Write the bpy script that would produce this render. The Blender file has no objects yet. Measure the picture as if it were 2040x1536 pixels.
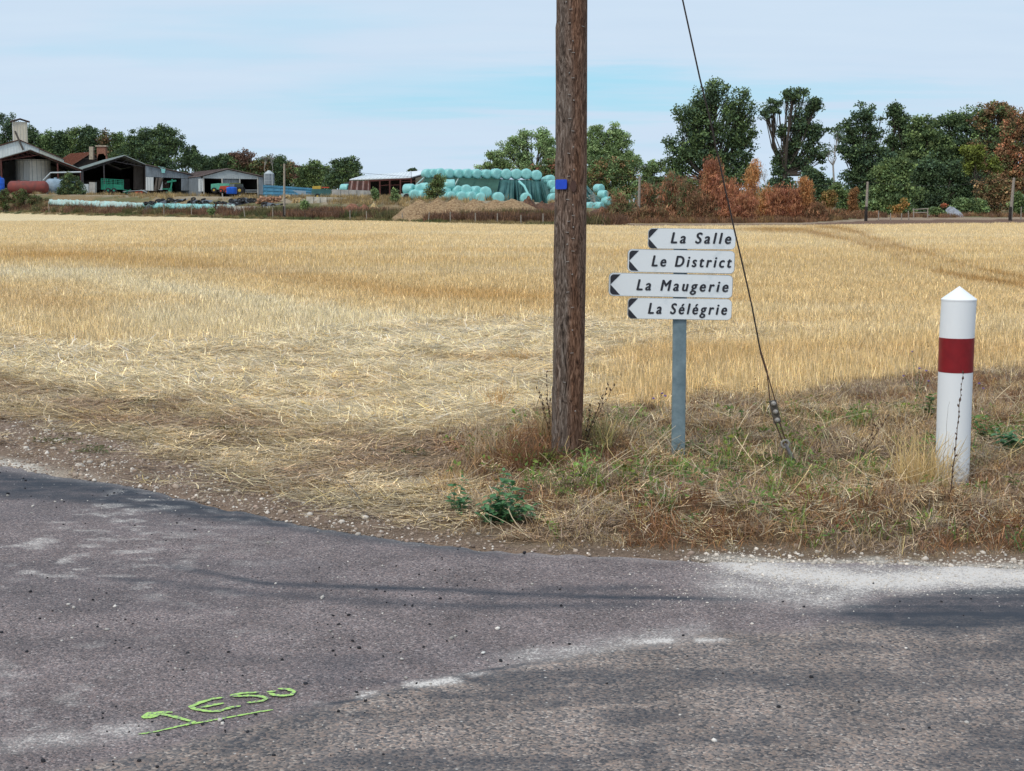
import bpy, math, random
import numpy as np
from mathutils import Vector, Matrix

SC = bpy.context.scene
COL = SC.collection
F, CX, CY, HOR, EYE = 2900.0, 1020.0, 768.0, 405.0, 1.6
PITCH = math.atan((CY - HOR) / F)
SP, CP = math.sin(PITCH), math.cos(PITCH)

# ---------------------------------------------------------------- camera, sky, sun, exposure
cam = bpy.data.objects.new('camera', bpy.data.cameras.new('camera'))
COL.objects.link(cam)
cam.location = (0, 0, EYE)
cam.rotation_euler = (math.pi / 2 - PITCH, 0, 0)
cam.data.sensor_width = 36.0
cam.data.lens = 36.0 * F / 2040.0
cam.data.clip_start = 0.1
cam.data.clip_end = 8000
SC.camera = cam

SUN_EL, SUN_AZ = math.radians(52), math.radians(215)      # azimuth from +Y, clockwise: behind the camera, to its left
world = bpy.data.worlds.new('World'); SC.world = world; world.use_nodes = True
wn = world.node_tree; wn.nodes.clear()
def wnode(t, **k):
    n = wn.nodes.new(t)
    for a, b in k.items(): setattr(n, a, b)
    return n
wout = wnode('ShaderNodeOutputWorld'); wbg = wnode('ShaderNodeBackground')
wbg.inputs['Strength'].default_value = 0.1
sky = wnode('ShaderNodeTexSky', sky_type='NISHITA', sun_disc=False)
sky.sun_elevation = SUN_EL; sky.sun_rotation = SUN_AZ
sky.air_density = 1.0; sky.dust_density = 1.2; sky.ozone_density = 1.5
tc = wnode('ShaderNodeTexCoord')
sep = wnode('ShaderNodeSeparateXYZ'); wn.links.new(tc.outputs['Generated'], sep.inputs[0])
def wmath(op, a, b=None, clamp=False):
    n = wnode('ShaderNodeMath', operation=op, use_clamp=clamp)
    for i, v in enumerate((a, b)):
        if v is None: continue
        if isinstance(v, (int, float)): n.inputs[i].default_value = v
        else: wn.links.new(v, n.inputs[i])
    return n.outputs[0]
zc = wmath('ADD', wmath('MAXIMUM', sep.outputs['Z'], 0.0), 0.10)
cmb = wnode('ShaderNodeCombineXYZ')
wn.links.new(wmath('DIVIDE', sep.outputs['X'], zc), cmb.inputs[0])
wn.links.new(wmath('DIVIDE', sep.outputs['Y'], zc), cmb.inputs[1])
def wnoise(scale_vec, loc, scale, detail, rough):
    m = wnode('ShaderNodeMapping'); m.inputs['Scale'].default_value = scale_vec; m.inputs['Location'].default_value = loc
    m.inputs['Rotation'].default_value = (0, 0, math.radians(6))
    wn.links.new(cmb.outputs[0], m.inputs[0])
    n = wnode('ShaderNodeTexNoise'); n.inputs['Scale'].default_value = scale
    n.inputs['Detail'].default_value = detail; n.inputs['Roughness'].default_value = rough
    wn.links.new(m.outputs[0], n.inputs['Vector'])
    return n.outputs['Fac']
veil = wnoise((0.55, 1.1, 1), (2.35, 0.62, 0), 1.1, 5, 0.5)
ramp = wnode('ShaderNodeMapRange'); ramp.interpolation_type = 'SMOOTHSTEP'
wn.links.new(veil, ramp.inputs[0])
ramp.inputs[1].default_value = 0.30; ramp.inputs[2].default_value = 0.50
ramp.inputs[3].default_value = 0.0; ramp.inputs[4].default_value = 1.0
shade = wnoise((0.8, 2.2, 1), (5, 3, 0), 1.6, 5, 0.55)
cloudcol = wnode('ShaderNodeMix', data_type='RGBA')
wn.links.new(shade, cloudcol.inputs[0])
CLOUD_A, CLOUD_B = (4.25, 5.3, 6.5, 1), (4.8, 5.75, 6.75, 1)
cloudcol.inputs[6].default_value = CLOUD_A; cloudcol.inputs[7].default_value = CLOUD_B
mixs = wnode('ShaderNodeMix', data_type='RGBA')
def gap(x0, z0, sx, sz, k):
    # a stretch where the veil thins out to blue
    ax = wmath('DIVIDE', wmath('SUBTRACT', sep.outputs['X'], x0), sx); az = wmath('DIVIDE', wmath('SUBTRACT', wmath('ADD', sep.outputs['Z'], wmath('MULTIPLY', wmath('SUBTRACT', shade, 0.5), 0.05)), z0), sz)
    return wmath('MULTIPLY', wmath('EXPONENT', wmath('MULTIPLY', wmath('ADD', wmath('MULTIPLY', ax, ax), wmath('MULTIPLY', az, az)), -1.0)), k)
gaps = wmath('ADD', wmath('ADD', gap(0.055, 0.080, 0.085, 0.012, 1.0), gap(-0.03, 0.064, 0.13, 0.008, 0.55)), wmath('ADD', gap(0.20, 0.070, 0.12, 0.008, 0.55), gap(-0.35, 0.16, 0.3, 0.02, 0.4)))
cover = wmath('SUBTRACT', wmath('ADD', wmath('MULTIPLY', ramp.outputs[0], 0.35), 0.65), gaps, True)
wn.links.new(cover, mixs.inputs[0])
blue = wnode('ShaderNodeMix', data_type='RGBA', blend_type='MULTIPLY'); blue.inputs[0].default_value = 1.0
wn.links.new(sky.outputs[0], blue.inputs[6]); blue.inputs[7].default_value = (1.0, 1.0, 1.0, 1)
thin = wnode('ShaderNodeMix', data_type='RGBA'); thin.inputs[0].default_value = 0.78       # even the gaps are thinly veiled
wn.links.new(blue.outputs[2], thin.inputs[6]); thin.inputs[7].default_value = (2.75, 5.4, 6.95, 1)
wn.links.new(thin.outputs[2], mixs.inputs[6]); wn.links.new(cloudcol.outputs[2], mixs.inputs[7])
wn.links.new(mixs.outputs[2], wbg.inputs['Color']); wn.links.new(wbg.outputs[0], wout.inputs['Surface'])

sun = bpy.data.objects.new('sun', bpy.data.lights.new('sun', 'SUN')); COL.objects.link(sun)
sun.data.energy = 1.5; sun.data.angle = math.radians(14); sun.data.color = (1.0, 0.93, 0.82)
sd = Vector((math.sin(SUN_AZ) * math.cos(SUN_EL), math.cos(SUN_AZ) * math.cos(SUN_EL), math.sin(SUN_EL)))
sun.rotation_euler = sd.to_track_quat('Z', 'Y').to_euler()
sun.location = (0, 0, 30)
SC.view_settings.view_transform = 'Standard'; SC.view_settings.look = 'None'
SC.view_settings.gamma = 1.0; SC.view_settings.use_curve_mapping = False
SC.view_settings.exposure = 0.45
SC.cycles.max_bounces = 6; SC.cycles.diffuse_bounces = 3; SC.cycles.transmission_bounces = 3
SC.cycles.transparent_max_bounces = 6; SC.cycles.caustics_reflective = False; SC.cycles.caustics_refractive = False

# ---------------------------------------------------------------- numbers
RNG = np.random.default_rng(7)
random.seed(7)
_T = np.random.default_rng(3).random((16, 256, 256))
def vn(x, y, s=0):
    x = np.asarray(x, float); y = np.asarray(y, float)
    xi = np.floor(x).astype(int); yi = np.floor(y).astype(int)
    fx = x - xi; fy = y - yi
    fx = fx * fx * (3 - 2 * fx); fy = fy * fy * (3 - 2 * fy)
    t = _T[s % 16]; x0 = xi & 255; x1 = (xi + 1) & 255; y0 = yi & 255; y1 = (yi + 1) & 255
    return (t[y0, x0] * (1 - fx) + t[y0, x1] * fx) * (1 - fy) + (t[y1, x0] * (1 - fx) + t[y1, x1] * fx) * fy
def fbm(x, y, s=0, o=4):
    r = 0; a = 1; tot = 0
    for i in range(o):
        r = r + a * vn(np.asarray(x) * 2 ** i + 17.3 * i, np.asarray(y) * 2 ** i + 9.1 * i, s + i); tot += a; a *= 0.5
    return r / tot
def ss(a, b, x):
    t = np.clip((np.asarray(x, float) - a) / (np.asarray(b, float) - a), 0, 1)
    return t * t * (3 - 2 * t)
def ray(px, py):
    b = -(py - CY) / F
    y = b * SP + CP
    return ((px - CX) / F / y, (b * CP - SP) / y)
def at(px, py, Y):
    dx, dz = ray(px, py)
    return Vector((dx * Y, Y, EYE + dz * Y))
def pix(X, Y, Z):
    d = Y * CP - (Z - EYE) * SP
    u = Y * SP + (Z - EYE) * CP
    d = np.maximum(d, 0.05)
    return CX + F * X / d, CY - F * u / d
EDGE_PX = [-900, 0, 300, 600, 900, 1200, 1400, 1700, 2040, 2900]
EDGE_ROW = [424, 426, 431, 439, 445, 450, 451, 449, 446, 444]
def edgeY(pxa):
    return EYE * F / (np.interp(pxa, EDGE_PX, EDGE_ROW) - HOR)
def G(X, Y):
    """height of the ground"""
    X = np.asarray(X, float); Y = np.asarray(Y, float)
    Ys = np.maximum(np.abs(Y), 0.5)
    pa = CX + F * X / Ys
    pa = np.where(Y > 20, pa, 1020)
    E = edgeY(pa)
    R = np.interp(pa, [-900, 0, 600, 1050, 1280, 2900], [3.3, 3.2, 2.2, 1.8, 0.5, 0.3])
    z = R * ss(0, np.interp(pa, [0, 600, 2900], [26, 40, 45]), Y - E) * (Y > 20)
    z = z + np.interp(pa, [-900, 0, 600, 1000, 2900], [9, 7, 2, 0, 0]) * ss(20, 160, Y - 260) * (Y > 20)
    # verge bank round the pole, between lane and field
    w = np.exp(-((X - 0.32) / 0.42) ** 2 - ((Y - 9.05) / 0.42) ** 2) * 0.16
    bank = ss(6.7, 7.6, Y) * (1 - ss(10.5, 12.5, Y)) * ss(-0.7, 0.7, X) * 0.05
    near = (Y < 25)
    lump = (fbm(X * 3.2, Y * 3.2, 2, 3) - 0.5) * 0.17 * ss(7.0, 8.0, Y + 0.5 * np.clip(X, -1, 1)) * ss(-0.6, 0.6, X)* (1 - ss(11, 14, Y))
    z = z + np.where(near, w + bank + lump, 0)
    z = z + np.where(Y > 15, (fbm(X * .05, Y * .05, 5, 2) - .5) * .25 * ss(15, 45, Y) * (1 - ss(-10, 30, Y - E)), 0)
    z = z + np.where(Y > 0, (fbm(X * 1.1, Y * 1.1, 6, 3) - .5) * .05 * ss(9, 13, Y), 0)
    return z
def gp(px, py):
    """where the view through a picture point meets the ground"""
    dx, dz = ray(px, py)
    Y = -EYE / dz
    for _ in range(30):
        z = float(G(dx * Y, Y)); Y = 0.5 * Y + 0.5 * (EYE - z) / -dz
    return Vector((dx * Y, Y, float(G(dx * Y, Y))))
def gz(X, Y): return float(G(X, Y))
def s2l(*c):
    return tuple((v / 255 / 12.92 if v <= 10 else ((v / 255 + 0.055) / 1.055) ** 2.4) for v in c)

# ---------------------------------------------------------------- materials
def new_mat(name):
    m = bpy.data.materials.new(name); m.use_nodes = True
    nt = m.node_tree
    return m, nt, nt.nodes['Principled BSDF']
def N(nt, t, ins=None, **k):
    n = nt.nodes.new(t)
    for a, b in k.items(): setattr(n, a, b)
    for a, b in (ins or {}).items():
        if hasattr(b, 'is_output') or isinstance(b, bpy.types.NodeSocket): nt.links.new(b, n.inputs[a])
        else: n.inputs[a].default_value = b
    return n
def c4(c): return (c[0], c[1], c[2], 1)
_mats = {}
def mat(name, col, rough=0.7, var=0.18, scale=3.0, bump=0.0, metal=0.0, col2=None, stretch=(1, 1, 1), spec=0.3, thr=(0.35, 0.65), detail=5):
    """surface with noise in its colour (towards col2 or a lighter/darker tone) and a little relief"""
    if name in _mats: return _mats[name]
    m, nt, b = new_mat(name)
    tc = N(nt, 'ShaderNodeTexCoord')
    mp = N(nt, 'ShaderNodeMapping', {0: tc.outputs['Object'], 'Scale': stretch})
    no = N(nt, 'ShaderNodeTexNoise', {'Vector': mp.outputs[0], 'Scale': scale, 'Detail': detail, 'Roughness': 0.6})
    mr = N(nt, 'ShaderNodeMapRange', {0: no.outputs['Fac'], 1: thr[0], 2: thr[1]})
    if col2 is None:
        a = tuple(x * (1 - var) for x in col); c = tuple(min(1, x * (1 + var)) for x in col)
    else: a, c = col, col2
    mx = N(nt, 'ShaderNodeMix', {0: mr.outputs[0], 6: c4(a), 7: c4(c)}, data_type='RGBA')
    nt.links.new(mx.outputs[2], b.inputs['Base Color'])
    b.inputs['Roughness'].default_value = rough; b.inputs['Metallic'].default_value = metal
    b.inputs['Specular IOR Level'].default_value = spec
    if bump:
        bp = N(nt, 'ShaderNodeBump', {'Height': no.outputs['Fac'], 'Strength': bump, 'Distance': 0.02})
        nt.links.new(bp.outputs[0], b.inputs['Normal'])
    _mats[name] = m
    return m
def blade_mat(name, translucent=0.3, inst=True, rough=0.6):
    """straw, grass and leaves: colour from the clump's own colour and a per-blade variation"""
    m, nt, b = new_mat(name)
    if inst: a = N(nt, 'ShaderNodeAttribute', attribute_name='tint', attribute_type='INSTANCER')
    v = N(nt, 'ShaderNodeAttribute', attribute_name='Col', attribute_type='GEOMETRY')
    if inst:
        mx = N(nt, 'ShaderNodeMix', {0: 1.0, 6: a.outputs['Color'], 7: v.outputs['Color']}, data_type='RGBA', blend_type='MULTIPLY')
        c = mx.outputs[2]
    else: c = v.outputs['Color']
    nt.links.new(c, b.inputs['Base Color'])
    b.inputs['Roughness'].default_value = rough; b.inputs['Specular IOR Level'].default_value = 0.25
    if translucent:
        tr = N(nt, 'ShaderNodeBsdfTranslucent', {'Color': c})
        ms = N(nt, 'ShaderNodeMixShader', {0: translucent, 1: b.outputs[0], 2: tr.outputs[0]})
        nt.links.new(ms.outputs[0], nt.nodes['Material Output'].inputs['Surface'])
    return m

# ---------------------------------------------------------------- objects
def tag(o, label=None, cat=None, group=None, kind=None):
    if label: o['label'] = label
    if cat: o['category'] = cat
    if group: o['group'] = group
    if kind: o['kind'] = kind
    return o
def thing(name, loc, label, cat, group=None):
    o = bpy.data.objects.new(name, None); COL.objects.link(o); o.location = loc
    o.empty_display_size = 0.2
    return tag(o, label, cat, group)
def wloc(o):
    v = Vector((0, 0, 0))
    while o is not None: v = v + Vector(o.location); o = o.parent
    return v
def npmesh(name, V, Q, colors=None, tris=False):
    V = np.asarray(V, np.float32).reshape(-1, 3); Q = np.asarray(Q, np.int32)
    k = Q.shape[1]
    me = bpy.data.meshes.new(name)
    me.vertices.add(len(V)); me.vertices.foreach_set('co', V.ravel())
    me.loops.add(Q.size); me.loops.foreach_set('vertex_index', Q.ravel())
    me.polygons.add(len(Q))
    me.polygons.foreach_set('loop_start', np.arange(0, Q.size, k, dtype=np.int32))
    me.polygons.foreach_set('loop_total', np.full(len(Q), k, np.int32))
    me.update(calc_edges=True)
    if colors is not None:
        at_ = me.color_attributes.new('Col', 'FLOAT_COLOR', 'POINT')
        C = np.ones((len(V), 4), np.float32); C[:, :3] = colors
        at_.data.foreach_set('color', C.ravel())
    return me
def link(name, me, m, parent=None, origin=None):
    o = bpy.data.objects.new(name, me); COL.objects.link(o)
    if m is not None and not me.materials: me.materials.append(m)
    if parent is not None:
        o.parent = parent
    if origin is not None: o.location = origin
    return o
class MB:
    """collects shapes in world coordinates"""
    def __init__(s): s.v = []; s.f = []
    def add(s, vs, fs):
        n = len(s.v); s.v += [tuple(v) for v in vs]; s.f += [tuple(i + n for i in f) for f in fs]; return s
    def box(s, lo, hi):
        x0, y0, z0 = lo; x1, y1, z1 = hi
        return s.add([(x0, y0, z0), (x1, y0, z0), (x1, y1, z0), (x0, y1, z0), (x0, y0, z1), (x1, y0, z1), (x1, y1, z1), (x0, y1, z1)],
                     [(0, 3, 2, 1), (4, 5, 6, 7), (0, 1, 5, 4), (1, 2, 6, 5), (2, 3, 7, 6), (3, 0, 4, 7)])
    def obox(s, c, ax, ay, az):
        """box centred at c with half-vectors"""
        c, ax, ay, az = map(Vector, (c, ax, ay, az))
        v = [c + a * ax + b * ay + d * az for d in (-1, 1) for a, b in ((-1, -1), (1, -1), (1, 1), (-1, 1))]
        return s.add(v, [(0, 3, 2, 1), (4, 5, 6, 7), (0, 1, 5, 4), (1, 2, 6, 5), (2, 3, 7, 6), (3, 0, 4, 7)])
    def beam(s, a, b, w, d=None):
        a = Vector(a); b = Vector(b); t = b - a; L = t.length
        if L < 1e-6: return s
        t.normalize(); up = Vector((0, 0, 1)) if abs(t.z) < .9 else Vector((1, 0, 0))
        x = t.cross(up).normalized(); y = t.cross(x)
        return s.obox((a + b) / 2, t * L / 2, x * w / 2, y * (d or w) / 2)
    def prism(s, pts, dvec):
        """closed polygon extruded by a vector"""
        d = Vector(dvec); n = len(pts)
        v = [Vector(p) for p in pts] + [Vector(p) + d for p in pts]
        return s.add(v, [tuple(range(n)), tuple(range(2 * n - 1, n - 1, -1))] + [(i, i + n, (i + 1) % n + n, (i + 1) % n) for i in range(n)])
    def tube(s, pts, rad, seg=8, cap=True):
        pts = [Vector(p) for p in pts]; k = len(pts)
        if not hasattr(rad, '__len__'): rad = [rad] * k
        n0 = []
        for i, p in enumerate(pts):
            t = (pts[min(i + 1, k - 1)] - pts[max(i - 1, 0)])
            if t.length < 1e-9: t = Vector((0, 0, 1))
            t.normalize()
            up = Vector((0, 1, 0)) if abs(t.y) < .9 else Vector((1, 0, 0))
            x = t.cross(up).normalized(); y = t.cross(x)
            n0 += [p + (x * math.cos(6.2832 * j / seg) + y * math.sin(6.2832 * j / seg)) * rad[i] for j in range(seg)]
        f = [(i * seg + j, i * seg + (j + 1) % seg, (i + 1) * seg + (j + 1) % seg, (i + 1) * seg + j) for i in range(k - 1) for j in range(seg)]
        if cap: f += [tuple(range(seg - 1, -1, -1)), tuple((k - 1) * seg + j for j in range(seg))]
        return s.add(n0, f)
    def mesh(s, name, org=(0, 0, 0), smooth=False):
        me = bpy.data.meshes.new(name); o = Vector(org)
        me.from_pydata([(v[0] - o.x, v[1] - o.y, v[2] - o.z) for v in s.v], [], s.f)
        if smooth:
            me.polygons.foreach_set('use_smooth', [True] * len(me.polygons))
            try: me.set_sharp_from_angle(angle=math.radians(40))
            except Exception: pass
        me.update(); return me
    def build(s, name, m, parent=None, smooth=False, origin=None):
        org = wloc(parent) if parent is not None else Vector(origin or (0, 0, 0))
        o = link(name, s.mesh(name, org, smooth), m, parent)
        if parent is None: o.location = org
        return o

# ---------------------------------------------------------------- scattering: one object whose own mesh holds the patterns and the points
def scatter(name, protos, P, rot, scl, tint, idx, m, label, cat):
    V = []; Fc = []; C = []; K = []; n = 0
    for k, (v, q, c) in enumerate(protos):
        V.append(v); Fc.append(q + n); C.append(c); K.append(np.full(len(v), k)); n += len(v)
    P = np.asarray(P, np.float32); M = len(P)
    V.append(P); C.append(np.ones((M, 3))); K.append(np.full(M, -1))
    V = np.concatenate(V); Fc = np.concatenate(Fc); C = np.concatenate(C); K = np.concatenate(K).astype(np.int32)
    me = npmesh(name, V, Fc, C)
    def attr(nm, ty, arr, field, w):
        a = me.attributes.new(nm, ty, 'POINT'); full = np.zeros((n + M, w), np.float32); full[n:] = np.asarray(arr).reshape(M, w)
        a.data.foreach_set(field, full.ravel())
    attr('rot', 'FLOAT_VECTOR', rot, 'vector', 3)
    s3 = np.asarray(scl); s3 = s3 if s3.ndim == 2 else np.repeat(s3[:, None], 3, 1)
    attr('scl', 'FLOAT_VECTOR', s3, 'vector', 3)
    attr('tint', 'FLOAT_COLOR', np.concatenate([np.asarray(tint), np.ones((M, 1))], 1), 'color', 4)
    a = me.attributes.new('pk', 'INT', 'POINT'); a.data.foreach_set('value', K)
    full = np.full(n + M, -1, np.int32); full[n:] = idx
    a = me.attributes.new('pick', 'INT', 'POINT'); a.data.foreach_set('value', full)
    o = link(name, me, m); tag(o, label, cat, kind='stuff')
    ng = bpy.data.node_groups.new(name, 'GeometryNodeTree')
    ng.interface.new_socket('Geometry', in_out='INPUT', socket_type='NodeSocketGeometry')
    ng.interface.new_socket('Geometry', in_out='OUTPUT', socket_type='NodeSocketGeometry')
    gi = ng.nodes.new('NodeGroupInput'); go = ng.nodes.new('NodeGroupOutput')
    def na(nm, ty):
        x = ng.nodes.new('GeometryNodeInputNamedAttribute'); x.data_type = ty; x.inputs[0].default_value = nm
        return x.outputs[0]
    def cmp(sock, val):
        x = ng.nodes.new('FunctionNodeCompare'); x.data_type = 'INT'; x.operation = 'EQUAL'
        ng.links.new(sock, x.inputs[2]); x.inputs[3].default_value = val
        return x.outputs[0]
    pk = na('pk', 'INT'); pick = na('pick', 'INT'); r = na('rot', 'FLOAT_VECTOR'); s = na('scl', 'FLOAT_VECTOR')
    e2r = ng.nodes.new('FunctionNodeEulerToRotation'); ng.links.new(r, e2r.inputs[0])
    join = ng.nodes.new('GeometryNodeJoinGeometry')
    sp = ng.nodes.new('GeometryNodeSeparateGeometry'); ng.links.new(gi.outputs[0], sp.inputs[0]); ng.links.new(cmp(pk, -1), sp.inputs[1])
    for k in range(len(protos)):
        sk = ng.nodes.new('GeometryNodeSeparateGeometry'); ng.links.new(gi.outputs[0], sk.inputs[0]); ng.links.new(cmp(pk, k), sk.inputs[1])
        io = ng.nodes.new('GeometryNodeInstanceOnPoints')
        ng.links.new(sp.outputs[0], io.inputs['Points']); ng.links.new(cmp(pick, k), io.inputs['Selection'])
        ng.links.new(sk.outputs[0], io.inputs['Instance']); ng.links.new(e2r.outputs[0], io.inputs['Rotation']); ng.links.new(s, io.inputs['Scale'])
        ng.links.new(io.outputs[0], join.inputs[0])
    ng.links.new(join.outputs[0], go.inputs[0])
    md = o.modifiers.new('scatter', 'NODES'); md.node_group = ng
    return o
def blades(n, R, h, w, lean=0.25, bend=0.5, seg=2, rng=None, v=0.2, hue=0.06, hor=False, drop=0.0, along=None):
    """n blades over a disc of radius R; returns verts, quads, colours"""
    rng = rng or RNG
    a = rng.random(n) * 6.2832; r = R * np.sqrt(rng.random(n))
    bx, by = r * np.cos(a), r * np.sin(a)
    H = rng.uniform(h[0], h[1], n); Wd = rng.uniform(w[0], w[1], n)
    d = rng.random(n) * 6.2832 if along is None else rng.normal(0, along, n) + np.pi * (rng.random(n) < .5)
    if hor: th = np.pi / 2 - np.abs(rng.normal(0, lean, n))          # angle from vertical
    else: th = np.abs(rng.normal(0, lean, n))
    bn = rng.normal(0, bend, n) if hor else np.abs(rng.normal(0, bend, n))
    f = rng.random(n) * 6.2832 if not hor else d + np.pi / 2
    wx, wy = np.cos(f), np.sin(f)
    V = np.zeros((n, seg + 1, 2, 3)); pos = np.stack([bx, by, (rng.uniform(0, 0.02, n) if hor else np.full(n, -0.01))], 1)
    for i in range(seg + 1):
        ww = Wd * (1.0 if (hor or i < seg) else 0.35) / 2
        V[:, i, 0] = pos + np.stack([wx * ww, wy * ww, 0 * ww], 1)
        V[:, i, 1] = pos - np.stack([wx * ww, wy * ww, 0 * ww], 1)
        t = th + bn * (i / seg) ** 1.3 * (1 if not hor else .5)
        dd = d + (bn * .6 * i if hor else 0)
        st = H / seg
        pos = pos + np.stack([np.sin(t) * np.cos(dd) * st, np.sin(t) * np.sin(dd) * st, np.cos(t) * st], 1)
        if hor: pos[:, 2] = np.clip(pos[:, 2], 0.002, 1)
    V = V.reshape(-1, 3)
    b = (np.arange(n) * (seg + 1) * 2)[:, None]
    q = np.concatenate([b + np.array([[2 * i, 2 * i + 1, 2 * i + 3, 2 * i + 2]]) for i in range(seg)], 1).reshape(-1, 4)
    lum = np.exp(rng.normal(0, v, n)); hh = rng.normal(0, hue, n)
    c = np.stack([lum * (1 + hh * .4), lum, lum * (1 - 2 * hh)], 1).clip(0.1, 2.0)
    return V, q, np.repeat(c, (seg + 1) * 2, 0)
def merge(*ps):
    V = []; Q = []; C = []; n = 0
    for v, q, c in ps: V.append(v); Q.append(q + n); C.append(c); n += len(v)
    return np.concatenate(V), np.concatenate(Q), np.concatenate(C)

# ---------------------------------------------------------------- where each kind of ground lies
def IP(px, pts): return np.interp(px, [p[0] for p in pts], [p[1] for p in pts])
ROAD_TOP = [(-700, 900), (0, 930), (100, 945), (250, 965), (400, 1000), (500, 1022), (600, 1045), (700, 1062), (820, 1078), (950, 1090), (1100, 1101), (1250, 1109), (1400, 1116), (1560, 1122), (2040, 1130), (2900, 1135)]
DIRT_TOP = [(0, 822), (250, 865), (400, 925), (550, 975), (700, 1010), (900, 1058), (1100, 1078), (1400, 1090), (2040, 1098)]
BROWN_TOP = [(0, 748), (200, 775), (400, 800), (600, 850), (800, 868), (900, 852), (1000, 838), (1100, 830), (1170, 822), (1300, 812), (1500, 792), (1700, 765), (1850, 745), (2040, 738)]
STUB_BOT = [(0, 662), (150, 690), (400, 682), (700, 655), (900, 640), (1160, 640), (1400, 655), (1500, 668), (2040, 660)]
def zones(X, Y):
    px, py = pix(X, Y, 0.0)
    wp = (fbm(X * 1.7, Y * 1.7, 1, 4) - .5)
    q = py + wp * 60 * np.clip(8 / np.maximum(Y, 4), .3, 1)
    z = {}
    z['px'], z['py'] = px, py
    z['dirt'] = ss(-22, 18, q - IP(px, DIRT_TOP)) * (Y < 25)
    z['brown'] = ss(-14, 14, q - IP(px, BROWN_TOP)) * (1 - z['dirt']) * (Y < 25)
    flatL = ss(-16, 16, q - IP(px, STUB_BOT)) * (1 - ss(1110, 1290, px + (py - 700) * .25 + wp * 260))
    flatR = ss(636, 652, q) * (1 - ss(672, 700, q)) * ss(1100, 1180, px) * (1 - ss(1350, 1750, px)) * .75
    z['flat'] = np.clip(flatL + flatR, 0, 1) * (1 - z['brown']) * (1 - z['dirt']) * (Y < 30)
    z['stand'] = np.clip(1 - z['flat'] - z['brown'] - z['dirt'], 0, 1)
    z['verge'] = z['brown'] * ss(800, 960, px + wp * 200)
    return z
def band(px, py, pts, w):
    """1 on a line drawn across the ground, fading over w picture rows"""
    xs = [p[0] for p in pts]
    r = np.interp(px, xs, [p[1] for p in pts])
    ins = ss(xs[0] - 60, xs[0] + 60, px) * (1 - ss(xs[-1] - 60, xs[-1] + 60, px))
    return np.exp(-((py - r) / w) ** 2) * ins
PALE = np.array([.74, .63, .43]); GOLD = np.array([.70, .535, .295]); ORANGE = np.array([.58, .385, .165]); FAR = np.array([.72, .565, .335])
TRACKS = ([(1500, 460), (1600, 462), (1690, 480), (1760, 500), (1800, 515), (1850, 540), (1900, 555), (2100, 585)], [(1640, 456), (1700, 463), (1760, 485), (1880, 514), (1950, 540), (2040, 562), (2200, 590)])
def track(px, py): return np.maximum(band(px, py, TRACKS[0], 5.0), band(px, py, TRACKS[1], 5.0))
def straw_tint(X, Y, z=None):
    """colour of the straw over the field: pale, golden and orange bands along the drilling direction"""
    px, py = pix(X, Y, 0.0)
    n = fbm(X * .11 + Y * .01, Y * .33, 4, 4); n2 = fbm(X * .6, Y * .9, 8, 3)
    o = ss(.47, .66, n) * .34 + (n2 - .5) * .5
    pale = ss(.5, .66, fbm(X * .09 + 40, Y * .25 + 7, 9, 3)) * .35
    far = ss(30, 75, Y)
    o = o * (1 - far * .75)
    o = o + band(px, py, [(-200, 600), (0, 600), (190, 628)], 22) * .8
    o = o + band(px, py, [(-100, 500), (250, 520), (600, 562), (800, 590), (1120, 610)], 15) * .62
    o = o + band(px, py, [(0, 525), (300, 490), (800, 470)], 12) * .3
    o = o + band(px, py, [(1130, 590), (1300, 600), (1500, 602)], 9) * .35
    o = o + band(px, py, [(1150, 800), (1290, 800), (1380, 790)], 18) * .5
    pale = pale + band(px, py, [(-100, 550), (150, 556), (400, 590), (620, 625), (800, 650), (1000, 660)], 17) * .9
    pale = pale + band(px, py, [(250, 640), (500, 650), (900, 670)], 40) * .5
    o = o + track(px, py) * 1.5
    o = np.clip(o, 0, 1)[..., None]; pale = np.clip(pale, 0, 1)[..., None]; far = far[..., None]
    c = GOLD * (1 - far) + FAR * far
    c = c * (1 - o) + ORANGE * o
    c = c * (1 - pale) + PALE * pale
    if z is not None:
        f = z['flat'][..., None]; c = c * (1 - f * .85) + (PALE * (1 - .35 * ss(.5, .7, fbm(X * .9, Y * 1.6, 11, 3))[..., None]) + ORANGE * .35 * ss(.5, .7, fbm(X * .9, Y * 1.6, 11, 3))[..., None]) * f * .85
    k = (track(px, py) * (Y > 20))[..., None]; c = c * (1 - k) + np.array([.44, .27, .105]) * k  # wheel tracks: browner straw, darkened further for the shade lying in them
    return c

# ---------------------------------------------------------------- the ground: one sheet to the horizon
ys = [-400, -150, -60, -25, -10, -4, -1, 1, 2, 3, 4, 5, 5.8]
y = 6.2
while y < 13: ys.append(y); y += 0.035
while y < 7000: ys.append(y); y *= 1.022
ys = np.array(ys)
us = np.concatenate([-np.geomspace(8, .5, 14), np.linspace(-.47, .47, 250), np.geomspace(.5, 8, 14)])
YY, UU = np.meshgrid(ys, us, indexing='ij')
XX = UU * (np.abs(YY) + 2.0)
ZZ = G(XX, YY)
nr, nc = XX.shape
Z = zones(XX, YY)
rdn = Z['py'] - IP(Z['px'], ROAD_TOP)
ZZ = ZZ - 0.03 * ss(-4, 14, rdn) * (YY > 0) - 0.03 * (YY <= 1)          # the ground dips under the road sheet
idx = np.arange(nr * nc).reshape(nr, nc)
Q = np.stack([idx[:-1, :-1], idx[:-1, 1:], idx[1:, 1:], idx[1:, :-1]], -1).reshape(-1, 4)
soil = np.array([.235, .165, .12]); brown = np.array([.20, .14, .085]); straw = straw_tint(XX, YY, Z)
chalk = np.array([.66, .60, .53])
C = straw * (.60 + .36 * ss(20, 60, YY) + .16 * Z['flat'])[..., None]
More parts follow.
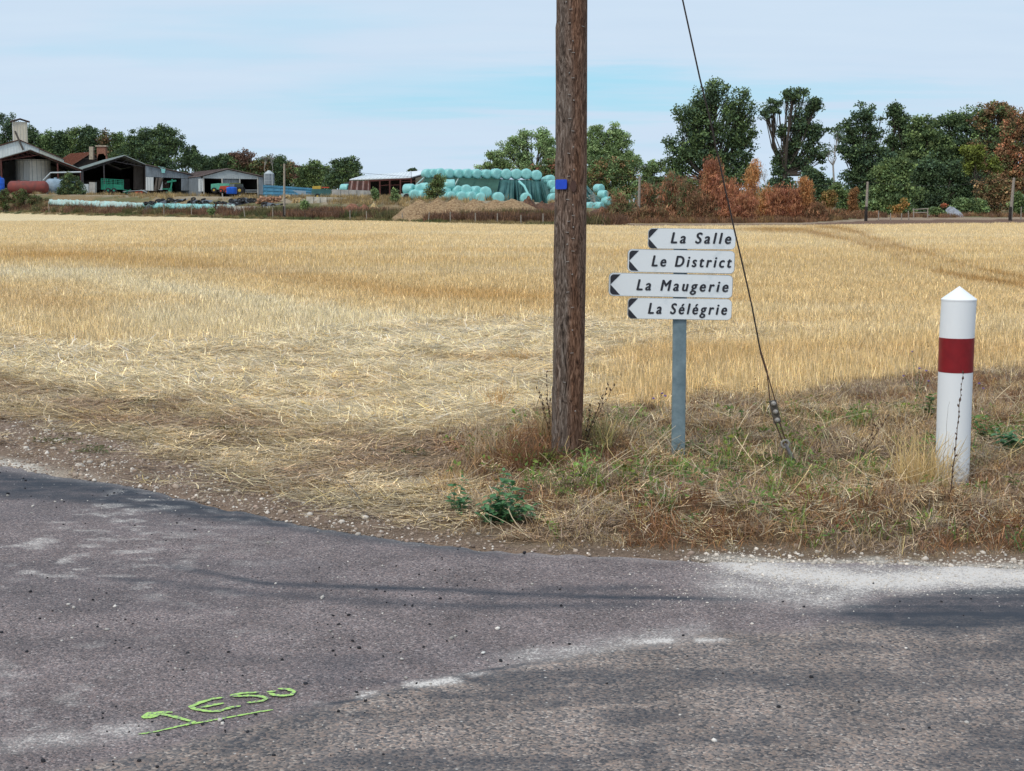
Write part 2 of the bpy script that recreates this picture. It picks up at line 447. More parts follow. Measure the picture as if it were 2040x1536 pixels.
def lay(C, c, w): return C * (1 - w[..., None]) + np.asarray(c) * w[..., None]
C = lay(C, (.36, .22, .10), track(Z['px'], Z['py']) * (YY > 20)); C = lay(C, brown, Z['brown']); C = lay(C, (.13, .085, .05), Z['verge'] * .8); C = lay(C, soil, Z['dirt'])  # verge floor and track browns include painted shade between the stems
C = lay(C, (.42, .35, .28), Z['dirt'] * ss(-26, -4, rdn) * .75 * (1 - ss(60, 330, Z['px']))); C = lay(C, (.17, .12, .085), Z['dirt'] * ss(350, 700, Z['px']) * ss(.45, .6, fbm(XX * 2, YY * 7, 9, 3)) * .8)
C = lay(C, chalk * .8, ss(-14, -1, rdn + (fbm(XX * 3, YY * 3, 9, 3) - .5) * 26) * ss(1330, 1500, Z['px']) * (YY > 0))
C = lay(C, chalk, ss(-26, -6, rdn) * (1 - ss(40, 120, Z['px'])) * .8 * (YY > 0))
pxa = Z['px']; E = edgeY(pxa); far = (YY > 20)
rough_n = fbm(XX * .08, YY * .08, 12, 4)
yard = np.where((rough_n > .5)[..., None], (.24, .17, .09), (.14, .13, .06))
C = np.where((far & (YY > E))[..., None], yard, C)
C = np.where((far & (YY > E) & (YY < E + np.interp(pxa, [1600, 1750], [6, 19])) & (pxa > 1130))[..., None], (.17, .105, .075), C)
C = np.where((far & (YY > E + np.interp(pxa, [1600, 1750], [6, 19])) & (YY < E + np.interp(pxa, [1600, 1750], [10, 27])) & (pxa > 1130))[..., None], (.31, .23, .165), C)
C = np.where((far & (YY > E + 26) & (pxa < 1130) & (YY < 300))[..., None], (.30, .24, .165), C)
C = np.where((YY > 300)[..., None], (.06, .07, .03), C)
m, nt, b = new_mat('ground')
a = N(nt, 'ShaderNodeAttribute', attribute_name='Col')
tcn = N(nt, 'ShaderNodeTexCoord')
n1 = N(nt, 'ShaderNodeTexNoise', {'Vector': tcn.outputs['Object'], 'Scale': 52.0, 'Detail': 8.0, 'Roughness': .8})
n2 = N(nt, 'ShaderNodeTexNoise', {'Vector': tcn.outputs['Object'], 'Scale': 3.5, 'Detail': 6.0, 'Roughness': .65})
r1 = N(nt, 'ShaderNodeMapRange', {0: n1.outputs['Fac'], 1: .36, 2: .64, 3: .42, 4: 1.55})
r2 = N(nt, 'ShaderNodeMapRange', {0: n2.outputs['Fac'], 1: .3, 2: .7, 3: .8, 4: 1.18})
mm = N(nt, 'ShaderNodeMath', {0: r1.outputs[0], 1: r2.outputs[0]}, operation='MULTIPLY')
vm = N(nt, 'ShaderNodeVectorMath', {0: a.outputs['Color'], 1: mm.outputs[0]}, operation='MULTIPLY')
nt.links.new(vm.outputs[0], b.inputs['Base Color']); b.inputs['Roughness'].default_value = .95; b.inputs['Specular IOR Level'].default_value = .1
bp = N(nt, 'ShaderNodeBump', {'Height': n1.outputs['Fac'], 'Strength': .8, 'Distance': .015}); nt.links.new(bp.outputs[0], b.inputs['Normal'])
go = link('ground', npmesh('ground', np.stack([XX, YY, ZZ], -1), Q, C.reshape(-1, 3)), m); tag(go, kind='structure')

# ---------------------------------------------------------------- the road: lane mouth and carriageway in worn purple-grey chippings
xs_ = np.concatenate([np.linspace(-60, -5, 12), np.linspace(-4.6, 4.6, 330), np.linspace(5, 60, 12)])
topY = []
for x in xs_:
    Y = 7.0
    for _ in range(40):
        px, _p = pix(x, Y, 0.0); dx, dz = ray(px, float(IP(px, ROAD_TOP))); Y = .5 * Y + .5 * (EYE / -dz)
    topY.append(Y)
topY = np.array(topY) + (fbm(xs_ * 2.3, 0 * xs_, 3, 4) - .5) * .24 + (fbm(xs_ * 14, 0 * xs_, 5, 2) - .5) * .09
tt = np.concatenate([[-1.5, -.6, -.2], np.linspace(0, 1, 190)])
T, XR = np.meshgrid(tt, xs_, indexing='ij')
YR = 2.6 + (topY[None, :] - 2.6) * T
YR = np.where(T < 0, T * 40, YR)
ZR = 0.006 - .01 * ss(.975, 1, T) + (fbm(XR * .8, YR * .8, 2, 2) - .5) * .004
px, py = pix(XR, YR, 0.0)
wn_ = (fbm(XR * 3, YR * 3, 4, 4) - .5)
pyw = py + wn_ * 26
ww = fbm(XR * 1.1, YR * 5.5, 6, 4)
coarse_line = [(-900, 1750), (0, 1560), (300, 1500), (560, 1430), (700, 1392), (860, 1362), (1250, 1288), (1450, 1262), (1650, 1250), (2040, 1225), (2900, 1180)]
coarse = ss(-10, 14, pyw - IP(px, coarse_line))
tar = np.zeros_like(XR)
tar = np.maximum(tar, .85 * band(px, pyw, [(-300, 945), (0, 958), (150, 972), (300, 990), (450, 1015), (620, 1042), (760, 1064)], 24))
tar = np.maximum(tar, .75 * band(px, py + wn_ * 8, [(-200, 975), (150, 990), (350, 1018), (600, 1052), (800, 1080), (1000, 1105)], 13))
tar = np.maximum(tar, .72 * band(px, py + wn_ * 6, [(330, 1130), (520, 1163), (760, 1172), (1050, 1186), (1500, 1200)], 6))
tar = np.maximum(tar, .5 * band(px, py + wn_ * 10, [(200, 1150), (500, 1185), (900, 1210), (1300, 1205)], 9))
tar = np.maximum(tar, .45 * band(px, py + wn_ * 10, [(950, 1195), (1080, 1180), (1300, 1170)], 8))
st_ = .62 + .5 * (fbm(XR * .9, YR * 14, 3, 3) - .3)
tar = np.maximum(tar, (st_ * ss(-7, 7, pyw - IP(px, [(1500, 1236), (1600, 1222), (1700, 1206), (1860, 1181), (2040, 1172), (2400, 1168)])) * (1 - ss(-16, 16, pyw - IP(px, [(1500, 1238), (1650, 1242), (1760, 1256), (1880, 1276), (2040, 1262), (2400, 1250)]))) * ss(1520, 1720, px)))
tar = np.maximum(tar, 1.0 * band(px, py + wn_ * 8, [(1880, 1184), (2040, 1182), (2400, 1178)], 8) + 0); tar = np.maximum(tar, .9 * band(px, py + wn_ * 8, [(1640, 1224), (1800, 1226), (2040, 1232), (2400, 1230)], 7))
tar = np.maximum(tar, .32 * ss(.5, .66, ww) * ss(1270, 1310, py) * (1 - ss(1380, 1480, py)) * ss(500, 700, px))
tar = np.maximum(tar, .2 * ss(.52, .7, ww) * ss(1380, 1480, py)); blo = fbm(XR * 2.6, YR * 5, 12, 4); tar = np.maximum(tar, .45 * ss(.54, .66, blo) * coarse)
tar = np.maximum(tar, .18 * ss(.5, .7, fbm(XR * .7 + 3, YR * 3, 2, 4)))
chk = np.zeros_like(XR)
chk = np.maximum(chk, .95 * band(px, pyw, [(1380, 1114), (1450, 1126), (1560, 1143), (1700, 1158), (1880, 1154), (2040, 1148), (2300, 1142)], 25) * ss(1370, 1480, px))
chk = np.maximum(chk, .42 * band(px, pyw, [(1400, 1165), (1500, 1180), (1640, 1192), (1730, 1186)], 28))
blot = ss(.56, .68, fbm(XR * 9, YR * 16, 9, 4)) * ss(.42, .55, fbm(XR * 1.1, YR * 1.1, 1, 3))
chk = np.maximum(chk, .34 * blot * (1 - ss(250, 480, px)) * ss(975, 1000, py) * (1 - ss(1140, 1210, py)))
chk = np.maximum(chk, .22 * blot * (1 - ss(300, 700, px)))
edge_b = fbm(XR * 7, YR * 7, 7, 3)
chk = np.maximum(chk, .8 * band(px, py + wn_ * 10, [(610, 1400), (700, 1392), (790, 1372), (880, 1362), (960, 1350)], 7) * ss(.46, .56, edge_b))
chk = np.maximum(chk, .85 * band(px, py + wn_ * 6, [(1250, 1284), (1350, 1277), (1450, 1274)], 7) * ss(.38, .5, edge_b))
chk = np.maximum(chk, .35 * band(px, pyw, [(1000, 1320), (1200, 1295), (1400, 1260)], 16))
chk = np.maximum(chk, .4 * band(px, pyw, [(0, 1490), (150, 1470), (300, 1455)], 18) * ss(.45, .6, edge_b))
seam = band(px, py + wn_ * 5, [(600, 1412), (700, 1400), (860, 1368), (960, 1340), (1080, 1322)], 2.2) * ss(.40, .5, fbm(XR * 5, YR * 5, 3, 3))
grit = .62 + .76 * fbm(XR * .7, YR * 26, 11, 3) + .5 * (fbm(XR * 22, YR * 22, 2, 3) - .5)
tar = np.maximum((tar * grit).clip(0, 1.1), seam * .9)
rim = ss(-16, -2, -(py - IP(px, ROAD_TOP)) + wn_ * 10) * .16
me = npmesh('road', np.stack([XR, YR, ZR], -1), (lambda I: np.stack([I[:-1, :-1], I[:-1, 1:], I[1:, 1:], I[1:, :-1]], -1).reshape(-1, 4))(np.arange(XR.size).reshape(XR.shape)),
            np.stack([tar, np.maximum(chk, rim), coarse], -1).reshape(-1, 3).clip(0, 1))
m, nt, b = new_mat('road_chippings')
a = N(nt, 'ShaderNodeAttribute', attribute_name='Col'); sp_ = N(nt, 'ShaderNodeSeparateColor', {0: a.outputs['Color']})
tcn = N(nt, 'ShaderNodeTexCoord'); ob = tcn.outputs['Object']
def mth(op, a_, b_=None, clamp=False):
    ins = {0: a_}
    if b_ is not None: ins[1] = b_
    return N(nt, 'ShaderNodeMath', ins, operation=op, use_clamp=clamp).outputs[0]
def mixc(f, a_, b_): return N(nt, 'ShaderNodeMix', {0: f, 6: a_, 7: b_}, data_type='RGBA').outputs[2]
vs = N(nt, 'ShaderNodeTexVoronoi', {'Vector': ob, 'Scale': 150.0}); vc = N(nt, 'ShaderNodeTexVoronoi', {'Vector': ob, 'Scale': 112.0, 'Randomness': 1.0})
nz = N(nt, 'ShaderNodeTexNoise', {'Vector': ob, 'Scale': 3.2, 'Detail': 8.0, 'Roughness': .65})
nf = N(nt, 'ShaderNodeTexNoise', {'Vector': ob, 'Scale': 60.0, 'Detail': 6.0, 'Roughness': .8})
def chips(v, ra, pos):
    s_ = N(nt, 'ShaderNodeSeparateColor', {0: v.outputs['Color']})
    r = N(nt, 'ShaderNodeValToRGB', {0: s_.outputs[0]})
    el = r.color_ramp.elements; ra = [(c_[0] * .94, c_[1] * .875, c_[2] * .82) for c_ in ra]
    while len(el) < len(ra): el.new(.5)
    for e, p_, c_ in zip(el, pos, ra): e.position = p_; e.color = c4(c_)
    return r.outputs[0]
fine = chips(vs, [(.075, .070, .078), (.165, .145, .156), (.225, .195, .205), (.27, .21, .205), (.42, .39, .40)], [0, .3, .6, .84, 1])
crs = chips(vc, [(.07, .07, .078), (.17, .16, .165), (.26, .225, .21), (.34, .265, .23), (.46, .42, .39)], [0, .3, .6, .85, 1])
base = mixc(sp_.outputs[2], fine, crs)
mr = N(nt, 'ShaderNodeMapRange', {0: nz.outputs['Fac'], 1: .3, 2: .7, 3: .72, 4: 1.28})
base = N(nt, 'ShaderNodeVectorMath', {0: base, 1: mr.outputs[0]}, operation='MULTIPLY').outputs[0]
dark = mixc(mth('MULTIPLY', sp_.outputs[0], 1.15, True), base, (.040, .045, .058, 1))
chs = N(nt, 'ShaderNodeSeparateColor', {0: vs.outputs['Color']}).outputs[1]
nb = N(nt, 'ShaderNodeTexNoise', {'Vector': ob, 'Scale': 9.0, 'Detail': 6.0, 'Roughness': .7}).outputs['Fac']
val = mth('ADD', mth('ADD', sp_.outputs[1], mth('MULTIPLY', mth('SUBTRACT', chs, .5), .75)), mth('ADD', mth('MULTIPLY', mth('SUBTRACT', nf.outputs['Fac'], .5), 1.1), mth('MULTIPLY', mth('SUBTRACT', nb, .5), 1.1)))
cf = mth('MULTIPLY', mth('SUBTRACT', val, .42), 2.6, True)
cf2 = mth('MULTIPLY', cf, mth('GREATER_THAN', sp_.outputs[1], .03))
outc = mixc(mth('MULTIPLY', mth('MULTIPLY', sp_.outputs[1], .72), mth('MULTIPLY', mth('SUBTRACT', mth('ADD', nf.outputs['Fac'], nb), .55), 2.1, True), True), dark, (.66, .61, .57, 1)); outc = mixc(mth('MULTIPLY', cf2, .8), outc, (.72, .66, .61, 1))
# stray pale and black specks
v3 = N(nt, 'ShaderNodeTexVoronoi', {'Vector': ob, 'Scale': 26.0}); s3 = N(nt, 'ShaderNodeSeparateColor', {0: v3.outputs['Color']})
pb = mth('MULTIPLY', mth('LESS_THAN', v3.outputs['Distance'], .11), mth('GREATER_THAN', s3.outputs[0], .86))
outc = mixc(mth('MULTIPLY', pb, .8), outc, (.62, .58, .54, 1))
pk_ = mth('MULTIPLY', mth('LESS_THAN', v3.outputs['Distance'], .11), mth('LESS_THAN', s3.outputs[0], .06))
outc = mixc(pk_, outc, (.022, .022, .026, 1))
nt.links.new(outc, b.inputs['Base Color']); b.inputs['Roughness'].default_value = .85; b.inputs['Specular IOR Level'].default_value = .3
hg = N(nt, 'ShaderNodeMix', {0: sp_.outputs[2], 2: vs.outputs['Distance'], 3: vc.outputs['Distance']}, data_type='FLOAT').outputs[0]
bp = N(nt, 'ShaderNodeBump', {'Height': hg, 'Strength': .7, 'Distance': .006}, invert=True); nt.links.new(bp.outputs[0], b.inputs['Normal'])
ro = link('road', me, m); tag(ro, kind='structure')

# ---------------------------------------------------------------- straw, stubble, grass and stones
M_STRAW = blade_mat('straw_blades', .25); M_GRASS = blade_mat('grass_blades', .3)
def pts_in(n, y0, y1, spread=.40, power=1.0, pxr=None):
    """random ground points, denser near the front; power 2 = even over the area"""
    u = RNG.random(n)
    Y = (y0 ** power + u * (y1 ** power - y0 ** power)) ** (1 / power)
    X = (RNG.random(n) * 2 - 1) * spread * (Y + 1)
    return X, Y
def place(name, protos, X, Y, tint, scl, m, label, cat, tilt=.08, zoff=0.0, rots=None):
    n = len(X)
    rot = np.stack([RNG.normal(0, tilt, n), RNG.normal(0, tilt, n), RNG.random(n) * 6.2832], 1) if rots is None else rots
    return scatter(name, protos, np.stack([X, Y, G(X, Y) + zoff], 1), rot, scl, tint, RNG.integers(0, len(protos), n), m, label, cat)

# standing stubble, near (single stalks show)
X, Y = pts_in(52000, 9.4, 34, .40, 1.5)
z = zones(X, Y); keep = (RNG.random(len(X)) < z['stand'] ** 1.5 + z['flat'] * .022) & (z['dirt'] < .3)
# drilled in rows, with gaps
rowc = np.abs(((Y + X * .03) / .16) % 1 - .5); keep &= RNG.random(len(X)) < 1.25 - rowc * 1.1
X, Y = X[keep], Y[keep]; z = {k: v[keep] for k, v in z.items()}
pr = [blades(13, .085, (.10, .22), (.0035, .0055), .14, .10, 1, v=.32) for _ in range(6)] + [blades(13, .10, (.07, .20), (.0035, .006), .38, .3, 2, v=.36) for _ in range(4)]
tn = straw_tint(X, Y, z) * np.exp(RNG.normal(0, .13, (len(X), 1))) * 1.12
hs = np.interp(z['py'], [600, 700, 760, 830], [.68, .75, .85, .85]) * RNG.uniform(.8, 1.2, len(X))
place('stubble', pr, X, Y, tn, np.stack([1 + np.clip((Y - 12) / 16, 0, 1.0)] * 2 + [hs], 1), M_STRAW,
      'golden cut wheat stubble standing in the front of the field', 'stubble')
# standing stubble further out, in wider clumps
X, Y = pts_in(42000, 30, 125, .42, 1.35)
E_ = edgeY(pix(X, Y, 0)[0]); keep = Y < E_ - 1; p_ = pix(X, Y, 0); keep &= RNG.random(len(X)) > track(p_[0], p_[1]) * 1.0; X, Y = X[keep], Y[keep]
pr = [blades(30, .45, (.06, .15), (.010, .018), .2, .12, 1, v=.26) for _ in range(6)]
tn = straw_tint(X, Y) * np.exp(RNG.normal(0, .09, (len(X), 1))) * 1.12
place('stubble', pr, X, Y, tn, RNG.uniform(.85, 1.2, len(X)), M_STRAW, 'pale even stubble stretching back to the farm hedge', 'stubble')
# flattened loose straw
X, Y = pts_in(17000, 7.2, 26, .42, 1.5)
z = zones(X, Y); keep = (z['py'] < IP(z['px'], ROAD_TOP) - 16) & (RNG.random(len(X)) < z['flat'] + z['brown'] * .06 * (1 - z['verge']) + .0 * z['dirt'] + z['stand'] * .12); X, Y = X[keep], Y[keep]; z = {k: v[keep] for k, v in z.items()}
pr = [blades(60, .30, (.08, .34), (.0035, .0065), .05, .16, 3, v=.5, hue=.08, hor=True, along=.65) for _ in range(8)]
tn = straw_tint(X, Y, z) * np.exp(RNG.normal(0, .12, (len(X), 1))); tn = tn * (1 - .25 * z['brown'] - .2 * z['dirt'])[:, None]
place('loose_straw', pr, X, Y, tn * 1.13, np.stack([RNG.uniform(.7, 1.15, len(X)), 1 + np.clip((Y - 12) / 14, 0, .7), RNG.uniform(.7, 1.6, len(X))], 1), M_STRAW, 'flattened pale straw lying tangled at the field mouth', 'straw', .10, .004, rots=np.stack([RNG.normal(0, .05, len(X)), RNG.normal(0, .05, len(X)), RNG.normal(-.1, .35, len(X)) + np.pi * (RNG.random(len(X)) < .5)], 1))
# short broken straw and chaff trodden into the brown strip
X, Y = pts_in(16000, 6.8, 17, .44, 1.5); z = zones(X, Y); rd = z['py'] - IP(z['px'], ROAD_TOP)
nn = ss(.40, .58, fbm(X * 1.6, Y * 3.0, 2, 4)); keep = (rd < -12) & (RNG.random(len(X)) < z['brown'] * (1 - z['verge'] * .75) * (.25 + .75 * nn) + z['dirt'] * (.03 + .16 * nn * ss(500, 900, z['px'])) + z['flat'] * .25)
X, Y = X[keep], Y[keep]; z = {k: v[keep] for k, v in z.items()}
pr = [blades(46, .14, (.025, .12), (.0028, .0055), .08, .3, 2, v=.5, hue=.08, hor=True, along=.9) for _ in range(8)]
br_ = ss(.42, .6, fbm(X * 1.3 + 4, Y * 2.2, 10, 3))[:, None]; tn = (np.array([.72, .57, .36]) * (1 - br_) + np.array([.46, .31, .19]) * br_) * (1 - .3 * z['dirt'])[:, None] * np.exp(RNG.normal(0, .16, (len(X), 1)))
place('straw_chaff', pr, X, Y, tn, RNG.uniform(.7, 1.3, len(X)), M_STRAW, 'short broken straw trodden into the brown strip by the road', 'straw', .06, .003, rots=np.stack([RNG.normal(0, .06, len(X)), RNG.normal(0, .06, len(X)), RNG.normal(0, .5, len(X))], 1))
# dry grass of the verge and of the trampled strip
X, Y = pts_in(30000, 6.3, 15.5, .44, 1.6)
z = zones(X, Y); dens = z['verge'] * 1.0 + z['brown'] * (1 - z['verge']) * .28 * ss(.4, .6, fbm(X * 2, Y * 3, 3, 3)) * 2 + z['dirt'] * ss(750, 1000, z['px']) * .14 * ss(.42, .55, fbm(X * 3, Y * 3, 5, 3)) + z['dirt'] * .035
dens = dens * (1 - ss(-14, 2, z['py'] - IP(z['px'], ROAD_TOP))); dens = dens * (1 - .9 * np.exp(-((z['px'] - 985) / 95) ** 4 - ((z['py'] - 1030) / 42) ** 4)) * (1 - .8 * np.exp(-((z['px'] - 1895) / 45) ** 4 - ((z['py'] - 985) / 25) ** 4))
keep = RNG.random(len(X)) < dens; X, Y = X[keep], Y[keep]; z = {k: v[keep] for k, v in z.items()}
pr = [blades(22, .07, (.04, .12), (.0024, .0046), .95, 1.4, 4, v=.55, hue=.09) for _ in range(8)] + [blades(12, .09, (.05, .16), (.0025, .0045), .9, 1.2, 4, v=.4) for _ in range(2)]
n1 = fbm(X * 1.6, Y * 1.6, 7, 3); n2 = fbm(X * 2.4 + 9, Y * 2.4, 13, 3)
A = np.array([.52, .36, .205]); B = np.array([.30, .155, .08]); Cc = np.array([.40, .29, .20]); D = np.array([.68, .56, .36])
w1 = ss(.42, .6, n1)[:, None]; w2 = ss(.5, .62, n2)[:, None]
tn = A * (1 - w1) + B * w1; tn = tn * (1 - w2) + Cc * w2
pj = RNG.random(len(X))[:, None] < .14; tn = np.where(pj, D, tn); rk = np.exp(-((X - .22) / .42) ** 2 - ((Y - 8.9) / .5) ** 2)[:, None] * .8; tn = tn * (1 - rk) + np.array([.30, .15, .075]) * rk
tn = tn * np.exp(RNG.normal(0, .15, (len(X), 1)))
tn = np.where((z['verge'] < .4)[:, None], tn * .6 + np.array([.5, .40, .26]) * .4, tn)
sc_ = RNG.uniform(.55, 1.05, len(X)) * np.where(z['verge'] > .4, 1, .6) * (1 + .35 * np.exp(-((X - .3) / .6) ** 2 - ((Y - 9.1) / .5) ** 2))
place('dry_grass', pr, X, Y, tn, sc_, M_GRASS, 'tangled dry brown grass covering the verge bank', 'grass', .3)
# long pale stems lying across the verge
X, Y = pts_in(620, 6.4, 11.5, .40, 1.6)
z = zones(X, Y); keep = (z['py'] < IP(z['px'], ROAD_TOP) - 14) & (RNG.random(len(X)) < z['verge'] * .6 + z['brown'] * .12 + z['dirt'] * .12 * ss(700, 900, z['px'])); X, Y = X[keep], Y[keep]
pr = [blades(6, .12, (.18, .5), (.003, .005), .25, .35, 4, v=.15, hor=True) for _ in range(5)]
place('dry_stems', pr, X, Y, np.array([.62, .49, .30]) * np.exp(RNG.normal(0, .15, (len(X), 1))), RNG.uniform(.6, 1.1, len(X)), M_GRASS, 'long pale dead stems lying across the verge grass', 'dead stems', .15, .03)
# green growth
def leaflets(n, R, L, w, h, rng=RNG, v=.2):
    """low leafy weed: short broad leaves radiating and stacked"""
    Vs = []; Qs = []; Cs = []; k = 0
    for i in range(n):
        a = rng.random() * 6.28; r = R * math.sqrt(rng.random()); zb = rng.uniform(0, h)
        l = rng.uniform(*L); ww = l * rng.uniform(*w) / 2; el = rng.uniform(-.2, .9); d = a + rng.normal(0, .8)
        c = np.array([r * math.cos(a), r * math.sin(a), zb]); t = np.array([math.cos(d) * math.cos(el), math.sin(d) * math.cos(el), math.sin(el)])
        s = np.array([-math.sin(d), math.cos(d), rng.normal(0, .3)]); up = np.array([0, 0, -l * .12])
        P = [c, c + t * l * .45 - s * ww, c + t * l + up, c + t * l * .45 + s * ww]
        Vs += P; Qs.append([k, k + 1, k + 2, k + 3]); k += 4
        lum = math.exp(rng.normal(0, v)); Cs += [[lum * rng.uniform(.85, 1.2), lum, lum * .9]] * 4
    return np.array(Vs), np.array(Qs), np.array(Cs)
X, Y = pts_in(5200, 6.6, 10.6, .40, 1.6)
z = zones(X, Y); px, py = z['px'], z['py']
gm = (fbm(X * 2.6 + 3, Y * 2.6, 15, 3)); patch = ss(.52, .64, gm) * .28
for (cx, cy, rx, ry, k) in [(1120, 950, 70, 22, .9), (1230, 985, 120, 25, .8), (1420, 935, 110, 30, .8), (1580, 960, 140, 22, .9), (1600, 1010, 120, 20, .35), (1330, 1040, 70, 12, .7), (1980, 880, 60, 30, .8), (1000, 930, 90, 22, .5), (1800, 1060, 160, 16, .25), (1340, 900, 60, 20, .5), (1200, 850, 60, 20, .5), (1470, 850, 80, 30, .12), (1900, 1105, 90, 6, .5), (1560, 890, 90, 16, .4)]:
    patch = np.maximum(patch, k * .85 * np.exp(-((px - cx) / rx) ** 2 - ((py - cy) / ry) ** 2))
keep = RNG.random(len(X)) < patch * z['verge'] * .75 + .6 * patch * z['dirt'] * (px > 850) * (py < IP(px, ROAD_TOP) - 12)
X, Y = X[keep], Y[keep]
pr = [leaflets(16, .05, (.015, .045), (.3, .6), .05) for _ in range(5)]
gt = np.array([.10, .17, .045]) * np.exp(RNG.normal(0, .25, (len(X), 1))) * np.array([1, 1, 1]) + RNG.random((len(X), 1)) * np.array([.07, .04, .0])
place('green_weeds', pr, X, Y, gt * 1.1, RNG.uniform(.6, 1.2, len(X)), M_GRASS, 'small green weeds creeping through the dry verge grass', 'weeds', .2, .035)
pr = [blades(12, .05, (.05, .14), (.003, .006), .5, .8, 3, v=.2) for _ in range(4)]
s_ = RNG.random(len(X)) < .6
place('green_grass', pr, X[s_] + .03, Y[s_], gt[s_] * 1.3 + np.array([.03, .03, .02]), RNG.uniform(.6, 1.3, s_.sum()), M_GRASS, 'sparse fresh green grass blades in the verge', 'grass')
# dark low weeds in the trampled strip on the left
Lx, Ly = [], []
for (cx, cy, rx, ry, n) in [(40, 712, 50, 5, 40), (210, 758, 70, 6, 60), (270, 800, 40, 7, 30), (120, 882, 30, 5, 16), (270, 858, 25, 5, 14), (180, 900, 20, 4, 14), (480, 855, 60, 6, 30), (620, 835, 40, 4, 8), (820, 905, 40, 4, 12), (430, 838, 25, 4, 14)]:
    for _ in range(n):
        p = gp(cx + random.gauss(0, rx * .6), cy + random.gauss(0, ry * .6), ); Lx.append(p.x); Ly.append(p.y)
Lx, Ly = np.array(Lx), np.array(Ly)
pr = [leaflets(14, .06, (.012, .03), (.3, .6), .02) for _ in range(4)]
place('low_weeds', pr, Lx, Ly, np.array([.14, .15, .07]) * np.exp(RNG.normal(0, .25, (len(Lx), 1))), RNG.uniform(.7, 1.3, len(Lx)), M_GRASS, 'dull green mats of weed in the trampled straw', 'weeds')

# stones and crumbs
def pebble(s):
    rng = np.random.default_rng(s)
    t = (1 + 5 ** .5) / 2
    V = np.array([(-1, t, 0), (1, t, 0), (-1, -t, 0), (1, -t, 0), (0, -1, t), (0, 1, t), (0, -1, -t), (0, 1, -t), (t, 0, -1), (t, 0, 1), (-t, 0, -1), (-t, 0, 1)]) / 1.9
    V = V * (1 + rng.normal(0, .16, (12, 1))) * rng.uniform(.7, 1.2, 3) * np.array([1, 1, .65])
    Fc = [(0, 11, 5), (0, 5, 1), (0, 1, 7), (0, 7, 10), (0, 10, 11), (1, 5, 9), (5, 11, 4), (11, 10, 2), (10, 7, 6), (7, 1, 8), (3, 9, 4), (3, 4, 2), (3, 2, 6), (3, 6, 8), (3, 8, 9), (4, 9, 5), (2, 4, 11), (6, 2, 10), (8, 6, 7), (9, 8, 1)]
    return V, np.array(Fc), np.ones((12, 3))
PEB = [pebble(i) for i in range(6)]
M_STONE = blade_mat('stone_crumbs', 0, rough=.9)
def stones(name, X, Y, size, tint, label, cat, zz=None):
    n = len(X); rot = RNG.random((n, 3)) * 6.28; rot[:, :2] *= .08
    Zs = (G(X, Y) if zz is None else zz) + size * .15
    return scatter(name, PEB, np.stack([X, Y, Zs], 1), rot, size, tint, RNG.integers(0, 6, n), M_STONE, label, cat)
X, Y = pts_in(120000, 6.2, 13, .44, 1.5); z = zones(X, Y); rd = z['py'] - IP(z['px'], ROAD_TOP)
dens = z['dirt'] * (.8 - .45 * ss(800, 1100, z['px'])) + ss(-16, -3, rd) * .7 * (z['px'] > 1350) + z['brown'] * (1 - z['verge']) * .06
keep = (RNG.random(len(X)) < dens) & (rd < 2); X, Y = X[keep], Y[keep]; ck = (z['px'][keep] > 1380) & (rd[keep] > -30)
sz = RNG.lognormal(math.log(.0048), .55, len(X)).clip(.002, .026)
base = np.where(RNG.random((len(X), 1)) < .5, (.36, .28, .22), (.27, .20, .16)); base = np.where(RNG.random((len(X), 1)) < .22, (.62, .55, .48), base)
base = np.where(ck[:, None], np.array([.56, .49, .42]), base)
stones('roadside_gravel', X, Y, sz, base * np.exp(RNG.normal(0, .18, (len(X), 1))), 'brown and pale loose gravel along the road edge', 'gravel')
# chalk gravel lying on the tarmac at the right, crumbs of tar and chippings
X, Y = pts_in(26000, 4.9, 6.7, .42, 1.2); px, py = pix(X, Y, 0.0)
w = np.exp(-((py - np.interp(px, [1330, 1560, 1700, 2040, 2400], [1112, 1146, 1160, 1146, 1138])) / 24) ** 2) * ss(1330, 1480, px) + .16 * np.exp(-((py - 1185) / 36) ** 2) * ss(1150, 1350, px) * (1 - ss(1650, 1760, px))
keep = RNG.random(len(X)) < w * 1.0; X, Y = X[keep], Y[keep]
stones('chalk_gravel', X, Y, RNG.lognormal(math.log(.0028), .4, len(X)).clip(.0015, .008), np.array([.62, .56, .50]) * np.exp(RNG.normal(0, .14, (len(X), 1))), 'white chalky gravel spilled on the tarmac edge', 'gravel', zz=np.full(len(X), .006))
X, Y = pts_in(2300, 3.6, 8.6, .42, 1.3); px, py = pix(X, Y, 0.0)
keep = (py > IP(px, ROAD_TOP) + 6) & (RNG.random(len(X)) < .18 + .82 * ss(.42, .6, fbm(X * 1.3, Y * 1.3, 3, 3)) * (1 - ss(700, 1500, px) * .8)); X, Y = X[keep], Y[keep]
blk = RNG.random((len(X), 1)) < .62
stones('road_crumbs', X, Y, RNG.lognormal(math.log(.0036), .5, len(X)).clip(.0015, .011), np.where(blk, (.025, .025, .03), (.5, .46, .42)) * np.exp(RNG.normal(0, .2, (len(X), 1))), 'black tar crumbs and pale chippings scattered on the road', 'road crumbs', zz=np.full(len(X), .007))

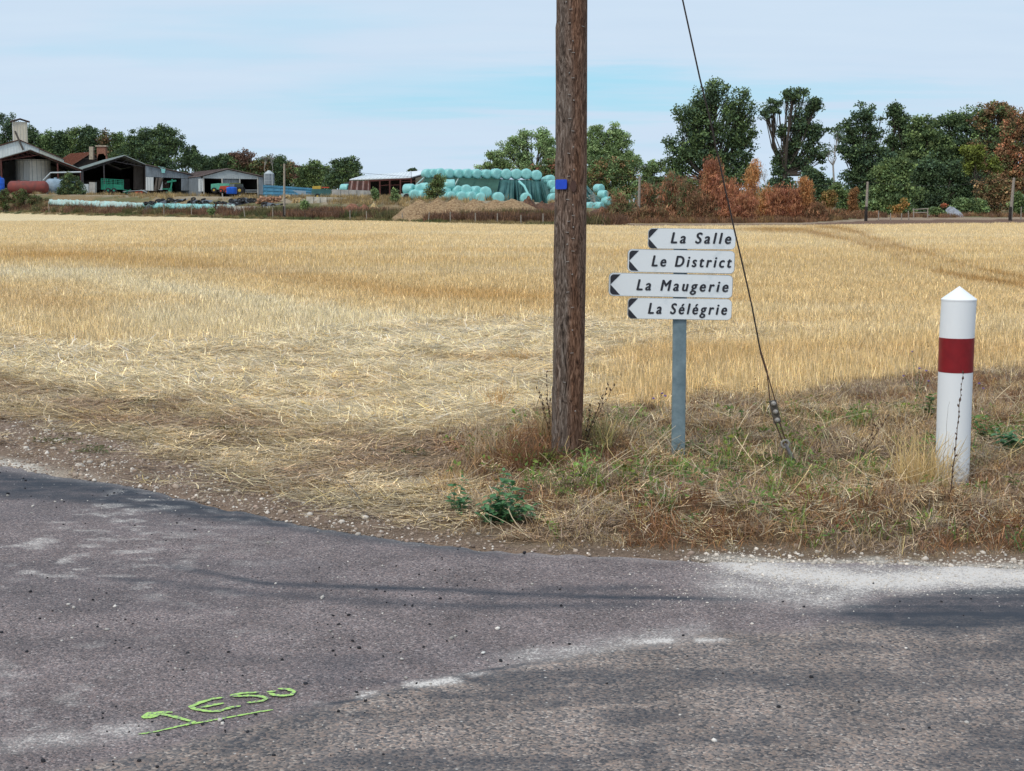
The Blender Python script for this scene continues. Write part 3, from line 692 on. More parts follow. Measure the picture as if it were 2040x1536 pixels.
# ---------------------------------------------------------------- wooden telephone pole
def wood_mat():
    m, nt, b = new_mat('weathered_pole_wood')
    tc = N(nt, 'ShaderNodeTexCoord'); ob = tc.outputs['Object']
    w = N(nt, 'ShaderNodeTexNoise', {'Vector': N(nt, 'ShaderNodeMapping', {0: ob, 'Scale': (3.5, 3.5, .9)}).outputs[0], 'Scale': 3.0, 'Detail': 3.0})
    mp = N(nt, 'ShaderNodeMapping', {0: ob, 'Scale': (26, 26, .9)})
    ad = N(nt, 'ShaderNodeVectorMath', {0: mp.outputs[0], 1: N(nt, 'ShaderNodeVectorMath', {0: w.outputs['Color'], 3: 4.5}, operation='SCALE').outputs[0]}, operation='ADD')
    g = N(nt, 'ShaderNodeTexNoise', {'Vector': ad.outputs[0], 'Scale': 3.2, 'Detail': 8.0, 'Roughness': .68})
    r = N(nt, 'ShaderNodeValToRGB', {0: g.outputs['Fac']})
    el = r.color_ramp.elements; el.new(.5); el.new(.6)
    for e, p, c in zip(el, (.34, .45, .54, .68), ((.020, .014, .011), (.10, .070, .055), (.20, .148, .12), (.36, .30, .26))): e.position = p; e.color = c4(c)
    sx = N(nt, 'ShaderNodeSeparateXYZ', {0: ob})
    # tint runs from grey on the left to red-brown on the right
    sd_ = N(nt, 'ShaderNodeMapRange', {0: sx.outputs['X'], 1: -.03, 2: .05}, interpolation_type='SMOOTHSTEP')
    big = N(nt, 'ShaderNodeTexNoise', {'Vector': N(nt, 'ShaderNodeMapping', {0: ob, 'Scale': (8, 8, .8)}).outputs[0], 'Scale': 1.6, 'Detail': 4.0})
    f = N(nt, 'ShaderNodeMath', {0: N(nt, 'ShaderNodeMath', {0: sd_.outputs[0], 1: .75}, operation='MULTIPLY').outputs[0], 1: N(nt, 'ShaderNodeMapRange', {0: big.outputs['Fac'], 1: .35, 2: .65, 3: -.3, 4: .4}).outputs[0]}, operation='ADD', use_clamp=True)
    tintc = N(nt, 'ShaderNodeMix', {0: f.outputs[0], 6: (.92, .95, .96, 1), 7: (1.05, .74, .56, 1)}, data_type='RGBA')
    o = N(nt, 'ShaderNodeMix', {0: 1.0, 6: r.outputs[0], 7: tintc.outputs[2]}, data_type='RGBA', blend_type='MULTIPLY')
    nt.links.new(o.outputs[2], b.inputs['Base Color']); b.inputs['Roughness'].default_value = .85; b.inputs['Specular IOR Level'].default_value = .2
    bp = N(nt, 'ShaderNodeBump', {'Height': g.outputs['Fac'], 'Strength': .9, 'Distance': .012}); nt.links.new(bp.outputs[0], b.inputs['Normal'])
    return m
pb_ = gp(1129, 893)
PY_ = pb_.y
pole = thing('utility_pole', pb_, 'thick weathered wooden pole with a small blue plate, rising from the grassy bank', 'utility pole')
rows = [(-1150, 1112, 1160), (-300, 1110, 1170), (0, 1108.5, 1170), (200, 1109, 1169.5), (400, 1107, 1168.5), (600, 1103, 1166), (750, 1101.5, 1164), (893, 1100, 1158), (960, 1098, 1158)]
zs = [at(1130, r[0], PY_).z for r in rows]
xc = [at((r[1] + r[2]) / 2, r[0], PY_).x - pb_.x for r in rows]
rr = [(at(r[2], r[0], PY_).x - at(r[1], r[0], PY_).x) / 2 for r in rows]
nz_, na_ = 520, 110
zz = np.linspace(zs[-1], zs[0], nz_); th = np.linspace(0, 2 * np.pi, na_, endpoint=False)
xcs = np.interp(zz, zs[::-1], xc[::-1]); rrs = np.interp(zz, zs[::-1], rr[::-1])
TH, Zg = np.meshgrid(th, zz)
g1 = fbm(TH * 9 / 6.2832 * 1.0 + .8 * fbm(TH * 1.5, Zg * 1.6, 3, 2), Zg * .55, 1, 3)
crk = np.abs(np.sin(TH * 13 + 3.0 * fbm(TH * .8 + 5, Zg * .9, 4, 3)))
crack = (1 - ss(0, .10, crk)) * ss(.5, .6, fbm(TH * 2, Zg * 1.3, 8, 2))
R_ = rrs[:, None] * (1 + .035 * (g1 - .5)) - .006 * crack + .002 * (fbm(TH * 14, Zg * 6, 2, 2) - .5)
# worn lips on the left side
R_ += .006 * np.exp(-((TH - 3.2) / .35) ** 2) * (ss(.52, .56, vn(TH * 0 + 1, Zg * 2.6, 5)))
V = np.stack([xcs[:, None] + R_ * np.cos(TH), R_ * np.sin(TH), Zg - pb_.z], -1)
I = np.arange(nz_ * na_).reshape(nz_, na_); J = np.roll(I, -1, 1)
Q = np.stack([I[:-1], J[:-1], J[1:], I[1:]], -1).reshape(-1, 4)
V = np.concatenate([V.reshape(-1, 3), [[xcs[-1], 0, zz[-1] - pb_.z + .03]]])
top = np.stack([I[-1], J[-1], np.full(na_, len(V) - 1), np.full(na_, len(V) - 1)], -1)[:, :3]
me = npmesh('shaft', V[:], Q); me.polygons.foreach_set('use_smooth', [True] * len(me.polygons))
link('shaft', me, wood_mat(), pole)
cap = MB(); zt = zz[-1]; cap.tube([(pb_.x + xcs[-1], PY_, zt - .05), (pb_.x + xcs[-1], PY_, zt + .01)], [rrs[-1] * .985] * 2, 24); cap.build('top_cap', _mats.get('x') or mat('aged_end_grain', (.12, .08, .06)), pole)
def rsurf(px, row, lift=0.0):
    """point on the front of the pole"""
    z = at(px, row, PY_).z; x = at(px, row, PY_ - .08).x
    c = pb_.x + np.interp(z, zs[::-1], xc[::-1]); r = np.interp(z, zs[::-1], rr[::-1]) + lift
    dx = min(max(x - c, -r * .98), r * .98)
    y = PY_ - math.sqrt(max(r * r - dx * dx, 1e-6)); nrm = Vector((dx, y - PY_, 0)).normalized()
    return Vector((c + dx, y, z)), nrm
def plate(name, px, row, w, h, m, th=.004, corner=.2, sides=None):
    p, n = rsurf(px, row, .006); s = Vector((-n.y, n.x, 0)); s = s if s.x > 0 else -s; u = Vector((0, 0, 1))
    if sides: pts = [p + s * w / 2 * math.cos(a) + u * h / 2 * math.sin(a) for a in [6.2832 * i / sides for i in range(sides)]]
    else:
        c = corner; q = [(-1, -1 + c), (-1 + c, -1), (1 - c, -1), (1, -1 + c), (1, 1 - c), (1 - c, 1), (-1 + c, 1), (-1, 1 - c)]
        pts = [p + s * a * w / 2 + u * b_ * h / 2 for a, b_ in q]
    return MB().prism(pts, n * th).build(name, m, pole)
M_BLUE = mat('blue_enamel', (.01, .06, .52), .35, var=.1, scale=30, spec=.5)
px_m = PY_ / F
plate('number_plate', 1118.5, 367.5, .082, .056, M_BLUE, corner=.18)
o_ = plate('worn_plate', 1142, 371, 13 * px_m, 24 * px_m, mat('rusty_brown_plate', (.085, .045, .035), .7, scale=40), sides=8)
M_GALV_OLD = mat('dull_zinc', (.36, .33, .30), .5, metal=.4, scale=40)
stp = [(1128, 8), (1137, 23), (1134, 50), (1141, 85), (1135, 102), (1142, 108), (1134, 148), (1141, 158), (1134, 190), (1143, 202), (1135, 238), (1141, 262), (1142, 294), (1161, 55), (1133, 306), (1143, 339), (1133, 352), (1131, 397), (1141, 408), (1142, 429), (1133, 441), (1142, 452), (1130, 462), (1141, 474), (1130, 486), (1141, 499), (1131, 520), (1140, 545), (1131, 580), (1140, 610), (1140, 655), (1139, 700), (1124, 757), (1146, 815)]
for i, (a_, r_) in enumerate(stp):
    p, n = rsurf(a_, r_, .003); s = Vector((-n.y, n.x, 0)); s = s if s.x > 0 else -s
    if i % 3: MB().beam(p - s * .009 + n * .003, p + s * .009 + n * .003 + Vector((0, 0, random.uniform(-.004, .004))), .003).build('staple', M_GALV_OLD, pole)
    else:
        MB().tube([p, p + n * .006], [.005, .003], 8).build('nail', M_GALV_OLD, pole)

# ---------------------------------------------------------------- guy wire
anchor = gp(1586, 927)
guy = thing('guy_wire', anchor, 'thin dark stay wire running from the pole top to its anchor rod in the verge', 'stay wire')
M_WIRE = mat('dark_wire', (.035, .025, .022), .6, scale=50); M_RUST = mat('rusty_steel', (.09, .05, .035), .75, scale=30); M_CLAMP = mat('clamp_steel', (.10, .085, .07), .6, metal=.3, scale=40)
atp = Vector((pb_.x + .06, PY_ - .02, at(1150, -985, PY_).z))
def gl(px, row):
    """point on the stay, between anchor and pole head"""
    t = 0; best = None
    for i in range(400):
        q = anchor.lerp(atp, i / 399); r = pix(q.x, q.y, q.z)[1]
        if best is None or abs(r - row) < best[0]: best = (abs(r - row), q.y)
    return at(px, row, best[1])
P_ = gl
eye = P_(1564, 884); b0 = P_(1549, 842); b1 = P_(1539, 798); top_ = P_(1528, 742)
MB().tube([anchor - Vector((-.01, 0, .1)), anchor, P_(1574, 903), eye], [.011, .011, .011, .009], 10).build('anchor_rod', mat('grey_rod', (.16, .15, .16), .6, scale=40), guy, True)
mb = MB(); rg = [eye + Vector((.022 * math.cos(a), 0, .022 * math.sin(a))) for a in np.linspace(0, 6.2832, 15)]
mb.tube(rg, .007, 6); mb.build('rod_eye', M_GALV_OLD, guy, True)
for k, (dx0, dx1) in enumerate(((-.022, -.015), (.022, .012))):
    v0 = Vector((dx0, 0, 0)); v1 = Vector((dx1, 0, 0))
    MB().tube([eye + v1 * .7, b0 + v0 * .6], .0038, 6).build('lower_strand', M_RUST, guy)
    pts = [b1 + v0 * .7, b1.lerp(top_, .5) + v0 * .35, top_]
    MB().tube(pts, .0036, 6).build('upper_strand', M_RUST, guy)
dirn = (b1 - b0).normalized(); side = Vector((dirn.z, 0, -dirn.x)).normalized(); nrm = dirn.cross(side).normalized()
if nrm.y > 0: nrm = -nrm
cb = MB().obox((b0 + b1) / 2, dirn * (b1 - b0).length / 2, side * .021, nrm * .012).build('clamp_block', M_CLAMP, guy)
for t_ in (.13, .5, .87):
    q = b1.lerp(b0, t_) + nrm * .011
    MB().tube([q, q + nrm * .008, q + nrm * .016], [.016, .015, .007], 12).build('clamp_bolt', M_GALV_OLD, guy, True)
pts = [top_]
for (px, r) in [(1515, 700), (1498, 610), (1480, 530), (1463, 458)]: pts.append(P_(px, r))
cabl = pts + [P_(1440, 355), P_(1415, 240), P_(1394, 155), P_(1360, 0)]
c0 = cabl[-1]; cabl += [c0.lerp(atp, .5), atp]
MB().tube(cabl[:2], .0065, 8).build('wire_wrap', M_RUST, guy, True)
MB().tube(cabl, .0048, 8).build('cable', M_WIRE, guy, True)

# ---------------------------------------------------------------- signpost with four boards
sb = gp(1352, 917)
SY = sb.y
sgn = thing('direction_signpost', sb, 'galvanised post carrying four white arrow boards for nearby hamlets', 'signpost')
M_GALV = mat('galvanised_post', (.13, .19, .22), .5, metal=.25, scale=14, bump=.15, col2=(.26, .34, .38), thr=(.3, .7))
M_SIGN = mat('sign_white_sheeting', (.60, .66, .70), .35, scale=7, col2=(.80, .84, .87), thr=(.25, .45), spec=.5)
M_SIGNB = mat('sign_dark_film', (.022, .022, .03), .4, var=.15, scale=20, spec=.5)
M_RIM = mat('sign_rim_aluminium', (.42, .45, .47), .4, metal=.5, scale=30)
pt_top = at(1354, 468, SY); pw = 27 * SY / F / 2; pd = .02
mb = MB(); x0, x1 = sb.x - .003, at(1354.5, 560, SY).x
lo = Vector((x0, SY, sb.z - .25)); hi = Vector((x1, SY, pt_top.z))
# rounded rectangular tube
prof = []
for (sx_, sy_, a0) in ((1, 1, 0), (-1, 1, 90), (-1, -1, 180), (1, -1, 270)):
    for a in (0, 45, 90):
        t = math.radians(a0 + a); prof.append(((pw - .008) * sx_ + .008 * math.cos(t), (pd - .008) * sy_ + .008 * math.sin(t)))
mb.add([(lo.x + p[0], SY + p[1], lo.z) for p in prof] + [(hi.x + p[0], SY + p[1], hi.z) for p in prof], [tuple((i, (i + 1) % 12, 12 + (i + 1) % 12, 12 + i)) for i in range(12)] + [tuple(range(11, -1, -1)), tuple(range(12, 24))])
mb.build('post', M_GALV, sgn, True)
def rrect(w, h, r, n=6):
    p = []
    for (sx_, sz_, a0) in ((1, 1, 0), (-1, 1, 90), (-1, -1, 180), (1, -1, 270)):
        for i in range(n + 1):
            t = math.radians(a0 + 90 * i / n); p.append((sx_ * (w / 2 - r) + r * math.cos(t), sz_ * (h / 2 - r) + r * math.sin(t)))
    return p
boards = [('La Salle', 1291, 1465.5, (455, 495), (456.5, 497.5), 1336, 1455, 463, 484, False),
          ('Le District', 1250.5, 1463.5, (496.5, 541.5), (499.5, 546), 1298, 1456, 509, 530, True),
          ('La Maugerie', 1212.5, 1460, (543.5, 589), (548, 595), 1267.5, 1450, 556.5, 577.5, True),
          ('La Sélégrie', 1250, 1458, (593, 635), (596, 638), 1290.5, 1447, 603.5, 624.5, False)]
YB = SY - pd - .016
mpp = (YB * CP - (1.2 - EYE) * SP) / F
for bi, (txt, xl, xr, ly, ry, tx0, tx1, cap0, cap1, rim) in enumerate(boards):
    cxp, cyp = (xl + xr) / 2, (ly[0] + ly[1] + ry[0] + ry[1]) / 4
    c = at(cxp, cyp, YB); w = (xr - xl) * mpp; h = ((ly[1] - ly[0]) + (ry[1] - ry[0])) / 2 * mpp * 1.005
    ang = -math.atan2((ry[0] + ry[1] - ly[0] - ly[1]) / 2, xr - xl)
    yaw = [.012, -.015, .01, -.01][bi]
    ex = Vector((math.cos(ang) * math.cos(yaw), math.sin(yaw), math.sin(ang))).normalized(); ez = Vector((-math.sin(ang), 0, math.cos(ang))); ey = ez.cross(ex)
    def W(x, z, y=0): return c + ex * x + ez * z + ey * y
    rad = .028
    back = MB().prism([W(a, b_, .0) for a, b_ in rrect(w, h, rad)], ey * .014)
    bo = back.build('sign_board', M_RIM, sgn)
    inset = .0032 if rim else .0022
    face = MB().prism([W(a, b_, -.0022) for a, b_ in rrect(w - 2 * inset, h - 2 * inset, rad - inset)], ey * .002)
    face.build('sign_face', M_SIGN, bo)
    # dark end with the white arrow point cut into it
    ins = .0085 if rim else .003
    aw = {0: 18, 1: 19, 2: 20, 3: 19}[bi] * mpp
    outl = rrect(w - 2 * ins, h - 2 * ins, rad - ins * .6); xL = -w / 2 + ins; hz = h / 2 - ins
    for sg in (1, -1):
        pts = [(xL + .001, 0.0)]
        arc = [p for p in outl if p[0] < -w / 2 + rad + .001 and p[1] * sg > 0]
        arc.sort(key=lambda p: p[1] * sg)
        pts += arc + [(xL + aw, sg * hz)]
        if sg > 0: pts = pts[::-1]
        MB().prism([W(a, b_, -.0042) for a, b_ in pts], ey * .0016).build('arrow_corner', M_SIGNB, bo)
    cu = bpy.data.curves.new('lettering', 'FONT'); cu.body = txt; cu.size = 1; cu.shear = .22; cu.offset = 0.0; cu.space_character = 1.42; cu.space_word = 1.0; cu.resolution_u = 5
    to = bpy.data.objects.new('lettering_source', cu); COL.objects.link(to)
    bpy.context.view_layer.update()
    me = bpy.data.meshes.new_from_object(to.evaluated_get(bpy.context.evaluated_depsgraph_get()))
    bpy.data.objects.remove(to)
    n = len(me.vertices); co = np.zeros(n * 3); me.vertices.foreach_get('co', co); co = co.reshape(-1, 3)
    lx0, lx1 = co[:, 0].min(), co[:, 0].max()
    capH = .729   # cap height of the built-in face, checked below
    Lz = [v[1] for v in co if v[0] < lx0 + .5]; capH = max(Lz)
    base = min(Lz)
    X0 = (tx0 - cxp) * mpp; X1 = (tx1 - cxp) * mpp
    # the first capital stands at the left end, so its row is shifted back along the board's slope
    slope = math.tan(-ang); tz = cyp + (tx0 - cxp) * slope
    Z1 = (tz - cap0) * mpp; Z0 = (tz - cap1) * mpp
    nx = X0 + (co[:, 0] - lx0) / (lx1 - lx0) * (X1 - X0); nzv = Z0 + (co[:, 1] - base) / (capH - base) * (Z1 - Z0)
    off = np.array([W(a, b_, -.0046) - sgn.location for a, b_ in zip(nx, nzv)])
    me.vertices.foreach_set('co', off.astype(np.float32).ravel()); me.update()
    lo_ = link('lettering', me, M_SIGNB, bo); lo_['kind'] = 'stuff'
    # bold stroke: the same letters again a hair to the side and in front
    co2 = off + np.array(ex * .0054 - ey * .0003); allv = np.concatenate([off, co2, off + np.array(ex * .0027 - ez * .0014 - ey * .0006), off + np.array(ex * .0027 + ez * .0014 - ey * .0009)]); fs = [tuple(p.vertices) for p in me.polygons]
    m2 = bpy.data.meshes.new('lettering'); m2.from_pydata(allv.tolist(), [], [tuple(i + k * n for i in f) for k in range(4) for f in fs]); m2.materials.append(M_SIGNB); lo_.data = m2
for zb in (at(1354, 476, SY).z, at(1354, 520, SY).z, at(1354, 569, SY).z, at(1354, 616, SY).z):
    MB().box((sb.x - pw - .012, SY - pd - .002, zb - .02), (sb.x + pw + .012, SY + pd + .006, zb + .02)).build('clamp_band', M_GALV_OLD, sgn)

# ---------------------------------------------------------------- red and white marker post
mk = gp(1895, 965)
MYY = mk.y
mko = thing('marker_post', mk, 'round white marker post with one dark red band and a pointed cap', 'marker post')
def mkp(px, row): return at(px, row, MYY)
axis = [(mkp(1895, 985), 33.3), (mkp(1897, 938), 33.3), (mkp(1903.5, 740), 33.8), (mkp(1906, 672), 34), (mkp(1910.5, 597), 34)]
pm = MYY / F * 1.0
def seg_(a, b, n, dr=0.0):
    mb = MB(); pts = [axis[0][0].lerp(axis[0][0], 0)]
    zs_ = [q[0].z for q in axis]; xs2 = [q[0].x for q in axis]; rs = [q[1] * pm for q in axis]
    P = []; R = []
    for i in range(n + 1):
        z_ = a + (b - a) * i / n; P.append((np.interp(z_, zs_, xs2), MYY, z_)); R.append(np.interp(z_, zs_, rs) + dr)
    return mb.tube(P, R, 48)
z_ = [q[0].z for q in axis]
def paint_mat():
    m, nt, b = new_mat('white_marker_plastic')
    tc = N(nt, 'ShaderNodeTexCoord'); sx = N(nt, 'ShaderNodeSeparateXYZ', {0: tc.outputs['Object']})
    n1 = N(nt, 'ShaderNodeTexNoise', {'Vector': tc.outputs['Object'], 'Scale': 45.0, 'Detail': 7.0, 'Roughness': .7})
    low = N(nt, 'ShaderNodeMapRange', {0: sx.outputs['Z'], 1: .28, 2: .0, 3: 0.0, 4: .27})
    f = N(nt, 'ShaderNodeMapRange', {0: N(nt, 'ShaderNodeMath', {0: n1.outputs['Fac'], 1: low.outputs[0]}, operation='ADD').outputs[0], 1: .66, 2: .74})
    mx = N(nt, 'ShaderNodeMix', {0: N(nt, 'ShaderNodeMath', {0: f.outputs[0], 1: .7}, operation='MULTIPLY').outputs[0], 6: (.80, .82, .84, 1), 7: (.34, .26, .20, 1)}, data_type='RGBA')
    nt.links.new(mx.outputs[2], b.inputs['Base Color']); b.inputs['Roughness'].default_value = .45
    return m
M_WH = paint_mat(); M_RED = mat('dark_red_film', (.22, .008, .012), .4, var=.1, scale=20, spec=.4)
seg_(z_[0], z_[4], 12).build('body', M_WH, mko, True)
seg_(z_[2], z_[3], 2, .0012).build('red_band', M_RED, mko, True)
ap = mkp(1911.5, 570); cb_ = axis[4][0]
MB().tube([cb_ + Vector((0, 0, -.004)), cb_ + Vector((0, 0, .004)), cb_.lerp(ap, .97), ap], [34.6 * pm, 34.6 * pm, .004, .001], 48).build('cap', mat('cap_white', (.84, .85, .86), .45, var=.04), mko, True)
# ---------------------------------------------------------------- green survey mark sprayed on the tarmac
def rp(px, row): 
    dx, dz = ray(px, row); Y = -(EYE - .009) / dz; return Vector((dx * Y, Y, .0088))
def stroke(mb, pts, w):
    P = [rp(*p) for p in pts]; Q2 = []
    for a, b_ in zip(P, P[1:]):
        k = max(2, int((b_ - a).length / .012)); Q2 += [a.lerp(b_, i / k) for i in range(k)]
    Q2.append(P[-1]); n = len(Q2); L = []; R = []
    for i, p in enumerate(Q2):
        t = (Q2[min(i + 2, n - 1)] - Q2[max(i - 2, 0)]).normalized(); s = Vector((-t.y, t.x, 0))
        ww = w * (1 + random.uniform(-.25, .25)) * (1 if 0 < i < n - 1 else .5); L.append(p + s * ww / 2); R.append(p - s * ww / 2)
    mb.add(L + R, [(i, i + 1, n + i + 1, n + i) for i in range(n - 1)])
S = lambda zx, zy: (200 + zx / 4.435, 1320 + zy / 4.435)
mk_pts = [[(335, 630), (500, 605), (740, 550), (760, 548), (1000, 505), (1210, 468), (1400, 432), (1525, 415)],
          [(400, 492), (425, 455), (480, 438)], [(425, 490), (470, 470), (520, 440)], [(400, 480), (440, 470), (500, 440), (640, 438)], [(530, 455), (640, 475), (740, 503), (830, 525), (750, 555)],
          [(1095, 308), (1000, 320), (880, 355), (800, 390), (830, 412), (950, 432), (1050, 430), (1160, 395), (1240, 385)], [(890, 398), (990, 378), (1090, 360)],
          [(1145, 298), (1230, 300), (1300, 295), (1400, 298), (1470, 318), (1430, 342), (1350, 352), (1290, 358)], [(1145, 296), (1260, 272), (1400, 266)],
          [(1470, 265), (1550, 255)], [(1570, 235), (1660, 240), (1710, 262), (1690, 290), (1620, 298), (1540, 292), (1490, 275)]]
mb = MB()
for i, l in enumerate(mk_pts):
    n0_ = len(mb.v); stroke(mb, [S(*p) for p in l], .030 if i in (1, 2) else (.011 if i == 0 else .0165))
    mb.v[n0_:] = [(v[0], v[1], v[2] + .0003 * i) for v in mb.v[n0_:]]
def spray_mat():
    m, nt, b = new_mat('lime_spray_paint')
    tc = N(nt, 'ShaderNodeTexCoord'); no = N(nt, 'ShaderNodeTexVoronoi', {'Vector': tc.outputs['Object'], 'Scale': 130.0}); sc = N(nt, 'ShaderNodeSeparateColor', {0: no.outputs['Color']})
    nn = N(nt, 'ShaderNodeTexNoise', {'Vector': tc.outputs['Object'], 'Scale': 24.0, 'Detail': 5.0})
    ad = N(nt, 'ShaderNodeMath', {0: sc.outputs[0], 1: nn.outputs['Fac']}, operation='ADD')
    f = N(nt, 'ShaderNodeMapRange', {0: ad.outputs[0], 1: .62, 2: .92})
    mx = N(nt, 'ShaderNodeMix', {0: f.outputs[0], 6: (.20, .22, .16, 1), 7: (.42, .66, .16, 1)}, data_type='RGBA')
    nt.links.new(mx.outputs[2], b.inputs['Base Color']); b.inputs['Roughness'].default_value = .7
    return m
o_ = mb.build('paint_mark', spray_mat(), None, origin=rp(430, 1420)); tag(o_, 'lime green sprayed survey mark with an underline on the tarmac', 'road marking')

# ---------------------------------------------------------------- plants that can be told apart
def leafmesh(L, Wd, fold=.25, seg=5, serr=0.0):
    V = []; Fq = []
    for i in range(seg + 1):
        t = i / seg; w = Wd / 2 * math.sin(math.pi * min(1, t ** .75)) ** .8 if 0 < i < seg else Wd * .02
        if serr and 0 < i < seg: w *= 1 + serr * (1 if i % 2 else -1)
        zc_ = -L * .35 * t * t
        V += [(t * L, -w, zc_ + w * fold), (t * L, 0, zc_), (t * L, w, zc_ + w * fold)]
    for i in range(seg): a = i * 3; Fq += [(a, a + 3, a + 4, a + 1), (a + 1, a + 4, a + 5, a + 2)]
    me = bpy.data.meshes.new('leaf'); me.from_pydata(V, [], Fq); me.polygons.foreach_set('use_smooth', [True] * len(Fq)); return me
def leaf_mat(name, c, c2):
    m, nt, b = new_mat(name)
    oi = N(nt, 'ShaderNodeObjectInfo'); mx = N(nt, 'ShaderNodeMix', {0: oi.outputs['Random'], 6: c4(c), 7: c4(c2)}, data_type='RGBA')
    tc = N(nt, 'ShaderNodeTexCoord'); no = N(nt, 'ShaderNodeTexNoise', {'Vector': tc.outputs['Object'], 'Scale': 60.0, 'Detail': 3.0})
    ml = N(nt, 'ShaderNodeMapRange', {0: no.outputs['Fac'], 1: .3, 2: .7, 3: .75, 4: 1.2})
    vm = N(nt, 'ShaderNodeVectorMath', {0: mx.outputs[2], 1: ml.outputs[0]}, operation='MULTIPLY')
    nt.links.new(vm.outputs[0], b.inputs['Base Color']); b.inputs['Roughness'].default_value = .55; b.inputs['Specular IOR Level'].default_value = .35
    tr = N(nt, 'ShaderNodeBsdfTranslucent', {'Color': vm.outputs[0]}); ms = N(nt, 'ShaderNodeMixShader', {0: .25, 1: b.outputs[0], 2: tr.outputs[0]})
    nt.links.new(ms.outputs[0], nt.nodes['Material Output'].inputs['Surface']); return m
M_LEAF = leaf_mat('broad_leaf_green', (.075, .20, .085), (.14, .29, .12)); M_LEAFY = leaf_mat('fresh_leaf_green', (.08, .16, .03), (.14, .24, .06))
M_STEM = mat('green_stem', (.16, .20, .08), .6, scale=30); M_DRY = mat('dead_brown_stem', (.10, .06, .04), .8, scale=40); M_GREYG = leaf_mat('grey_green_leaf', (.07, .11, .07), (.12, .16, .09))
def put(parent, me, m, loc, d, pitch, roll, s, name='leaf'):
    o = bpy.data.objects.new(name, me); COL.objects.link(o)
    if not me.materials: me.materials.append(m)
    o.parent = parent; o.location = loc
    o.rotation_euler = (Matrix.Rotation(d, 3, 'Z') @ Matrix.Rotation(-pitch, 3, 'Y') @ Matrix.Rotation(roll, 3, 'X')).to_euler(); o.scale = (s, s, s)
    return o
def leafy_plant(base, stems, L, Wd, m, label, cat, name='weed', step=.022, stemr=.0025, smat=None, serr=0, up=.3, rng=None, sc0=(.5, 1.1)):
    rg = random.Random(int(base.x * 1000) + 5); root = thing(name, base, label, cat)
    lm = [leafmesh(L, Wd * k, .25, 5, serr) for k in (.85, 1, 1.15)]
    for (dx, dy, h) in stems:
        n = max(3, int(h / step)); pts = []
        for i in range(n + 1):
            t = i / n; pts.append(base + Vector((dx * t ** .8 + .006 * math.sin(9 * t), dy * t ** .8, h * t - .01)))
        MB().tube(pts, [stemr * (1.1 - .7 * i / n) for i in range(n + 1)], 5).build('stem', smat or M_STEM, root, True)
        a = rg.random() * 6.28
        for i in range(1, n + 1):
            a += 2.4; t = i / n
            for e in range(2 if i > n - 2 else 1):
                put(root, rg.choice(lm), m, pts[i] - base, a + e * 3.0 + rg.gauss(0, .3), rg.uniform(up - .25, up + .5), rg.gauss(0, .3), rg.uniform(*sc0) * (1.1 - .45 * t))
    return root
g1_ = gp(985, 1040)
R2 = random.Random(4)
def st(px, row, dy=0.0):
    q = at(px, row, g1_.y + dy); return (q.x - g1_.x, dy, max(.03, q.z - g1_.z))
leafy_plant(g1_, [st(1003, 935, .05), st(990, 985, .02), st(1030, 985, .03), st(1052, 968, .06), st(1068, 1000, 0), st(1060, 1025, -.03), st(1040, 1035, -.05), st(1015, 1020, -.06), st(985, 1020, -.05), st(960, 1000, 0), st(955, 1025, -.04), st(1025, 1010, -.03), st(1045, 1010, -.02), st(1000, 1000, -.04), st(975, 985, -.02), st(1020, 960, .02), st(1010, 985, -.05), st(1035, 1000, -.08), st(970, 1010, -.08), st(1055, 1010, -.09)],
            .078, .044, M_LEAF, 'dark green leafy weed sprawling at the road edge below the wooden pole', 'weed', 'leafy_weed', .0115)
g2_ = gp(915, 1022)
def st2(px, row, dy=0.0): q = at(px, row, g2_.y + dy); return (q.x - g2_.x, dy, max(.03, q.z - g2_.z))
leafy_plant(g2_, [st2(921, 948, .04), st2(902, 965, .02), st2(912, 990, -.02), st2(930, 985, 0), st2(893, 990, .0)], .065, .036, M_LEAF, 'smaller dark green upright weed left of the sprawling leafy weed', 'weed', 'leafy_weed', .015)
def clump(px, row, spread, h, n, L, Wd, m, label, name='weed', up=.3, seed=1, cat='weed'):
    b_ = gp(px, row); rg = random.Random(seed)
    return leafy_plant(b_, [(rg.gauss(0, spread), rg.gauss(0, spread * .5), h * rg.uniform(.5, 1.1)) for _ in range(n)], L, Wd, m, label, cat, name, .02, .0015, up=up)
clump(1125, 955, .07, .09, 12, .045, .018, M_LEAFY, 'bright green low weed growing just below the pole base', seed=2)
clump(1330, 1048, .03, .025, 5, .028, .02, M_LEAF, 'tiny dark green rosette near the road edge below the signpost', seed=3)
clump(1430, 938, .06, .08, 10, .045, .015, M_LEAFY, 'spiky fresh green weed right of the signpost foot', seed=4)
clump(1590, 958, .13, .09, 16, .05, .018, M_LEAFY, 'bright green weed cluster at the foot of the stay anchor', seed=5)
clump(1345, 952, .11, .09, 14, .042, .016, M_LEAFY, 'green weed clump around the signpost foot', seed=11)
clump(1728, 992, .02, .13, 6, .035, .014, M_GREYG, 'small blue green upright weed between the stay and the marker post', seed=6)
clump(1960, 885, .08, .17, 13, .07, .034, M_LEAFY, 'green leafy weed right behind the marker post', seed=7)
clump(2018, 905, .07, .16, 12, .085, .045, M_LEAF, 'broad dark green leaves at the right edge beside the marker post', seed=8)
clump(1850, 832, .04, .19, 10, .06, .03, M_LEAFY, 'small bright green weed just behind the marker post on its left', seed=9)
clump(1300, 905, .06, .05, 7, .025, .010, M_LEAFY, 'thin green weed between the pole and the signpost', seed=12)
clump(1110, 985, .07, .04, 8, .026, .011, M_LEAFY, 'creeping green weed beside the dark leafy weed', seed=13)
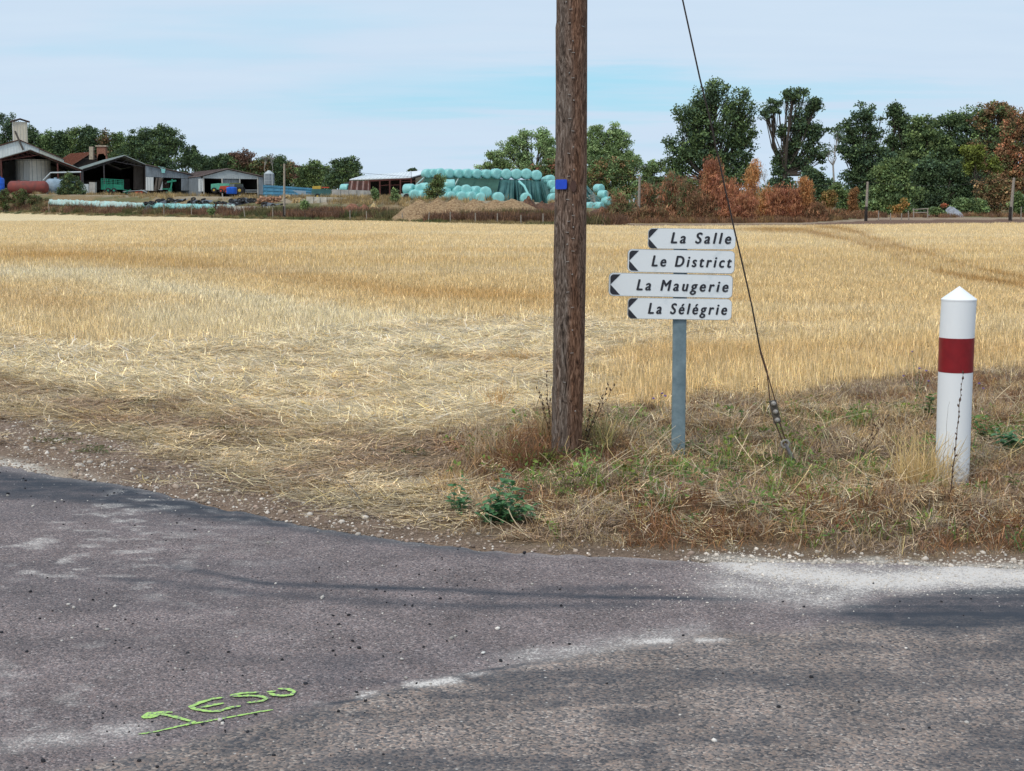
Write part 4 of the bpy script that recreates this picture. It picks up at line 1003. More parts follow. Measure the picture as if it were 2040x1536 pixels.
# thistles and dead stalks
def stalk(px, row, tips, label, m=None, leafm=None, L=.025, Wd=.008, name='dead_stalk', cat='dead plant', r=.0024, pods=True, flower=None, dens=.028):
    b_ = gp(px, row); root = thing(name, b_, label, cat); rg = random.Random(int(px)); lm = leafmesh(L, Wd, .3, 4)
    pod = MB().tube([(0, 0, 0), (.006, 0, .002), (.012, 0, .002), (.017, 0, .006)], [.002, .0045, .004, .001], 6).mesh('seed_head')
    for (tpx, trow, dy) in tips:
        t_ = at(tpx, trow, b_.y + dy) - b_; n = max(4, int(t_.length / dens)); pts = []
        for i in range(n + 1):
            t = i / n; pts.append(b_ + Vector((t_.x * t ** 1.15 + rg.gauss(0, .002), t_.y * t, t_.z * t - .01 * (1 - t))))
        MB().tube(pts, [r * (1.1 - .75 * i / n) for i in range(n + 1)], 5).build('stem', m or M_DRY, root, True)
        for i in range(1, n + 1):
            if leafm: put(root, lm, leafm, pts[i] - b_, rg.random() * 6.28, rg.uniform(.2, 1.0), 0, rg.uniform(.6, 1.2) * (1.2 - .6 * i / n))
            elif pods: put(root, pod, m or M_DRY, pts[i] - b_, rg.random() * 6.28, rg.uniform(.3, 1.2), 0, rg.uniform(.6, 1.3), 'seed_head')
        if flower is not None:
            fl = MB(); c_ = pts[-1]
            for k in range(14):
                a = k * 2.4; e = rg.uniform(.3, 1.3); fl.beam(c_, c_ + Vector((math.cos(a) * math.cos(e), math.sin(a) * math.cos(e), math.sin(e))) * .013, .003)
            fl.build('flower', flower, root)
    return root
M_PURP = mat('thistle_purple', (.25, .17, .42), .7, scale=40)
stalk(1893, 992, [(1918, 745, -.10)], 'tall thin dead stalk with seed heads in front of the marker post', r=.003)
stalk(1872, 985, [(1891, 800, -.12)], 'fine leaning dry stem in front of the marker post', pods=False, r=.0013)
stalk(1165, 885, [(1212, 768, .05), (1222, 770, .03), (1200, 790, .0), (1178, 800, .02)], 'brown branching dead weed leaning right beside the pole')
stalk(1096, 880, [(1088, 742, .05), (1078, 790, .03), (1070, 775, .0), (1096, 800, 0)], 'dry brown seed stalks rising at the left of the pole')
stalk(1312, 832, [(1318, 785, 0), (1302, 795, .03), (1326, 790, 0)], 'small dull thistle standing left of the signpost before the stubble', M_STEM, M_GREYG, flower=M_PURP, name='thistle', cat='thistle')
stalk(1828, 790, [(1817, 702, 0), (1832, 735, .05), (1845, 740, 0), (1800, 750, .04), (1850, 760, 0)], 'grey green thistle with mauve flowers left of the marker post', M_STEM, M_GREYG, L=.045, Wd=.014, flower=M_PURP, name='thistle', cat='thistle', r=.003)
stalk(1950, 790, [(1951, 765, 0), (1958, 775, .02)], 'little thistle with one mauve flower right of the marker post', M_STEM, M_GREYG, flower=M_PURP, name='thistle', cat='thistle')
stalk(1700, 940, [(1770, 830, .05), (1745, 850, .08)], 'dark dead branching stalk leaning right between the stay and marker post', pods=True)
stalk(1505, 790, [(1503, 750, 0), (1512, 758, 0)], 'short dry brown stalk at the stubble edge left of the stay wire')
stalk(1570, 885, [(1597, 845, .02)], 'thin dark twig beside the stay anchor rod', pods=False)
# tall blond grass tuft at the foot of the marker post
def tuft(px, row, n, R, h, c, label, lean=.4, bend=.8, w=(.002, .0035)):
    b_ = gp(px, row); V, q, C = blades(n, R, h, w, lean, bend, 5, v=.22)
    o = link('grass_tuft', npmesh('grass_tuft', V, q, C * np.array(c)), M_TUFT); o.location = b_; tag(o, label, 'grass tuft')
M_TUFT = blade_mat('tuft_blades', .3, inst=False)
tuft(1840, 972, 420, .15, (.12, .36), (.66, .49, .24), 'blond dry grass tuft leaning against the marker post from the left')
tuft(1890, 985, 120, .08, (.06, .16), (.55, .42, .24), 'short dry grass around the foot of the marker post', .6)
tuft(1060, 930, 420, .16, (.12, .30), (.24, .115, .055), 'dark rusty hummock of dead grass left of the pole foot', .8, 1.8)
tuft(985, 905, 160, .16, (.12, .26), (.50, .38, .24), 'pale arching dry grass tuft at the left end of the bank', .7, 1.2)
tuft(1190, 890, 120, .10, (.12, .28), (.34, .30, .12), 'olive grass tuft at the right foot of the pole', .5, .8)
tuft(1100, 880, 120, .08, (.12, .26), (.42, .32, .17), 'tawny grass tuft at the left foot of the pole', .5, .8)
tuft(995, 815, 90, .10, (.12, .26), (.58, .34, .13), 'orange dry stubble tuft in the pale straw left of the pole', .35, .4)
tuft(1035, 722, 90, .16, (.10, .24), (.58, .36, .15), 'orange tuft of stubble behind the pole in the flattened straw', .5, .4)
tuft(960, 1010, 110, .05, (.05, .11), (.62, .45, .28), 'dense pale grass tuft between the two dark green weeds', .4, .6)
# clods, stones
def rock(px, row, s, m, label, name='clod', cat='clod', zf=.7):
    b_ = gp(px, row); V, Fq, _ = pebble(int(px)); me = bpy.data.meshes.new(name); me.from_pydata((V * s * np.array([1, .9, zf / .65]) + np.random.default_rng(int(row)).normal(0, s * .06, V.shape)).tolist(), [], Fq.tolist())
    o = link(name, me, m); o.location = b_ + Vector((0, 0, s * zf * .55)); md = o.modifiers.new('s', 'SUBSURF'); md.levels = md.render_levels = 1; tag(o, label, cat)
M_CLOD = mat('earth_clod', (.22, .16, .10), .95, scale=25, bump=.6, var=.3); M_DCLOD = mat('dark_clod', (.06, .035, .02), .95, scale=25, bump=.6, var=.3); M_PEB = mat('white_pebble', (.66, .64, .60), .7, scale=40)
rock(831, 838, .036, M_CLOD, 'grey brown clod lying alone on the pale flattened straw')
for (px, row, s, lb) in [(474, 774, .045, 'flat dark clod at the left of the flattened straw'), (697, 690, .05, 'dark clod at the far side of the flattened straw'), (893, 668, .045, 'small dark lump near the far stubble edge'), (1067, 667, .04, 'dark lump in the straw just left of the pole'), (130, 688, .05, 'dark clod at the left edge below the orange stubble'), (75, 692, .06, 'wide dark clod at the far left of the straw'), (630, 654, .04, 'dark lump farthest out in the pale stubble band'), (190, 680, .04, 'small dark clod under the left stubble')]:
    rock(px, row, s, M_DCLOD, lb, zf=.4)
rock(1195, 742, .03, M_DCLOD, 'dark wood scrap lying in the straw just right of the pole', 'scrap', 'wood scrap', .3)
q = rp(962, 1302); V, Fq, _ = pebble(3); me = bpy.data.meshes.new('pebble'); me.from_pydata((V * .008).tolist(), [], Fq.tolist()); o = link('pebble', me, M_PEB); o.location = q + Vector((0, 0, .003)); tag(o, 'single white pebble on the tarmac right of the sprayed mark', 'pebble')

# ---------------------------------------------------------------- trees
M_CROWN = blade_mat('tree_leaves', .22, inst=False, rough=.7)
M_BARK = mat('bark', (.065, .052, .042), .9, scale=4, bump=.3); M_PALEBARK = mat('pale_bark', (.34, .31, .28), .9, scale=4)
def gbase(px, Y):
    dx, _ = ray(px, 405); return Vector((dx * Y, Y, gz(dx * Y, Y)))
DG = [(.060, .092, .042), (.082, .118, .050), (.062, .098, .060)]          # dark oak green
MG = [(.11, .155, .058), (.135, .175, .066), (.088, .130, .060)]
LG = [(.20, .27, .12), (.25, .32, .15), (.16, .23, .10)]
BR = [(.24, .15, .075), (.18, .11, .06), (.10, .11, .045)]
RB = [(.31, .135, .075), (.25, .11, .07), (.36, .175, .09)]
def tree(label, Y, bpx, ells, leaves, lsz, cols, trunk=.3, group=None, cat='tree', name='tree', clump=.75, per=26, deep=.8, top=None, bark=None, tall=1.0, limbs=True, trunkcut=None, seed=1, shell=.55):
    rng = np.random.default_rng(seed * 13 + int(bpx)); ells0 = ells; ells = []
    for e in ells0:
        if e[2] * e[3] > 330 and tall == 1.0 and e[3] > 9:
            ells.append((e[0], e[1], e[2] * .78, e[3] * .78)); k = int(5 + e[2] * e[3] / 420); a0 = rng.random() * 6.28
            for j in range(k):
                t = a0 + 6.2832 * j / k + rng.normal(0, .25); q = rng.uniform(.55, .98); f = rng.uniform(.24, .44); ells.append((e[0] + e[2] * q * math.cos(t), e[1] + e[3] * q * math.sin(t), max(5, e[2] * f), max(4, e[3] * f * .85)))
        else: ells.append(e)
    b_ = gbase(bpx, Y); root = thing(name, b_, label, cat, group)
    mpx = Y / F
    areas = np.array([e[2] * e[3] for e in ells], float); leaves = leaves * 1.5; lsz = lsz * .80; clump = clump * .86; ncl = max(4, int(leaves / per)); V = []; C = []; tips = []
    which = rng.choice(len(ells), ncl, p=areas / areas.sum())
    d = rng.normal(0, 1, (ncl, 3)); d /= np.linalg.norm(d, axis=1)[:, None]; rad = rng.random(ncl) ** shell
    cc = np.zeros((ncl, 3))
    for i, e in enumerate(ells):
        s = which == i; c = at(e[0], e[1], Y); rx, rz = e[2] * mpx, e[3] * mpx; ry = min(rx, rz * 1.3) * deep
        cc[s] = np.array(c) + d[s] * rad[s, None] * np.array([rx, ry, rz]) * .94
    cc[:, 2] = np.maximum(cc[:, 2], b_.z + .3)
    cr = clump * rng.uniform(.6, 1.25, ncl)
    if tall == 1.0 and Y < 260:
        g3 = vn(cc[:, 0] * .75 + seed * 3.1, cc[:, 2] * .85 + cc[:, 1] * .2, seed % 9); kk = g3 > .20
        if kk.sum() > 6: cc, cr, which = cc[kk], cr[kk], which[kk]; ncl = len(cc)
    n = ncl * per; ci = np.repeat(np.arange(ncl), per)
    o = rng.normal(0, 1, (n, 3)); per_ = per; o *= (rng.random(n) ** .4 / np.linalg.norm(o, axis=1))[:, None]
    P = cc[ci] + o * cr[ci, None] * np.array([1, 1, .72])
    a = rng.normal(0, 1, (n, 3)); a[:, 2] *= tall; a /= np.linalg.norm(a, axis=1)[:, None]
    b2 = np.cross(a, rng.normal(0, 1, (n, 3))); b2 /= np.linalg.norm(b2, axis=1)[:, None]
    s = lsz * rng.uniform(.6, 1.3, n)[:, None]
    if tall > 1: a *= 2.4; b2 *= .42
    V = np.stack([P - a * s, P - b2 * s * .7, P + a * s, P + b2 * s * .7], 1).reshape(-1, 3) - np.array(b_)
    cols_ = np.array(cols); cw = rng.choice(len(cols_), ncl); cl = 1.5 * cols_[cw] * np.exp(rng.normal(0, .28, (ncl, 1)))
    C = np.repeat(cl[ci] * np.exp(rng.normal(0, .16, (n, 1))), 4, 0).clip(0, 1)
    me = npmesh('crown', V, np.arange(n * 4).reshape(-1, 4), C); link('crown', me, M_CROWN, root)
    if limbs:
        mb = MB(); hub = top or (np.average([e[0] for e in ells], weights=areas), np.average([e[1] for e in ells], weights=areas))
        H = at(hub[0], hub[1], Y); fork = b_.lerp(H, .5 if trunkcut is None else trunkcut)
        mb.tube([b_ - Vector((0, 0, .3)), b_.lerp(fork, .5) + Vector((rng.normal(0, .15), 0, 0)), fork], [trunk * 1.15, trunk * .9, trunk * .7], 8)
        for i, e in enumerate(ells):
            sub_ = e not in [(q[0], q[1], q[2] * .78, q[3] * .78) for q in ells0] and e not in ells0; tk = trunk * (.22 if sub_ else .55)
            c = at(e[0], e[1] + e[3] * .1, Y); m1 = fork.lerp(c, .5) + Vector((rng.normal(0, .3), rng.normal(0, .3), -.1 * (c - fork).length))
            mb.tube([fork, m1, c], [tk, tk * .7, tk * .3], 6)
            own = np.where(which == i)[0]; own = own[rng.random(len(own)) < min(1, (14 if sub_ else 24) / max(1, len(own)))]
            for j in own:
                p = Vector(cc[j]); st_ = m1.lerp(c, rng.uniform(.2, 1)); mid = st_.lerp(p, .5) + Vector((rng.normal(0, .15), 0, rng.normal(0, .15)))
                mb.tube([st_, mid, p], [tk * .3, tk * .2, tk * .08], 4, False)
        mb.build('trunk', bark or M_BARK, root, True)
    return root
# right-hand group
tree('tallest dense dark green oak right of the wooden pole, behind the brown hedge', 168, 1415, [(1425, 192, 48, 34), (1378, 225, 38, 30), (1478, 222, 28, 42), (1430, 250, 60, 50), (1358, 292, 32, 38), (1480, 290, 27, 50), (1400, 320, 62, 40), (1345, 345, 24, 26), (1450, 350, 60, 45), (1395, 375, 70, 35)], 30000, .17, DG + [MG[0]], .55, clump=.95, per=30, seed=2)
tree('open spreading oak with bare forking limbs and an ivy covered trunk', 165, 1556, [(1580, 192, 26, 18), (1540, 214, 22, 16), (1527, 236, 12, 14), (1612, 212, 28, 22), (1596, 245, 30, 22), (1625, 268, 24, 22), (1558, 262, 10, 22), (1585, 290, 26, 18), (1625, 305, 26, 20), (1595, 322, 26, 14), (1556, 330, 17, 34), (1553, 375, 26, 38), (1605, 340, 14, 12), (1562, 410, 34, 26)], 15500, .16, DG, .42, clump=.62, per=26, top=(1572, 268), trunkcut=.5, seed=5, shell=.7)
tree('dead pale birch with bare upper branches left of the dark wood', 158, 1663, [(1656, 290, 12, 34), (1668, 268, 18, 18), (1650, 300, 14, 12)], 700, .12, DG, .13, clump=.5, per=12, bark=M_PALEBARK, trunkcut=.62, top=(1658, 270), seed=3)
tree('dark green tree with ragged sky gaps at the left end of the wood', 170, 1722, [(1722, 226, 20, 20), (1700, 262, 34, 26), (1738, 256, 24, 26), (1712, 300, 46, 36), (1745, 335, 46, 40), (1712, 352, 34, 34), (1735, 395, 50, 35)], 19000, .17, DG, .4, clump=.8, per=28, seed=6, shell=.62)
tree('tall narrow dark tree poking above its neighbours in the wood', 180, 1785, [(1783, 218, 18, 14), (1788, 240, 22, 22), (1805, 268, 34, 26), (1800, 310, 40, 45)], 11000, .18, [DG[0], DG[0], DG[1]], .35, clump=.8, per=28, seed=7)
tree('mid green tree with a loose top in the middle of the wood', 172, 1842, [(1835, 245, 22, 16), (1850, 275, 40, 32), (1845, 320, 55, 50), (1820, 355, 40, 40)], 15000, .18, MG + DG[:1], .35, clump=.8, seed=8)
tree('broad rounded green tree forming the shoulder of the wood', 176, 1915, [(1890, 240, 30, 20), (1925, 236, 40, 20), (1905, 285, 60, 50), (1930, 330, 55, 50), (1870, 340, 40, 40)], 19000, .18, MG[:1] + DG, .4, clump=.9, seed=9)
tree('tall half browned tree at the right of the wood', 170, 1985, [(1958, 228, 24, 18), (1990, 222, 30, 20), (2010, 232, 24, 18), (1985, 275, 46, 42), (1965, 330, 36, 46)], 14000, .17, [BR[0], BR[1], MG[0], MG[2]], .35, clump=.75, seed=10)
tree('rust brown tree at the right edge of the picture', 160, 2030, [(2020, 300, 28, 40), (2035, 250, 30, 34), (2025, 360, 34, 46), (2000, 340, 22, 40)], 12000, .16, BR + [RB[0]], .3, clump=.7, seed=11)
tree('dense dark understorey tree at the foot of the wood beside the debris heap', 160, 1865, [(1850, 350, 40, 40), (1880, 385, 60, 40), (1920, 360, 44, 40), (1845, 400, 40, 34)], 14000, .17, [DG[0], DG[0], DG[2]], .3, clump=.9, seed=12)
tree('light green bushy tree low in front of the dark wood', 150, 1778, [(1772, 345, 34, 26), (1800, 330, 22, 18), (1780, 380, 48, 36), (1755, 410, 38, 26), (1800, 412, 30, 24)], 13000, .16, MG + [LG[2]], .2, clump=.7, seed=13)
tree('yellow green young tree in front of the browned tree', 152, 1950, [(1945, 305, 26, 22), (1935, 330, 18, 22), (1982, 330, 14, 16)], 3200, .15, [(.13, .15, .03), (.10, .12, .03)], .15, clump=.6, seed=14)
tree('brown leaved tree with thin upright stems right of the debris heap', 150, 1985, [(1975, 380, 32, 40), (2000, 395, 24, 34), (1960, 405, 16, 26)], 5500, .13, BR, .15, clump=.6, per=18, seed=15)
tree('green bush filling the gap right of the debris heap', 146, 1930, [(1925, 413, 34, 20), (1905, 420, 20, 14), (1950, 418, 18, 14)], 5500, .14, MG + LG[2:], .1, cat='bush', name='bush', clump=.5, seed=16)
tree('small green bush by the last far telephone pole', 145, 2032, [(2030, 410, 16, 26)], 2200, .14, MG, .1, cat='bush', name='bush', clump=.5, seed=17)
tree('round young golden brown sapling between fence posts', 138, 1787, [(1786, 413, 15, 16), (1800, 405, 9, 10)], 1500, .10, [(.33, .18, .06), (.28, .15, .05), (.12, .12, .03)], .05, cat='sapling', name='sapling', clump=.4, per=14, seed=18)
tree('green shrub behind the rusty saplings left of the second far pole', 150, 1690, [(1690, 405, 24, 24), (1670, 380, 18, 18)], 3600, .14, MG, .1, cat='bush', name='bush', clump=.5, seed=19)
tree('orange tinted slim sapling just left of the second far pole', 140, 1701, [(1700, 395, 10, 24), (1698, 420, 12, 14)], 1500, .11, [(.24, .12, .05), (.17, .09, .04)], .05, cat='sapling', name='sapling', clump=.4, per=14, tall=1.5, seed=20)
tree('yellowing slim sapling at the foot of the dead birch', 140, 1654, [(1652, 398, 14, 22)], 1500, .11, [(.15, .13, .04), (.22, .13, .05)], .05, cat='sapling', name='sapling', clump=.4, per=14, seed=21)
tree('dark ivy bush under the open oak, right of its trunk', 158, 1625, [(1622, 350, 20, 20), (1630, 380, 26, 34), (1600, 395, 30, 24)], 6500, .15, DG, .15, cat='bush', name='bush', clump=.6, seed=22)
# middle: poplars behind the bale stack and the hedge
tree('airy pale poplar with dark mistletoe balls left of the wooden pole', 215, 1060, [(1075, 272, 34, 18), (1040, 285, 30, 22), (1090, 300, 34, 32), (1010, 300, 22, 20), (1050, 325, 44, 26), (1110, 330, 30, 34)], 14000, .16, LG, .35, clump=.75, per=22, seed=23, shell=.75)
tree('lower pale green tree at the left end of the poplar group', 210, 985, [(990, 318, 18, 22), (972, 330, 14, 9), (1008, 330, 16, 14), (955, 333, 8, 4)], 3800, .15, LG[:2] + MG, .2, clump=.6, per=22, seed=24)
for k, (mx, mr) in enumerate(((1036, 310), (1004, 325), (1012, 333))):
    tree(['dark ball of mistletoe high in the airy poplar', 'larger dark mistletoe ball low at the left of the poplar', 'dark mistletoe ball just above the wrapped bales'][k], 212, mx, [(mx, mr, 5.5, 5.5)], 500, .11, [DG[0]], .05, cat='mistletoe', name='mistletoe', clump=.25, per=12, limbs=False, seed=40 + k)
tree('tall rounded pale green tree right of the wooden pole', 205, 1205, [(1205, 262, 36, 16), (1235, 278, 24, 20), (1190, 290, 34, 30), (1225, 310, 40, 26), (1252, 322, 24, 22), (1180, 330, 30, 30)], 15000, .16, LG + MG[:1], .35, clump=.75, per=24, seed=25, shell=.7)
tree('lower olive green tree with browned patches right of the pole', 190, 1215, [(1200, 345, 44, 36), (1245, 350, 34, 36), (1180, 370, 30, 30), (1230, 385, 44, 26)], 15000, .15, MG + [BR[0], LG[2]], .3, clump=.75, seed=26)
tree('grey green small tree between the rounded tree and the tallest oak', 160, 1305, [(1305, 338, 24, 18), (1290, 362, 24, 24), (1325, 362, 26, 24)], 6500, .14, [LG[2], MG[1], (.07, .09, .05)], .15, clump=.6, seed=27)
tree('dark tree behind the bale stack left of the wooden pole', 200, 1090, [(1085, 345, 30, 24), (1110, 350, 26, 30), (1070, 355, 20, 14)], 6500, .15, MG + [RB[1]], .2, clump=.7, seed=28)
# the hedge of scorched shrubs
hed = [(1240, 412, 26, 30, 0, 'dull olive hedge shrub at the left end by the pole'), (1292, 405, 30, 40, 1, 'brown and green mottled hedge shrub right of the nearest far pole'), (1335, 395, 30, 46, 1, 'mixed brown hedge shrub with a grey stem'), (1375, 400, 32, 42, 0, 'green hearted hedge shrub under the tallest oak'),
       (1418, 362, 26, 44, 2, 'tall rust red hedge shrub under the tallest oak'), (1400, 415, 36, 28, 3, 'low dark brown thicket under the rust red shrub'), (1455, 400, 30, 40, 2, 'broad russet hedge shrub behind the top arrow board'), (1496, 372, 14, 46, 4, 'slender golden orange sapling in the hedge'), (1478, 415, 34, 28, 2, 'low russet thicket behind the sign boards'),
       (1520, 410, 22, 32, 4, 'amber hedge shrub right of the golden sapling'), (1548, 408, 30, 34, 2, 'rusty hedge shrub under the open oak'), (1590, 410, 34, 32, 2, 'wide rusty hedge shrub right of the open oak trunk'), (1608, 382, 11, 30, 4, 'orange pointed sapling standing out of the hedge'), (1632, 425, 30, 18, 3, 'low brown end of the hedge'), (1665, 430, 26, 12, 3, 'low reddish brush beyond the hedge end'), (1720, 432, 30, 9, 3, 'reddish low brush by the second far pole'), (1290, 430, 60, 14, 3, 'low brown brush at the foot of the hedge left part'), (1215, 428, 24, 16, 3, 'dark brown low brush beside the wooden pole')]
pal = {0: [MG[0], (.15, .11, .06), (.22, .12, .07)], 1: [(.25, .12, .065), (.28, .13, .07), MG[2], (.19, .11, .07)], 2: RB, 3: [(.19, .10, .06), (.24, .12, .065), (.14, .10, .05)], 4: [(.42, .21, .085), (.36, .17, .07), (.30, .18, .08)]}
for i, (x, r, rx, rz, k, lb) in enumerate(hed):
    tree(lb, float(edgeY(x)) + (13 + (i * 7 % 8) if x < 1650 else 27), x, [(x, r, rx, rz), (x + random.uniform(-10, 10), r - rz * .6, rx * .7, rz * .65), (x, r + rz * .6, rx, rz * .6)], int(1.9 * rx * rz) + 700, .10, pal[k], .06, 'scorched shrubs of the roadside hedge', 'shrub', 'hedge_shrub', clump=.5, per=16, tall=2.2, limbs=rz > 30, trunkcut=.15, seed=50 + i)
tree('leafless grey brush sticking out of the hedge beside the golden sapling', 136, 1520, [(1518, 345, 14, 20)], 160, .06, [(.3, .27, .24)], .06, cat='shrub', name='hedge_shrub', clump=.5, per=6, tall=2, bark=M_PALEBARK, trunkcut=.3, seed=80)
# left: wooded hillside and trees behind the farm
left = [(18, 262, 26, 36, 0, 'dark wood tree at the left edge behind the grain tower'), (62, 280, 22, 26, 0, 'dark tree right behind the grain tower'), (92, 288, 22, 24, 1, 'olive tree right of the grain tower'), (118, 282, 18, 24, 0, 'dark slim tree on the wooded hill'), (145, 285, 28, 32, 2, 'bright mid green rounded tree on the hill'), (178, 275, 20, 22, 0, 'dark tree left of the house chimney'),
        (210, 290, 24, 28, 3, 'brownish tree right above the brick chimney'), (235, 292, 18, 24, 2, 'green tree joining the broad walnut on its left')]
for i, (x, r, rx, rz, k, lb) in enumerate(left):
    tree(lb, 330, x, [(x, r, rx, rz), (x + random.uniform(-6, 6), r - rz * .4, rx * .6, rz * .5), (x, r + rz * .9, rx, rz)], 4600, .24, {0: DG, 1: [MG[0], LG[2]], 2: MG, 3: [BR[1], MG[2], BR[2]]}[k], .3, 'trees on the wooded hill behind the farm', clump=1.2, per=24, seed=100 + i)
tree('broad dark walnut tree with a scalloped crown behind the open barn', 300, 310, [(285, 270, 26, 18), (322, 264, 26, 14), (345, 285, 24, 22), (300, 295, 50, 30), (262, 290, 22, 22), (255, 315, 30, 22), (320, 322, 50, 22)], 17000, .22, DG + [MG[0]], .5, clump=1.15, per=26, seed=110, shell=.7)
tree('dark small tree right of the walnut', 300, 372, [(372, 300, 12, 10), (376, 318, 22, 18)], 2600, .2, DG, .2, clump=.9, seed=111)
tree('dark conifer with a pointed top right of the walnut', 305, 387, [(386, 296, 4, 6), (387, 306, 8, 9), (388, 320, 13, 12)], 2200, .18, [DG[0]], .2, name='conifer', cat='conifer', clump=.6, seed=112)
for i, (x, r, rx, rz, k, lb) in enumerate([(415, 325, 22, 18, 0, 'dark green tree behind the grey sheds left'), (445, 322, 22, 16, 0, 'dark green tree behind the grey sheds right'), (482, 312, 26, 15, 4, 'reddish brown crowned tree above the long shed'), (470, 330, 26, 16, 1, 'olive tree below the reddish crowned tree'), (505, 330, 24, 18, 3, 'brown green tree left of the feed silo'), (532, 326, 18, 18, 3, 'thin brownish tree behind the feed silo'), (558, 325, 14, 14, 0, 'dark tree right of the feed silo top'), (575, 335, 16, 14, 3, 'brown tree by the far telephone pole'), (590, 342, 12, 12, 4, 'small brown tree right of the far telephone pole'), (555, 350, 26, 16, 0, 'low dark tree right of the feed silo')]):
    tree(lb, 310, x, [(x, r, rx, rz), (x, r + rz, rx, rz)], 3200, .22, {0: DG, 1: [MG[0], LG[2]], 3: [BR[1], MG[2], BR[2]], 4: [(.15, .085, .06), (.11, .07, .05)]}[k], .2, 'trees behind the long sheds', clump=1.0, per=22, seed=120 + i)
tree('bare grey branched tree between the brown trees and the silo', 305, 538, [(540, 312, 9, 8), (530, 316, 8, 6)], 160, .12, [(.12, .1, .08)], .14, bark=M_PALEBARK, clump=.6, per=6, seed=131)
tree('lighter green rounded tree left of the twin trees', 280, 622, [(625, 332, 20, 14), (640, 345, 24, 18), (608, 345, 20, 16), (615, 362, 34, 14)], 6500, .2, MG, .25, clump=.8, seed=132, shell=.7)
tree('dark glossy rounded tree left of the white roofed shed', 275, 688, [(694, 325, 22, 14), (680, 340, 30, 22), (702, 348, 20, 20), (670, 360, 30, 16)], 9000, .2, DG + [MG[0]], .3, clump=.8, seed=133)
tree('tiny far tree peeping over the white shed roof', 330, 822, [(820, 339, 11, 4)], 450, .2, DG, .15, clump=.6, seed=134)
tree('round dark green bush standing at the field edge before the barn', 228, 142, [(140, 372, 26, 26), (146, 390, 27, 24), (138, 357, 18, 12)], 9500, .13, DG + [(.07, .08, .03)], .12, cat='bush', name='bush', clump=.55, seed=135)
for i, (x, r, rx, rz, lb) in enumerate([(4, 398, 22, 18, 'scrubby green bramble bush at the left edge below the blue tank'), (48, 395, 22, 18, 'scrubby green bramble bush in front of the red tank'), (80, 403, 22, 12, 'low bramble bush left of the round dark bush')]):
    tree(lb, 222, x, [(x, r, rx, rz)], 3000, .12, [MG[0], (.07, .07, .03), (.12, .08, .04)], .08, cat='bush', name='bramble_bush', clump=.5, seed=140 + i)
tree('green bush growing in front of the wrapped bale stack', 150, 872, [(868, 372, 16, 18), (876, 358, 12, 12), (858, 385, 14, 12), (884, 385, 8, 10)], 2600, .10, [MG[0], MG[1], (.08, .08, .03)], .06, cat='bush', name='bush', clump=.42, per=16, seed=150)
for i, (x, r, rx, rz, Yd, lb) in enumerate([(747, 388, 7, 14, 152, 'small pointed green shrub in front of the white shed'), (787, 390, 9, 16, 150, 'pointed green shrub just left of the chip heap'), (607, 408, 8, 8, 138, 'green weed bush near the far telephone pole foot'), (421, 421, 6, 5, 160, 'little green bush by the leaning fence post')]):
    tree(lb, Yd, x, [(x, r, rx, rz), (x, r - rz * .5, rx * .5, rz * .5)], 900, .09, MG + [LG[2]], .04, cat='shrub', name='green_shrub', clump=.35, per=14, seed=160 + i)
tree('pale bare sapling beside the right end of the bale stack', 140, 1181, [(1180, 395, 12, 22)], 120, .05, [(.35, .32, .28)], .05, cat='sapling', name='sapling', clump=.3, per=5, bark=M_PALEBARK, trunkcut=.3, seed=170)
# distant wood closing the horizon
Y_ = 420; V = []; C = []
rng = np.random.default_rng(5)
n = 60000; pxs = rng.uniform(-1400, 3600, n); hh = 3 + 6 * fbm(pxs * .012, pxs * 0, 3, 4); dx = (pxs - CX) / F
Xw = dx * Y_ * 1.01; Yw = Y_ + rng.uniform(0, 40, n); Zw = G(Xw, Yw) + rng.random(n) ** 1.1 * hh * np.interp(pxs, [-1400, 400, 900, 1150, 3600], [1.9, 1.6, 1.0, .9, 1.6])
P = np.stack([Xw, Yw, Zw], 1); a = rng.normal(0, 1, (n, 3)); a /= np.linalg.norm(a, axis=1)[:, None]; b2 = np.cross(a, rng.normal(0, 1, (n, 3))); b2 /= np.linalg.norm(b2, axis=1)[:, None]
V = np.stack([P - a * .45, P - b2 * .38, P + a * .45, P + b2 * .38], 1).reshape(-1, 3)
C = np.repeat(np.array(DG)[rng.integers(0, 3, n)] * 1.3, 4, 0)
o = link('distant_wood', npmesh('distant_wood', V, np.arange(n * 4).reshape(-1, 4), C), M_CROWN); tag(o, 'far dark wood closing the horizon behind the farm', 'wood', kind='stuff')

# ---------------------------------------------------------------- rough growth along the field edge
def edge_pts(n, p0, p1, d0, d1):
    px = RNG.uniform(p0, p1, n); Y = edgeY(px) + RNG.uniform(d0, d1, n); X = (px - CX) / F * Y; return X, Y, px
pr = [blades(45, .5, (.25, .8), (.02, .045), .35, .5, 3, v=.3) for _ in range(6)]
X, Y, px = edge_pts(5200, -500, 1240, 5, 15); k = RNG.random(len(X)) < ss(-.2, .3, fbm(X * .15, Y * .3, 4, 3) - .35) * np.where(px < 560, .35, 1); X, Y, px = X[k], Y[k], px[k]
tn = np.array([.19, .105, .065]) * np.exp(RNG.normal(0, .25, (len(X), 1))) + (fbm(X * .2, Y * .2, 9, 3) > .55)[:, None] * np.array([-.05, .02, -.01])
place('dry_brush', pr, X, Y, tn.clip(.02, 1), RNG.uniform(.7, 1.25, len(X)), M_GRASS, 'reddish brown dry brush along the far field edge', 'dry brush', .1)
X, Y, px = edge_pts(4200, -500, 3000, .5, 7); k = (px < 1160) | (RNG.random(len(X)) < .0); X, Y, px = X[k], Y[k], px[k]
g_ = ss(.45, .6, fbm(X * .12, Y * .3, 6, 3))[:, None]
